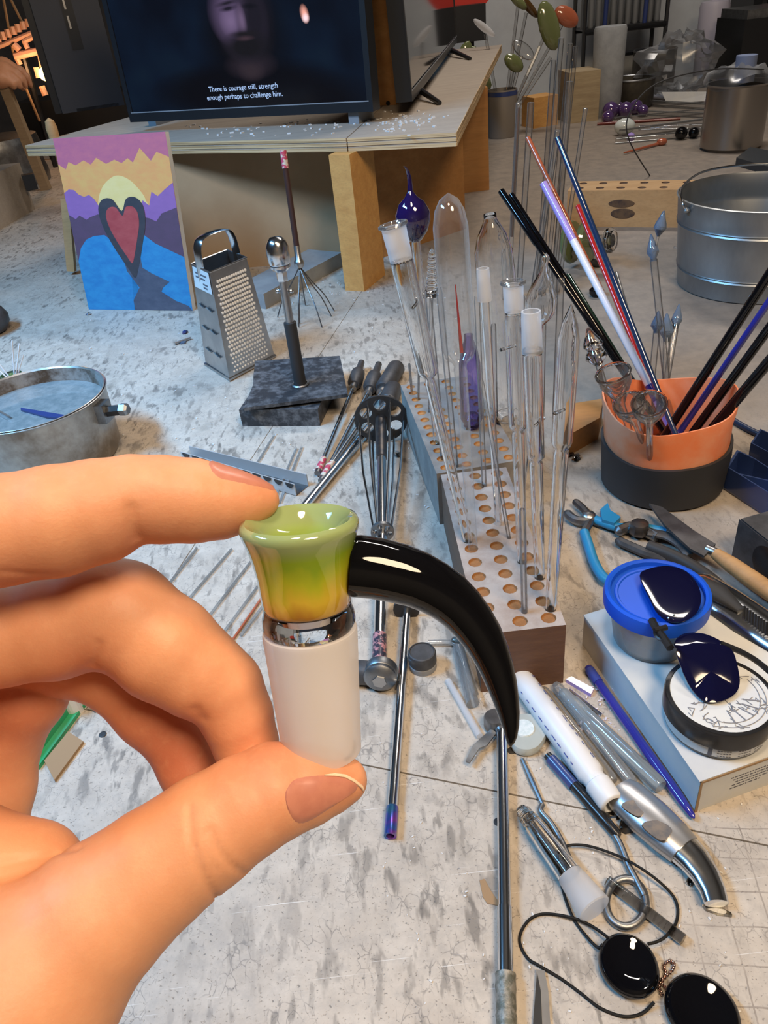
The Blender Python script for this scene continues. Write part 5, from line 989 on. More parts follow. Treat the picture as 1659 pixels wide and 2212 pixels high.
# sunglasses
o = thing('sunglasses', 'flip-up sunglasses with dark blue lenses resting on blue lid and black jar', 'sunglasses', G(1450, 1370, .085))
def lens(pts, zf, name='lens', m='lens'):
    P = [G(x, y, zf(x, y)) for x, y in smooth2(pts)]; c = sum(P, V(0, 0, 0)) / len(P); n = V(0, -.3, .95).normalized(); mb = MB(); k = len(P)
    rs = [[c + (p - c) * s_ + n * (.0004 * (1 - s_ * s_)) + n * off for p in P] for s_, off in ((.02, 0), (.35, 0), (.7, 0), (.93, 0), (1.0, -.0003), (1.0, -.0012), (.9, -.0013), (.02, -.0012))]
    mb.rings(rs, k); return build(name, mb, m, o)
def smooth2(pts, k=4): return [(p.x, p.y) for p in smooth_path([V(x, y, 0) for x, y in pts], k, True)]
lens([(1382, 1243), (1402, 1228), (1442, 1222), (1480, 1232), (1506, 1260), (1515, 1292), (1506, 1322), (1482, 1340), (1450, 1343), (1422, 1326), (1402, 1290)], lambda x, y: .0905)
zf2 = lambda x, y: .086 - .018 * min(1, max(0, (y - 1385) / 110))
lens([(1462, 1402), (1500, 1390), (1545, 1390), (1580, 1402), (1594, 1440), (1598, 1478), (1584, 1502), (1550, 1516), (1518, 1512), (1492, 1484), (1474, 1446)], zf2)
lens([(1458, 1385), (1478, 1368), (1520, 1368), (1560, 1386), (1555, 1398), (1500, 1396), (1462, 1400)], lambda x, y: .082)  # dark sheet shaped as a reflection behind the pair, not a third lens
build('bridge_hinge', MB().tube(pix([(1408, 1340), (1420, 1362), (1432, 1376), (1448, 1400)], .089), .0030, 8), 'plastic', o); build('hinge_pin', MB().tube(pix([(1414, 1362), (1440, 1355)], .091), .0022, 8), 'plastic', o); build('hinge_link', MB().tube(smooth_path(pix([(1418, 1350), (1414, 1368), (1424, 1380), (1440, 1386)], .089), 4), .0012, 6), 'plastic', o)
for px, py in ((1444, 1335), (1456, 1329)): build('lens_dot', MB().ball(G(px, py, .0925), .0010, 8), 'steel', o)  # two tiny steel balls set on the first lens
build('temple_arm', MB().tube(smooth_path([G(1556, 1390, .082), G(1600, 1408, .078), G(1640, 1432, .072), G(1690, 1475, .067)], 5), .0022, 8), 'plastic', o)
# ------------------------------------------------------------------ pens, tubes and knives on the right
def lying(name, label, cat, p, q, prof, m, z, parts=(), n=20, flat=None):
    a, b = G(*p, z), G(*q, z); T = frame(a, b, V(0, 0, 1)); ln = (b - a).length; o = thing(name, label, cat, V(a.x, a.y, 0)); 
    if flat: T = T @ Matrix.Diagonal((flat, 1, 1, 1))
    build('body', MB().lathe([(r, f * ln) for f, r in prof], n, T), m, o)
    for nm, pr, mm in parts: build(nm, MB().lathe([(r, f * ln) for f, r in pr], n, T), mm, o)
    return o, T, ln
lying('pen', 'deep blue pen lying along the left side of the white box', 'pen', (1270, 1442), (1500, 1768), [(0, .0032), (.01, .0038), (.86, .0038), (.9, .0034), (.985, .0022), (1, .0006)], 'indigo', .0042, [('pen_clip', [(.02, .0042), (.12, .0042)], 'inkblue')])
o, T, ln = lying('ointment_tube', 'white squeezed ointment tube with screw cap lying beside glass rods', 'tube', (1118, 1455), (1290, 1692), [(0, .0095), (.03, .0098), (.5, .0105), (.93, .0102), (.96, .0085), (1.0, .0085)], 'white', .0102, [('screw_cap', [(1.0, .0092), (1.005, .0098), (1.15, .0096), (1.16, .0088), (1.165, .0070), (1.12, .0068), (1.12, 1e-6)], 'white')])
mbp = MB()
for k in range(30):
    f = .10 + .8 * (k // 3) / 10 + rng.uniform(0, .02); ph = math.radians((-52, -38, 60)[k % 3]); w_ = rng.uniform(.02, .055)
    P = [T @ V(.0107 * math.cos(p), .0107 * math.sin(p), ln * g) for g in (f, f + w_) for p in (ph, ph + .07)]; mbp.add(P, [(0, 1, 3, 2)])
tag(build('blue_print', mbp, 'inkblue', o, smooth=False), kind='stuff')
M['irid'] = thin_glass('iridescent_tube_glass', (.90, .95, .98), (.80, .93, .97), 1.0, .03, .8, .3)
lying('glass_tube', 'clear glass tube lying beside the ointment tube, left of three', 'glass tube', (1172, 1488), (1326, 1688), [(0, .0030), (.03, .0042), (.97, .0042), (1, .0030)], 'brightglass', .0045)
lying('glass_tube', 'clear glass tube lying in the middle of three beside the ointment tube', 'glass tube', (1200, 1478), (1368, 1694), [(0, .0030), (.04, .0046), (.97, .0046), (1, .0034)], 'brightglass', .0048)
lying('glass_tube', 'shimmering blue-white glass tube, right of three lying beside the blue pen', 'glass tube', (1212, 1492), (1428, 1700), [(0, .0025), (.03, .0050), (.10, .0046), (.13, .0060), (.97, .0060), (1, .0050)], 'irid', .0062)
lying('glass_tube', 'slim clear glass tube lying on the right of the shimmering tube', 'glass tube', (1262, 1530), (1436, 1690), [(0, .0022), (.97, .0026), (1, .0018)], 'brightglass', .0030)
tag(build('lilac_glass_bar', MB().slab(pix([(1222, 1474), (1234, 1468), (1282, 1494), (1276, 1506)]), .004), 'lilac', smooth=False), 'small lilac glass bar at the foot of the walnut rack', 'glass piece')
stick('metal_pick', 'thin steel pick lying in the bits beside the glass tubes', (1230, 1490), (1300, 1545), .0012, 'steel', None, .002, 'pick', 8)
cm_ = MB()
for k in range(70): q = G(rng.uniform(1225, 1330), rng.uniform(1475, 1600)); s_ = rng.uniform(.0004, .0016); cm_.box(q + V(0, 0, s_ / 2), (s_ * 2, s_, s_), rng.uniform(0, 3))
tag(build('glass_crumbs', cm_, mat('glass_crumb', (.55, .5, .56), .25), smooth=False), 'scatter of tiny glass crumbs between the glass tubes and blue pen', 'glass crumbs', kind='stuff')
o, T, ln = lying('pen', 'black pen with navy clip lying under the ointment tube', 'pen', (1183, 1632), (1336, 1806), [(0, .0034), (.75, .0040), (.97, .0036), (1, .0026)], 'plastic', .0042, [('navy_clip', [(.05, .0044), (.4, .0044)], 'navy')])
# curved silver tool
o = thing('curved_tool', 'silver curved hook-shaped tool with two dark grip insets at lower right', 'hand tool', G(1440, 1810))
kp = [(1338, 1706, 38), (1352, 1720, 46), (1400, 1764, 50), (1450, 1810, 47), (1478, 1836, 42)]
kt = [(1472, 1830, 40), (1500, 1858, 37), (1524, 1892, 32), (1540, 1925, 28), (1548, 1952, 26)]
def flatbody(name, pts, m, zc, fl): P = [G(x, y, zc) for x, y, _ in pts]; return build(name, MB().tube(P, [r / F * ((p - EYE).dot(FWD)) for p, (_, _, r) in zip(P, pts)], 20, flat=fl, up=V(0, 0, 1)), m, o)
M['satin'] = mat('satin_silver', (.48, .48, .49), .32, .85)
flatbody('handle', kp, 'satin', .0085, .62); flatbody('curved_tip', kt, 'steel', .0080, .62)
for pts in ([(1342, 1742), (1368, 1730), (1388, 1740), (1393, 1752), (1378, 1766)], [(1386, 1784), (1420, 1774), (1446, 1788), (1450, 1800), (1428, 1818)]): build('grip_inset', MB().slab([G(p.x, p.y, .0166) for p in smooth_path([V(x, y, 0) for x, y in pts], 4, True)], .0012), 'darksteel', o, smooth=False)
M['flake'] = thin_glass('pale_flake_glass', (.85, .82, .72), (.8, .74, .6), 1.5, .05, .7)
tag(build('glass_flake', MB().slab(pix([(1516, 1958), (1548, 1962), (1578, 1976), (1580, 1982), (1550, 1978), (1524, 1968)]), .003), M['flake'], smooth=False), 'pale glass flake at the tip of the curved silver tool', 'glass flake')
# ring pick and bent pick
o = thing('ring_pick', 'grey wire pick ending in a round finger ring', 'pick', G(1330, 1800)); rc = [(1352 + 43 * math.cos(t), 1950 + 52 * math.sin(t)) for t in (2 * math.pi * k / 28 for k in range(28))]
build('wire', MB().tube(smooth_path(pix([(1246, 1690), (1300, 1765), (1335, 1815), (1358, 1870), (1374, 1900), (1392, 1935)], .0040), 5), .0023, 10), 'dullsteel', o); build('ring', MB().tube(pix(rc, .0030), .0026, 10, closed=True), 'dullsteel', o)
o = thing('bent_pick', 'thin grey dental pick with a bend lying over frosted glass piece', 'pick', G(1180, 1750))
build('flat_blade', MB().tube(pix([(1128, 1640), (1150, 1690), (1172, 1738)], .002), [.0016, .0022, .0014], 8), 'dullsteel', o); build('shank', MB().tube(smooth_path(pix([(1172, 1738), (1168, 1752), (1190, 1778), (1212, 1815), (1232, 1860), (1246, 1893)], .0035), 5), .0021, 10), 'dullsteel', o)
# glass puddle, nut, crystal, frosted cone, glass stick
q = G(1142, 1600); o = thing('glass_puddle', 'flattened clear glass blob with cloudy centre beside the horn tip', 'glass blob', q)
ol = [(1096, 1590), (1108, 1560), (1140, 1552), (1168, 1562), (1182, 1580), (1178, 1606), (1160, 1630), (1132, 1636), (1108, 1625)]; P = [G(p.x, p.y) for p in smooth_path([V(x, y, 0) for x, y in ol], 4, True)]; c = sum(P, V(0, 0, 0)) / len(P)
build('blob', MB().rings([[c + (p - c) * s_ + V(0, 0, z) for p in P] for s_, z in ((.9, 0), (1.0, .002), (1.0, .005), (.92, .0075), (.7, .008), (.02, .0075))], len(P)), mat('cloudy_glass', (.40, .42, .39), .08, coat=.8), o)
build('cloudy_centre', MB().lathe([(.0085, .0078), (.008, .0088), (1e-6, .0090)], 24, Matrix.Translation(c + V(-.003, .003, 0))), mat('cloudy_white', (.55, .62, .62), .25, col2=(.68, .72, .72), ns=300), o)
q = G(1320, 1762); o = tag(build('hex_nut', MB().lathe([(.0024, 0), (.0046, 0), (.0046, .003), (.0024, .003), (.0024, 0)], 6, Matrix.Translation(q), caps=False), 'steel', smooth=False), 'small steel hex nut beside the black pen tip', 'nut')
cr_ = MB(); q = G(1357, 1792); cr_.lathe([(.003, 0), (.0062, .002), (.0055, .006), (.002, .008)], 5, frame(q + V(-.004, .004, .003), q + V(.006, -.006, .004))); tag(build('glass_crystal', cr_, 'clear', smooth=False), 'small faceted clear glass chunk by the curved silver tool', 'glass chunk')
o, T, ln = lying('frosted_slide', 'clear glass slide piece with swirled tip and frosted flared end', 'glass piece', (1122, 1742), (1284, 1962), [(0, 1e-6), (.02, .0035), (.05, .0042), (.09, .0040), (.12, .0055), (.17, .0050), (.22, .0068), (.40, .0075), (.66, .0082), (.70, .0085), (.69, .0068), (.40, .0060), (.20, .0045), (.16, 1e-6)], 'clear', .0105, [('frosted_end', [(.70, .0086), (.76, .0092), (1.0, .0112), (1.01, .0104)], 'frostjoint'), ('inner_tube', [(.1, .002), (.66, .0026)], 'glass')])
for k in range(5): build('swirl_ring', MB().tube([T @ V(.0046 * math.cos(t) * (1 + .08 * k), .0046 * math.sin(t) * (1 + .08 * k), ln * (.06 + .03 * k)) for t in (2 * math.pi * j / 16 for j in range(16))], .0007, 6, closed=True), 'clear', o)
stick('glass_rod', 'flat clear glass strip lying under the finger ring', (1312, 1903), (1476, 2030), .0036, 'clear', None, .0038)
# ------------------------------------------------------------------ pendants, chain, blade
def pendant(label, px, py, rx, tilt, cords):
    c = G(px, py); o = thing('glass_pendant', label, 'pendant', c); T = Matrix.Translation(c) @ Matrix.Rotation(tilt, 4, 'Z') @ Matrix.Diagonal((1, 1.08, 1, 1))
    build('disc', MB().lathe([(rx * .6, 0), (rx * .9, .0015), (rx, .0055), (rx * .95, .009), (rx * .85, .0104), (rx * .72, .0098), (rx * .55, .0085), (rx * .3, .0078), (1e-6, .0076)], 56, T), 'black', o)
    for pts in cords: build('cord', MB().tube(smooth_path([G(x, y, z) for x, y, z in pts], 6), .00095, 8), 'cord', o)
    return o
pendant('round black glass pendant with cord in two loops at bottom right', 1356, 2096, .0172, .3, [
    [(1302, 2040, .007), (1290, 2046, .0045), (1258, 2012, .0015), (1236, 1978, .0015), (1217, 1926, .0015), (1205, 1862, .002), (1214, 1834, .0032), (1238, 1825, .004), (1278, 1829, .0048), (1338, 1850, .0062), (1382, 1874, .0075), (1421, 1902, .0062), (1453, 1934, .0022), (1464, 1962, .0015), (1460, 1994, .0015), (1440, 2021, .0045), (1420, 2034, .005), (1400, 2039, .006)],
    [(1312, 2026, .009), (1308, 2021, .007), (1274, 1998, .0035), (1234, 1982, .0036), (1179, 1974, .0012), (1147, 1984, .001), (1127, 2010, .001), (1123, 2037, .001), (1139, 2069, .001), (1163, 2085, .0022), (1210, 2113, .001), (1254, 2145, .001), (1294, 2176, .001), (1338, 2194, .001), (1369, 2195, .001), (1393, 2185, .001), (1413, 2165, .004)]])
pendant('second round black glass pendant cut off by the bottom edge', 1514, 2196, .0195, .5, [])
chn = [(1430, 2148), (1424, 2130), (1436, 2112), (1452, 2096), (1456, 2082), (1446, 2076), (1434, 2086), (1438, 2104), (1428, 2120), (1440, 2136)]
o = thing('ball_chain', 'short coppery bead chain bunched between the two black pendants', 'chain', G(1440, 2110))
for k, p in enumerate(smooth_path([V(x, y, 0) for x, y in chn], 3)): build('bead', MB().ball(G(p.x, p.y, .0012 + (.001 if k % 2 else 0)), .0011, 8), mat('rose_metal', (.55, .36, .30), .2, 1.0) if k == 0 else bpy.data.materials['rose_metal'], o)
bl_ = thing('blade', 'silver knife blade pointing up at the bottom edge', 'knife', G(1175, 2160)); build('blade', MB().slab([G(*p, .001) for p in ((1158, 2096), (1176, 2098), (1184, 2140), (1190, 2230), (1150, 2230), (1156, 2150))], .0012), 'brushed', bl_, smooth=False)
build('bevel', MB().slab([G(*p, .0022) for p in ((1160, 2100), (1168, 2140), (1172, 2230), (1150, 2230), (1156, 2150))], .0003), 'steel', bl_, smooth=False)
# ------------------------------------------------------------------ pliers, shears, paddle, torch, marver, tray
o = thing('pliers', 'blue handled pliers lying open between walnut rack and orange cup', 'pliers', G(1270, 1120))
build('jaw', MB().tube(smooth_path(pix([(1240, 1082), (1256, 1095), (1270, 1110), (1284, 1122)], .008), 4), [.0022] + [.0042] * 12, 8), 'darksteel', o); build('jaw', MB().tube(smooth_path(pix([(1222, 1106), (1240, 1122), (1262, 1126), (1284, 1122)], .008), 4), [.0028] + [.0050] * 12, 8), 'dullsteel', o)
build('pivot', MB().lathe([(.0065, -.004), (.0070, .003), (.005, .005), (1e-6, .0055)], 20, Matrix.Translation(G(1272, 1116, .010))), 'brushed', o)
build('handle', MB().tube(smooth_path(pix([(1284, 1122), (1300, 1128), (1322, 1136), (1345, 1140), (1400, 1142), (1440, 1150)], .008), 4), .0050, 10), 'bluegrip', o); build('handle', MB().tube(smooth_path(pix([(1262, 1150), (1272, 1180), (1284, 1216), (1304, 1248), (1330, 1262)], .008), 4), .0052, 10), 'bluegrip', o); build('tang', MB().tube(pix([(1278, 1120), (1262, 1150)], .008), .0045, 8), 'dullsteel', o)
build('grip_guard', MB().slab(pix([(1296, 1110), (1312, 1096), (1318, 1112), (1340, 1126), (1326, 1140), (1300, 1132)], .009), .006), 'bluegrip', o, smooth=False)
o = thing('shears', 'black handled cutting tool lying behind the blue lidded cup', 'shears', G(1400, 1170))
build('blade', MB().tube(smooth_path(pix([(1330, 1150), (1360, 1138), (1388, 1145), (1420, 1160)], .008), 4), [.002] + [.0058] * 12, 8), 'dullsteel', o); build('blade', MB().tube(smooth_path(pix([(1330, 1166), (1366, 1182), (1400, 1196), (1440, 1205)], .007), 4), [.002] + [.0050] * 12, 8), 'graphite', o)
build('pivot_block', MB().lathe([(.010, 0), (.011, .004), (.009, .012), (.004, .014)], 8, Matrix.Translation(G(1380, 1150, .006))), 'darksteel', o)
build('handle', MB().tube(smooth_path(pix([(1400, 1150), (1440, 1158), (1470, 1176), (1490, 1200)], .010), 4), [.006] * 12 + [.003], 10, flat=.6, up=V(0, 0, 1)), 'graphite', o); build('handle', MB().tube(smooth_path(pix([(1400, 1180), (1460, 1204), (1520, 1240), (1580, 1290), (1640, 1330)], .011), 4), .0065, 10), 'rubber', o)
o = thing('paddle', 'grey steel paddle with turned wooden handle lying right of the shears', 'paddle', G(1480, 1150))
build('paddle_blade', MB().slab(pix([(1402, 1092), (1430, 1100), (1500, 1152), (1545, 1180), (1520, 1206), (1490, 1190), (1436, 1140)], .018), .003), 'graphite', o, smooth=False); build('ferrule', MB().tube([G(1526, 1186, .019), G(1550, 1196, .019)], .0048, 12), 'brushed', o)
build('wooden_handle', MB().tube([G(1546, 1196, .019), G(1580, 1220, .019), G(1640, 1262, .018), G(1700, 1305, .017)], [.0058, .0078, .0085, .0075], 14), 'maple', o)
o = thing('hand_torch', 'large chrome hand tool with black grip inset leaving the right edge', 'hand tool', G(1580, 1320)); fb = [(1486, 1250, 20), (1510, 1268, 44), (1560, 1310, 56), (1620, 1352, 58), (1700, 1405, 52)]
P = [G(x, y, .030) for x, y, _ in fb]; build('body', MB().tube(P, [r / F * ((p - EYE).dot(FWD)) for p, (_, _, r) in zip(P, fb)], 24, flat=.7, up=V(0, 0, 1)), 'steel', o)
build('black_grip', MB().tube(pix([(1510, 1252), (1550, 1280), (1600, 1318)], .046), [.006, .0105, .004], 16, flat=.5, up=V(0, 0, 1)), 'rubber', o)
for k in range(9): p = G(1608 + 6 * k, 1326 + 4.4 * k, .0445); build('grip_ridge', MB().tube([p + V(-.003, -.006, -.001), p + V(.003, .007, .001)], .0016, 6), 'steel', o)
a, b = G(1580, 1205), G(1668, 1282); d = (b - a).normalized(); nn = V(-d.y, d.x, 0); w_ = .085; hm = .047; o = thing('graphite_mold', 'black graphite block with a round polished cavity at the right edge', 'graphite block', a.lerp(b, .5))
build('block', MB().slab([a + nn * .002, a + d * w_ + nn * .002, a + d * w_ + nn * .06, a + nn * .06], hm), 'graphite', o, smooth=False)
T = Matrix(((d.x, 0, -nn.x, a.x), (d.y, 0, -nn.y, a.y), (0, 1, 0, 0), (0, 0, 0, 1))); flat_ring('drilled_face', [(0, 0), (w_, 0), (w_, hm), (0, hm)], [circ(.0185, 28, .044, .0235)], .0006, T, 'graphite', o)
build('cavity', MB().lathe([(.0186, .0003), (.0165, -.0004), (.012, -.0011), (.006, -.0015), (1e-6, -.0016)], 32, T @ Matrix.Translation(V(.044, .0235, 0))), mat('polished_graphite', (.03, .03, .034), .22, .5), o)
M['navytray'] = mat('navy_tray_plastic', (.025, .05, .16), .25, coat=.5)
for nm, lb, pts, hh_ in (('plastic_tray', 'navy blue plastic tray nearer the graphite block', [(1562, 1058), (1584, 1022), (1620, 1040), (1690, 1088), (1690, 1135), (1650, 1116)], .030), ('plastic_tray', 'navy blue plastic tray behind the nearer one', [(1612, 1012), (1632, 982), (1700, 1014), (1700, 1062)], .034)):
    P = pix(pts); c = sum(P, V(0, 0, 0)) / len(P); k = len(P); o = thing(nm, lb, 'tray', c)
    build('tray_shell', MB().rings([[c + (p - c) * s_ + V(0, 0, z) for p in P] for s_, z in ((.94, 0), (1, .003), (1.03, hh_), (.95, hh_), (.9, .004))], k, True, True), 'navytray', o, smooth=False)
    build('tray_divider', MB().slab([c + (P[0] - c) * .9, c + (P[3 % k] - c) * .9, c + (P[3 % k] - c) * .9 + V(0, 0, hh_ * .8), c + (P[0] - c) * .9 + V(0, 0, hh_ * .8)], .002, V(.5, .8, 0)), 'navytray', o, smooth=False)
tag(build('cable', MB().tube(smooth_path(pix([(1572, 900), (1600, 918), (1640, 938), (1690, 952)], .004), 5), .004, 10), mat('dark_blue_cable', (.01, .02, .06), .4)), 'dark blue cable running off the right edge behind the orange cup', 'cable')
# loose bits
bits = [(400, 720, 'navy', .006, 'dark blue glass chip beside the grater'), (396, 742, 'bluesmoke', .005, 'pale blue glass chip beside the grater'), (210, 662, 'clear', .006, 'clear glass bead at the foot of the painting'), (192, 680, 'clear', .005, 'clear glass chip left of the painting foot'), (310, 668, 'amber', .004, 'brown glass chip under the painting'), (1245, 992, 'clear', .007, 'clear glass chip left of the orange cup'), (1232, 985, 'clear', .005, 'small clear glass crumb left of the orange cup'), (860, 985, 'clear', .006, 'clear glass bead beside claw tool cage'), (1490, 1905, 'clear', .003, 'tiny glass splinter under the curved tool')]
for px, py, m, r, lb in bits: tag(build('glass_chip', MB().lathe([(r * .4, 0), (r, r * .3), (r * .8, r * .7), (r * .2, r)], 5, Matrix.Translation(G(px, py)) @ Matrix.Rotation(px, 4, 'Z') @ Matrix.Diagonal((1.3, .8, 1, 1))), m, smooth=False), lb, 'glass chip')
stick('screwdriver_bit', 'short bright metal pin with dark end left of the grater', (378, 742), (412, 730), .0022, 'brushed', None, .003, 'pin')
dust = MB()
for k in range(260):
    x, y = rng.uniform(180, 1000), rng.uniform(640, 1100)
    if k < 90: x, y = rng.normal(720, 60), rng.normal(610, 22)
    s_ = rng.uniform(.0005, .0022); dust.box(G(x, y) + V(0, 0, s_ * .35), (s_ * 1.8, s_, s_ * .7), rng.uniform(0, 3))
for k in range(120): x, y = rng.uniform(820, 1640), rng.uniform(1500, 2200); s_ = rng.uniform(.0003, .0011); dust.box(G(x, y) + V(0, 0, s_ * .35), (s_ * 1.8, s_, s_ * .7), rng.uniform(0, 3))
tag(build('glass_dust', dust, mat('glass_dust', (.62, .62, .62), .3), smooth=False), 'fine glass crumbs scattered all over the bench', 'glass crumbs', kind='stuff')
# ------------------------------------------------------------------ far side of the bench
M['darkhole'] = mat('dark_drilled_hole', (.09, .045, .022), .8)  # dark brown colour of the shallow hole recesses
# maple block with two rows of holes and scorch marks
a, b = G(1252, 490), G(1500, 492); d = (b - a).normalized()
mb_, PB = drilled('drilled_block', 'light wooden block with two rows of holes and scorch marks behind the bucket', a - d * .03, d, V(-d.y, d.x, 0), 9, 2, .0445, .044, .078, .009, ('maple', 'maple', 'darkhole'))
for (x0, z0, w_, h_) in ((.118, .050, .028, .0085), (.122, .029, .026, .011)):
    T = frame(PB(x0, -.0004, z0), PB(x0, -1, z0), d); build('scorch_mark', MB().lathe([(w_, 0), (w_ * .9, .0003), (1e-6, .0003)], 24, T @ Matrix.Diagonal((1, h_ / w_, 1, 1))), mat('scorched_wood', (.055, .03, .02), .8, col2=(.12, .065, .03), ns=60), mb_, smooth=False)
# olive glass lens on a dark stand with a clear glass button
q = G(1300, 575); o = thing('glass_lens', 'olive glass disc with clear button end standing behind the coloured rods', 'glass disc', q)
c = Y(1258, 522, q.y); ax_ = V(.72, -.62, .12).normalized(); T = frame(c - ax_ * .03, c + ax_ * .05)
build('olive_disc', MB().lathe([(.002, 0), (.038, .002), (.040, .007), (.038, .012), (.012, .014)], 36, T), 'olive', o); build('olive_disc', MB().lathe([(.012, .030), (.036, .033), (.040, .040), (.036, .046), (.010, .048)], 36, T), 'olive', o); build('stem', MB().tube([T @ V(0, 0, .01), T @ V(0, 0, .085)], .011, 16), 'clear', o); build('clear_button', MB().lathe([(.010, .075), (.022, .078), (.023, .088), (.018, .094), (1e-6, .095)], 28, T), 'clear', o); build('stand', MB().tube([q, V(c.x, c.y, c.z - .03)], .007, 12), 'rubber', o)
q = G(1288, 640); o = tag(build('glass_bead', MB().lathe([(.008, 0), (.013, .006), (.013, .012), (.006, .019), (1e-6, .020)], 20, Matrix.Translation(q)), 'black'), 'glossy black glass bead lying behind the coloured rods', 'bead')
# steel pot with plastic wrap, dark tray, wire
q = G(1600, 328); o = thing('steel_pot', 'tall stainless steel pot with plastic film near the right edge', 'pot', q); T = Matrix.Translation(q + V(0, .07, 0)); r_ = .085
build('body', MB().lathe([(r_ * .9, 0), (r_, .008), (r_, .165), (r_ * 1.05, .170), (r_ * .98, .170), (r_ * .97, .01), (1e-6, .008)], 40, T), mat('stainless_pot', (.34, .31, .28), .28, .9), o)
fm = MB(); k = 28; fm.rings([[T @ V(r_ * s_ * math.cos(t) * (1 + .05 * math.sin(5 * t)), r_ * s_ * math.sin(t), z + .012 * math.sin(3 * t + s_ * 6)) for t in (2 * math.pi * i / k for i in range(k))] for s_, z in ((1.1, .168), (1.02, .185), (.7, .205), (.2, .212))], k, False, True)
M['film_'] = thin_glass('crumpled_clear_film', (.80, .82, .85), (.80, .82, .86), .8, .25, .75); build('plastic_film', fm, 'film_', o); build('blue_jar_lid', MB().lathe([(.028, .17), (.028, .235), (1e-6, .235)], 20, T @ Matrix.Translation(V(.01, .0, 0))), mat('pale_blue_plastic', (.22, .27, .42), .5), o)
tag(build('thin_wire', MB().tube(smooth_path([G(1404, 380), Y(1358, 300, 2.00), Y(1362, 240, 2.0), Y(1420, 180, 2.02), Y(1540, 150, 2.05), Y(1650, 150, 2.08)], 6), .0016, 6), 'rubber'), 'thin black wire looping up in front of the steel pot', 'wire')
P = pix([(1588, 358), (1618, 334), (1700, 350), (1700, 392), (1650, 376)]); tag(build('dark_tray', MB().slab(P, .02), mat('dark_slate', (.03, .035, .04), .5), smooth=False), 'flat black tray below the steel pot at the right edge', 'tray')
# black bead pair, red dab stick, white glass ball, violet bubbly glass, lying rods
for px, py, r, lb in ((1470, 302, .019, 'larger glossy black glass ball near the red dab stick'), (1497, 299, .016, 'smaller glossy black glass ball touching the larger one')): q = G(px, py); tag(build('glass_ball', MB().ball(q + V(0, 0, r), r, 20), 'black'), lb, 'glass ball', 'black glass balls')
a, b = G(1348, 330, .006), G(1424, 310, .006); o = thing('dab_stick', 'thin red glass stick with a round bead end on the far bench', 'glass stick', a); build('stick', MB().tube([a, b], [.0025, .005], 8), 'amber', o); build('bead', MB().ball(b + V(.008, 0, .004), .011, 14, (1.5, 1, 1)), 'amber', o)
q = G(1348, 292); tag(build('glass_egg', MB().ball(q + V(0, 0, .026), .026, 20, (1.35, 1, 1)), mat('opal_glass', (.55, .60, .60), .15, coat=.6)), 'pale opal glass egg at the left end of the lying tubes', 'glass egg')
q = G(1362, 306); tag(build('glass_bead', MB().lathe([(.008, 0), (.013, .008), (.011, .022), (1e-6, .028)], 16, Matrix.Translation(q)), 'lilac'), 'small violet glass bead beside the opal egg', 'bead')
o = thing('violet_glass', 'cluster of violet bubbly glass on the far bench left of the lying tubes', 'glass piece', G(1360, 262)); M['violetclear'] = mat('violet_solid_glass', (.07, .035, .13), .05, coat=1.0)
for px, py, r in ((1318, 258, .03), (1335, 250, .024), (1350, 256, .028), (1372, 248, .026), (1388, 252, .02), (1312, 268, .022)): build('bubble', MB().ball(G(px, py) + V(0, 0, r), r, 14), 'violetclear', o)
M['darkred'] = mat('dark_red_glass', (.14, .02, .015), .15)
lies = [((1300, 262), (1545, 238), .010, 'glassgrey', 'topmost grey tube lying on the far bench'), ((1390, 222), (1560, 232), .012, 'glassgrey', 'clear tube lying beneath the plastic bag'), ((1400, 208), (1560, 218), .010, 'milk', 'whitish violet rod lying against the plastic bag'), ((1340, 290), (1550, 262), .016, 'glass', 'thick clear tube lying right of the opal egg'), ((1330, 304), (1520, 288), .010, 'glassgrey', 'front clear tube lying behind the black balls'), ((1290, 268), (1470, 256), .005, 'darkred', 'thin dark red rod lying across the far tubes'), ((1400, 244), (1548, 250), .009, 'glass', 'clear tube lying in the middle of the far pile'), ((1380, 276), (1540, 272), .008, 'glass', 'clear tube second from the front of the far pile')]
for p, q, r, m, lb in lies: a, b = G(*p, r), G(*q, r); tag(build('glass_tube', MB().tube([a, b], r, 12), m), lb, 'glass tube', 'glass tubes lying on the far bench')
# crumpled plastic bag
q = G(1490, 222); rr = np.random.default_rng(3); bag = MB(); nb, mbn = 26, 16; rs = []
for j in range(mbn):
    th_ = math.pi * (j + .5) / mbn; ring = []
    for i in range(nb):
        ph_ = 2 * math.pi * i / nb; k = 1 + .20 * math.sin(3 * ph_ + 2 * th_) * math.sin(4 * th_) + .07 * rr.normal(); ring.append(q + V(.15 * k * math.sin(th_) * math.cos(ph_) - .03, .09 * k * math.sin(th_) * math.sin(ph_) + .08, .10 - .10 * math.cos(th_) * k))
    rs.append(ring)
zmin = min(p.z for r in rs for p in r); rs = [[p - V(0, 0, zmin - .001) for p in r] for r in rs]
bag.rings(rs, nb); o = thing('plastic_bag', 'crumpled clear plastic bag on the far bench behind the lying tubes', 'bag', q); build('bag_film', bag, 'film_', o, ang=20)
q2 = G(1540, 205); build('white_label', MB().slab([q + V(-.10, -.02, .012), q + V(.06, -.05, .006), q + V(.08, -.045, .035), q + V(-.12, -.01, .05)], .003, V(0, -1, 0)), 'paper', o, smooth=False); build('blue_print', MB().slab([q + V(.07, -.05, .02), q + V(.115, -.05, .02), q + V(.115, -.04, .075), q + V(.07, -.04, .075)], .003, V(0, -1, 0)), 'indigo', o, smooth=False)
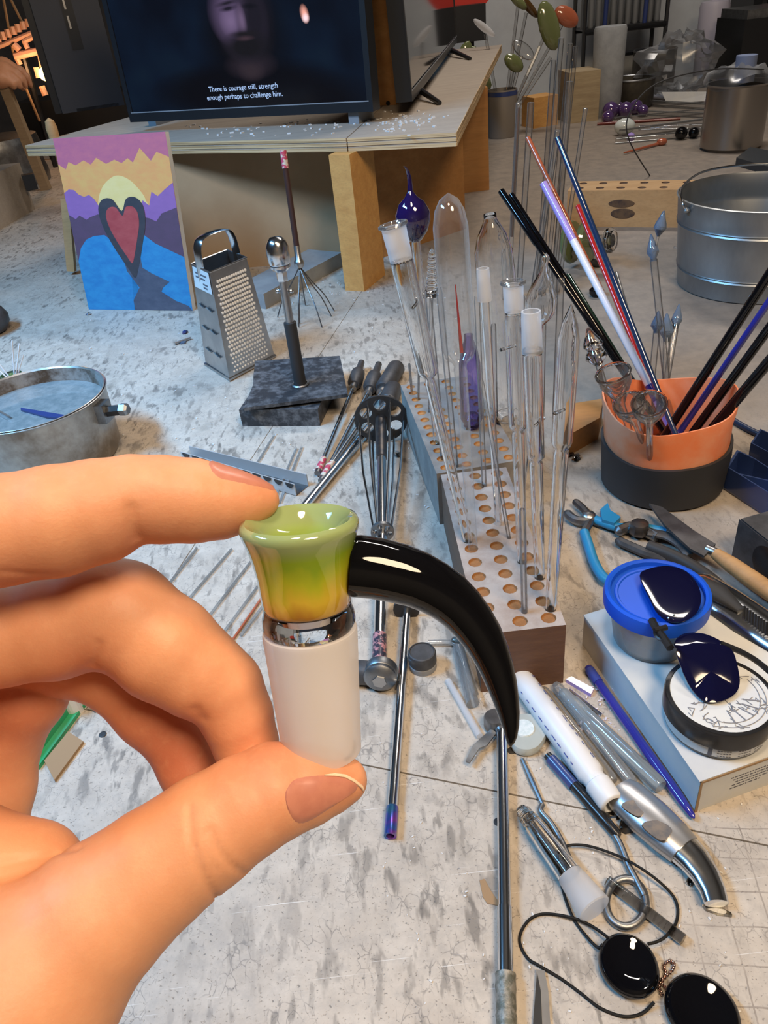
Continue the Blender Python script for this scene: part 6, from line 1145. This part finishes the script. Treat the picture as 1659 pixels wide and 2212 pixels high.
# tall pale bottle with pump, white tray, dark boxes
q = G(1550, 170); o = thing('pump_bottle', 'tall pale lilac plastic bottle standing behind the plastic bag', 'bottle', q + V(0.05, .22, 0)); T = Matrix.Translation(q + V(0.0, .12, 0))
build('body', MB().lathe([(.056, 0), (.060, .006), (.064, .27), (.058, .288), (.02, .292), (.018, .31), (1e-6, .312)], 32, T), mat('lilac_white_plastic', (.50, .47, .55), .45), o); build('pump', MB().tube(smooth_path([T @ V(0, 0, .30), T @ V(0, 0, .36), T @ V(.0, -.02, .40), T @ V(.01, -.05, .41)], 4), .008, 10), 'white', o)
q = G(1505, 138); tag(build('white_tray', MB().box(q + V(.10, .30, .10), (.42, .24, .02)), 'white', smooth=False), 'white plastic tray behind the pale bottle', 'tray')
tag(build('tray_rack', MB().box(q + V(.10, .30, .045), (.40, .22, .09)), 'rubber', smooth=False), 'dark box carrying the white tray on the far bench', 'box')
q = G(1632, 196); o = thing('black_case', 'black equipment case at the far right edge', 'case', q + V(.12, .2, 0)); build('case_body', MB().box(q + V(.14, .22, .12), (.36, .26, .24)), 'plastic', o, smooth=False); build('case_top', MB().box(q + V(.14, .22, .255), (.34, .24, .03)), 'dullsteel', o, smooth=False)
# dark pots and the strand-board box
for px, py, r, h_, lb in ((1376, 238, .085, .10, 'dark round pot right of the grey cloth sleeve'), (1424, 190, .09, .14, 'second dark round pot behind the first')):
    q = G(px, py); o = thing('dark_pot', lb, 'pot', q); T = Matrix.Translation(q + V(0, r, 0)); build('body', MB().lathe([(r * .9, 0), (r, .01), (r * 1.02, h_), (r * .96, h_), (r * .94, .02), (1e-6, .015)], 32, T, caps=False), mat('blackened_iron', (.05, .045, .04), .5, .4, col2=(.09, .08, .06), ns=12), o); build('rim', MB().tube([T @ V(r * math.cos(t), r * math.sin(t), h_) for t in (2 * math.pi * i / 32 for i in range(32))], .004, 6, closed=True), 'dullsteel', o)
a, b = G(1226, 268), G(1292, 260); d = (b - a).normalized(); nn = V(-d.y, d.x, 0); tag(build('wooden_box', MB().slab([a, b, b + nn * .14, a + nn * .14], .165), wood('strand_board', (.42, .33, .2), (.30, .22, .13), sc=9), smooth=False), 'pale strand-board wooden box behind the tall glass rods', 'box')
q = G(1172, 275); tag(build('wooden_block', MB().box(q + V(0, .05, .05), (.10, .09, .10), .3), 'pine', smooth=False), 'small orange wooden block between the tin and the strand-board box', 'block')
q = G(1318, 256); tag(build('grey_sleeve', MB().lathe([(.05, 0), (.052, .01), (.058, .28), (.054, .29), (1e-6, .29)], 24, Matrix.Translation(q + V(0, .06, 0))), mat('grey_fabric', (.24, .25, .26), .9, col2=(.30, .31, .32), ns=20)), 'tall grey textured sleeve standing under the tube rack', 'sleeve')
# tube rack with many standing grey tubes
q = G(1395, 205); yr = q.y + .3; rkx = thing('tube_stand', 'black steel rack holding rows of grey glass tubes on the far bench', 'rack', V(q.x - .1, yr, 0))
A, B = Y(1262, 72, yr), Y(1440, 36, yr); A2, B2 = Y(1290, 122, yr), Y(1445, 84, yr); dd = (B - A).normalized()
for p_, q_, r in ((A, B, .011), (A + V(0, .16, 0), B + V(0, .16, 0), .011), (A2, B2, .011)): build('rail', MB().tube([p_, V(q_.x, q_.y, p_.z)], r, 6), 'tvblack', rkx, smooth=False)
for p_ in (A, B): build('upright', MB().tube([V(p_.x, p_.y, 0), V(p_.x, p_.y, A.z + .3)], .009, 6), 'tvblack', rkx, smooth=False); build('upright', MB().tube([V(p_.x, p_.y + .16, 0), V(p_.x, p_.y + .16, A.z + .3)], .009, 6), 'tvblack', rkx, smooth=False)
wv = (B.x - A.x); proto = None
for i in range(22):
    x = A.x + wv * (i + .5) / 22 * 1.0; y = yr + .05 + .06 * (i % 2); z0 = A.z + .013
    if proto is None:
        mbx = MB().lathe([(.0105, 0), (.0125, .004), (.0125, .42), (.0135, .425), (.012, .425)], 14, Matrix.Translation(V(x, y, z0)), caps=False); proto = tag(build('glass_tube', mbx, thin_glass('grey_rack_glass', (.80, .82, .84), (.80, .82, .84), 1.0, .05, .9, .4), org=(x, y, z0)), 'grey glass tube standing in the black rack on the far bench', 'glass tube', 'grey glass tubes in the far rack')
    else: c_ = proto.copy(); COL.objects.link(c_); c_.location = (x, y, z0)
build('rack_plate', MB().box((A.x + wv / 2, yr + .08, A.z + .009), (wv, .18, .008)), 'tvblack', rkx, smooth=False)
for i, (px, mm, lb) in enumerate(((1312, 'navy', 'dark navy rod standing left in the far rack'), (1398, 'navy', 'dark navy rod standing right in the far rack'))): p = Y(px, 60, yr - .02); tag(build('glass_rod', MB().tube([V(p.x, yr + .02, A.z + .013), V(p.x + .01, yr + .02, A.z + .42)], .010, 10), mm), lb, 'glass rod')
# tin of paddles and glass discs
q = G(1092, 300); o = thing('grey_tin', 'beige grey tin holding glass paddles beside the shelf', 'tin', q + V(0, .06, 0)); T = Matrix.Translation(q + V(0, .055, 0)); build('body', MB().lathe([(.050, 0), (.052, .004), (.052, .15), (.050, .15), (.049, .01), (1e-6, .008)], 32, T, caps=False), mat('beige_tin', (.30, .27, .24), .45, .4), o); build('blue_band', MB().lathe([(.0525, .132), (.0525, .146)], 32, T, caps=False), 'navy', o)
tb = q + V(0, .055, .02)
def paddle(lb, top, yt, w_, h_, m, tilt, base=tb):
    t = Y(*top, yt); o = thing('glass_paddle', lb, 'glass paddle', base); dv_ = (t - base).normalized(); build('stem', MB().tube([base, t - dv_ * h_ * .4], .0055, 8), 'glassgrey', o)
    T = frame(t, t + V(0, -1, .1)) @ Matrix.Rotation(tilt, 4, 'Z'); build('head', MB().ball((0, 0, 0), 1, 16), m, o); hb_ = [c for c in o.children if c.name.startswith('head')][0]; hb_.data.transform(Matrix.Translation(-WL[o]) @ T @ Matrix.Diagonal((w_, h_, .010, 1)) @ Matrix.Translation(WL[o]))
y_ = q.y + .06
paddle('glass paddle with small oval green head, lowest of the tin', (1110, 136), y_ - .02, .024, .038, 'olive', .1)
paddle('glass paddle with large tilted green oval head over the rods', (1186, 56), y_ - .05, .034, .075, 'olive', -.5)
paddle('glass paddle with amber red oval head at the top', (1224, 36), y_ - .04, .028, .045, 'amber', .2)
paddle('glass paddle with narrow green head at the top edge', (1120, 4), y_ - .02, .014, .035, 'olive', .1)
paddle('glass paddle with clear round head beside the white wall', (1130, 108), y_ + .02, .022, .045, 'glass', .1)
paddle('glass paddle with dark amber narrow head at the top edge', (1140, 12), y_, .014, .05, mat('dark_amber', (.07, .035, .01), .1, coat=.8), -.05)
paddle('slim glass paddle with pale head left of the tin', (1046, 60), y_ + .02, .012, .045, 'frostjoint', .12)
for tx, ty, lb in ((1166, 100, 'clear glass rod leaning right out of the grey tin, upper'), (1190, 124, 'clear glass rod leaning right out of the grey tin, lower')): t = Y(tx, ty, y_); tag(build('glass_rod', MB().tube([tb, t], .006, 8), 'glass'), lb, 'glass rod')
# white wall board, red sign shape, dark instrument behind the shelf
o = Y(1000, 170, 4.2); p = Y(1240, 140, 4.2); tag(build('wall_board', MB().box(((o.x + p.x) / 2 + .42, 4.25, .35), (p.x - o.x + 1.0, .04, 2.26)), 'whiteboard', smooth=False), 'white wall board standing behind the far end of the bench', 'board')
q = Y(1018, 0, 3.6); tag(build('red_disc', MB().lathe([(.12, 0), (.12, .03), (1e-6, .03)], 32, frame(q + V(-.02, 0, .08), q + V(-.02, -1, .08))), mat('red_plastic', (.55, .03, .02), .4)), 'red round shape at the top beside the right television', 'disc')
q = Y(1012, 30, 3.5); o = thing('dark_instrument', 'black instrument box with olive glass leaves behind the right television', 'instrument', V(q.x, q.y, 0)); build('box', MB().box(q + V(0, 0, -.03), (.12, .08, .12)), 'tvblack', o, smooth=False); build('post', MB().tube([V(q.x, q.y, 0), q + V(0, 0, -.09)], .02, 10), 'tvblack', o)
for dx, dz, t in ((-.03, -.13, .5), (.02, -.15, -.4), (.0, -.20, .2), (.04, -.22, -.7)): build('olive_leaf', MB().ball(q + V(dx, -.05, dz), .05, 12, (.5, .2, 1), Matrix.Rotation(t, 3, 'Y')), 'olive', o)
# cluttered shelf wall at the upper right
q = Y(1500, 30, 3.9); cs = thing('supply_shelf', 'dark cluttered supply shelf at the upper right against the wall', 'shelf', V(2.5, 4.1, 0)); 
build('shelf_board', MB().box((2.5, 4.15, .32), (1.2, .3, .03)), 'tvblack', cs, smooth=False); build('shelf_board', MB().box((2.5, 4.15, .80), (1.2, .3, .03)), 'tvblack', cs, smooth=False); build('back_board', MB().box((2.5, 4.32, .1), (1.2, .03, 1.7)), mat('dark_backing', (.05, .045, .04), .8), cs, smooth=False)
for x in (1.92, 3.08): build('upright', MB().box((x, 4.15, .05), (.04, .3, 1.66)), 'tvblack', cs, smooth=False)
cols = [(.5, .12, .16), (.08, .20, .45), (.6, .6, .6), (.12, .10, .10), (.45, .10, .06), (.25, .26, .2), (.55, .5, .45), (.1, .12, .3)]
nmz = ('pink', 'blue', 'white', 'black', 'rust red', 'olive', 'cream', 'navy'); lab2 = ('leftmost on the far supply shelf', 'second on the far supply shelf', 'third on the far supply shelf', 'fourth on the far supply shelf', 'fifth on the far supply shelf', 'sixth on the far supply shelf', 'seventh on the far supply shelf', 'rightmost on the far supply shelf')
for i in range(8):
    x = 2.0 + .14 * i; h_ = .16 + .05 * ((i * 5) % 4); o = thing('supply_bottle', '%s plastic bottle standing %s' % (nmz[i], lab2[i]), 'bottle', V(x, 4.1, .335), 'bottles on the supply shelf'); T = Matrix.Translation(V(x, 4.1, .335))
    build('bottle_body', MB().lathe([(.045, 0), (.05, .01), (.05, h_ * .75), (.02, h_ * .9), (.018, h_)], 16, T), mat('bottle_%s' % nmz[i].replace(' ', '_'), cols[i], .4), o); build('bottle_cap', MB().lathe([(.022, h_ - .01), (.022, h_ + .03), (1e-6, h_ + .03)], 12, T), 'white', o)
# ------------------------------------------------------------------ left back: boards, box, lamp, person
P = [V(p.x, p.y, 0) for p in (G(-60, 402), G(62, 350), G(130, 338), G(60, 372), G(-60, 470))]
tag(build('rough_board', MB().slab(pix([(-60, 395), (60, 345), (140, 352), (60, 385), (-60, 420)]), .03), 'ply', smooth=False), 'rough pale board lying behind the painting at the left', 'board')
a, b = G(-40, 520), G(76, 452); d = (b - a).normalized(); nn = V(-d.y, d.x, 0); o = thing('wooden_crate', 'brown wooden box at the left edge with black clip on its corner', 'box', a.lerp(b, .5)); hh_ = .13
build('front_board', MB().slab([a, b, b + nn * .02, a + nn * .02], hh_), 'ply', o, smooth=False); build('end_board', MB().slab([b + nn * .02, b - d * .02 + nn * .02, b - d * .02 + nn * .3, b + nn * .3], hh_), 'ply', o, smooth=False); build('top_board', MB().slab([a + V(0, 0, hh_), b + V(0, 0, hh_), b + nn * .3 + V(0, 0, hh_), a + nn * .3 + V(0, 0, hh_)], .01), 'ply', o, smooth=False)
q = Y(64, 393, b.y - .03); build('black_clip', MB().box(q + V(0, 0.0, 0), (.035, .03, .045), .4), 'tvblack', o, smooth=False)
q = G(112, 300, ZT); o = thing('bottle_tip', 'pale bulb tip standing at the left end of the shelf', 'stopper', V(q.x, q.y, ZT)); build('tip', MB().lathe([(.012, 0), (.013, .02), (.010, .035), (1e-6, .042)], 16, Matrix.Translation(V(q.x, q.y + .02, ZT))), 'maple', o)
# stone-grey metal drum far left and wooden post
q = Y(-20, 260, 3.2); tag(build('ribbed_drum', MB().lathe([(.16 + .004 * math.sin(i * 1.3), i * .02) for i in range(9)] + [(1e-6, .16)], 32, Matrix.Translation(V(q.x - .02, 3.2, 0))), 'dullsteel'), 'ribbed grey metal drum in the dark far left corner', 'drum')
a, b = Y(52, 300, 3.0), Y(8, 180, 3.0); tag(build('wooden_post', MB().tube([V(a.x + .02, 3.0, 0), b + V(0, 0, .0)], .022, 4), 'benchedge', smooth=False), 'slanting wooden post in front of the grey drum at far left', 'post')
# rack of pale pegs lit by a small globe lamp
yl = 3.45; lamp = Y(98, 160, yl); o = thing('globe_lamp', 'small glowing yellow globe lamp hanging at far left in the dark', 'lamp', lamp); build('globe', MB().ball(lamp, .024, 20), glow('warm_globe', (1.0, .66, .22), 9), o); top_ = Y(90, 128, yl); build('hanger', MB().tube([lamp + V(0, 0, .023), top_], .004, 6), 'tan', o)
pl_ = bpy.data.lights.new('globe_light', 'POINT'); pl_.energy = 0.9; pl_.color = (1, .5, .22); pl_.shadow_soft_size = .03; po = bpy.data.objects.new('globe_light', pl_); COL.objects.link(po); po.location = lamp + V(-.03, -.08, .02)
M['pegwood'] = mat('pale_peg_wood', (.70, .42, .30), .6)
o = thing('peg_rack', 'rack of pale wooden pegs and bars lit orange behind the dark monitor', 'rack', Y(40, 120, yl)); 
def bar(p, q, r, n=8, nm='bar', m='pegwood'): build(nm, MB().tube([Y(*p, yl), Y(*q, yl)], r, n), m, o)
for i in range(8): x = -2 + 11 * i; y0 = 92 - 5.6 * i; bar((x, y0), (x - 5, y0 - 18), .011, 8, 'peg')
bar((-10, 104), (80, 66), .008, 6); bar((32, 122), (92, 108), .013); bar((50, 90), (75, 78), .009); bar((52, 88), (60, 105), .010, 8, 'upright'); bar((34, 122), (44, 140), .010, 8, 'upright'); bar((84, 112), (90, 145), .008, 8, 'upright'); bar((78, 145), (84, 168), .011, 8, 'peg'); bar((90, 186), (98, 206), .012, 8, 'peg'); bar((30, 96), (42, 108), .013, 8, 'peg')
for i in range(3): build('amber_bead', MB().ball(Y(78 + i * 2, 84 + 9 * i, yl), .009, 10), mat('amber_bead', (.7, .38, .06), .1) if i == 0 else bpy.data.materials['amber_bead'], o)
for i, (p, q) in enumerate((((4, -20), (30, 120)), ((14, -20), (52, 56)))): bar(p, q, .005, 6, 'hanging_rod', 'tan')
bar((52, 180), (86, 262), .005, 6, 'hanging_rod', 'tan'); build('upright', MB().tube([V(Y(44, 140, yl).x, yl + .03, 0), Y(44, 122, yl) + V(0, .03, 0)], .012, 8), 'tvblack', o)
# the hand of a person in dark clothes reaching to the rack
yp = 3.05
def ph_(x, y, dy=0.0): return Y(x, y, yp + dy)
pr_ = thing('person', 'person in dark clothes at far left of whom only a lowered hand shows', 'person', ph_(0, 190)); 
def chain(pts, r): return [(np.array(p), q) for p, q in zip(pts, r)]
fing = [chain([ph_(-50, 165), ph_(10, 150), ph_(44, 152), ph_(58, 168), ph_(66, 184)], (.040, .036, .013, .012, .009)), chain([ph_(-50, 170), ph_(10, 158, -.03), ph_(36, 158, -.03), ph_(48, 172, -.03), ph_(56, 186, -.03)], (.040, .034, .013, .012, .009)), chain([ph_(-50, 172), ph_(8, 166, -.05), ph_(26, 166, -.055), ph_(38, 176, -.055), ph_(44, 188, -.055)], (.04, .03, .013, .011, .009)),
        chain([ph_(-50, 172), ph_(4, 172, -.07), ph_(16, 174, -.07), ph_(28, 182, -.07), ph_(30, 190, -.07)], (.04, .026, .012, .011, .008)), chain([ph_(-40, 176), ph_(10, 176, .02), ph_(38, 178, .03), ph_(50, 190, .03)], (.035, .022, .014, .010)), chain([ph_(-200, 210), ph_(-50, 168)], (.042, .04))]
def sdf2(P):
    d = None
    for ch in fing: e = chain_sdf(P, ch, .008); d = e if d is None else smin(d, e, .004)
    return d
_keep = hand_sdf; hand_sdf = sdf2; lo_ = np.min([p - r for ch in fing for p, r in ch], axis=0) - .01; hi_ = np.max([p + r for ch in fing for p, r in ch], axis=0) + .02
P2, F2 = surface_nets(lo_, hi_, .0065); hand_sdf = _keep
mb = MB(); mb.v = [tuple(p) for p in P2]; mb.f = [tuple(int(i) for i in f) for f in F2]; mb.m = [0] * len(mb.f); build('hand', mb, 'skin', pr_, ang=180)
M['darkcloth'] = mat('dark_cloth', (.008, .008, .010), .9); build('sleeve', MB().tube([ph_(-40, 172), ph_(-140, 200), ph_(-330, 260)], [.055, .065, .08], 16), 'darkcloth', pr_)
bx = ph_(-330, 330); build('body', MB().lathe([(.20, FZ), (.22, -.3), (.20, .1), (.16, .35), (.06, .42)], 24, Matrix.Translation(V(bx.x - .05, yp + .1, 0))), 'darkcloth', pr_)
a = Y(120, 300, 3.3); tag(build('dark_cabinet', MB().box((a.x + .02, 3.75, .0), (.50, .3, .46)), 'tvblack', smooth=False), 'black cabinet standing in shadow behind the left end of the shelf', 'cabinet')

# ------------------------------------------------------------------ details that belong to a part hang below that part
for child, part in (('slot_lip', 'slicing_slot'), ('label_print', 'price_label'), ('label_print', 'jar_label'), ('label_mark', 'jar_label'), ('line_drawing', 'lid_label'), ('lid_label', 'black_lid'), ('hex_face', 'knob'), ('end_plug', 'patterned_end'), ('pen_clip', 'body'), ('subtitle', 'screen'),
                    ('lens_dot', 'lens'), ('hinge_pin', 'bridge_hinge'), ('hinge_link', 'bridge_hinge'), ('slot_glint', 'port_recess'), ('trim_strip', 'bezel'), ('bail_ear', 'body'), ('bolt_end', 'bolt'), ('lip', 'frosted_joint'), ('curled_tip', 'cobalt_bulb'), ('grip_inset', 'handle'), ('weld_bead', 'base_plate'), ('punched_teeth', 'body'), ('bottle_cap', 'bottle_body')):
    stem = lambda o: o.name.split('.')[0]
    for o in [o for o in bpy.data.objects if stem(o) == child and o.parent and o.parent.parent is None]:
        sib = [c for c in o.parent.children if stem(c) == part]
        if sib and (child != 'label_print' or part in [stem(c) for c in o.parent.children]):
            k = [c for c in o.parent.children if stem(c) == child].index(o)
            o.parent = sib[min(k, len(sib) - 1)] if len(sib) > 1 else sib[0]
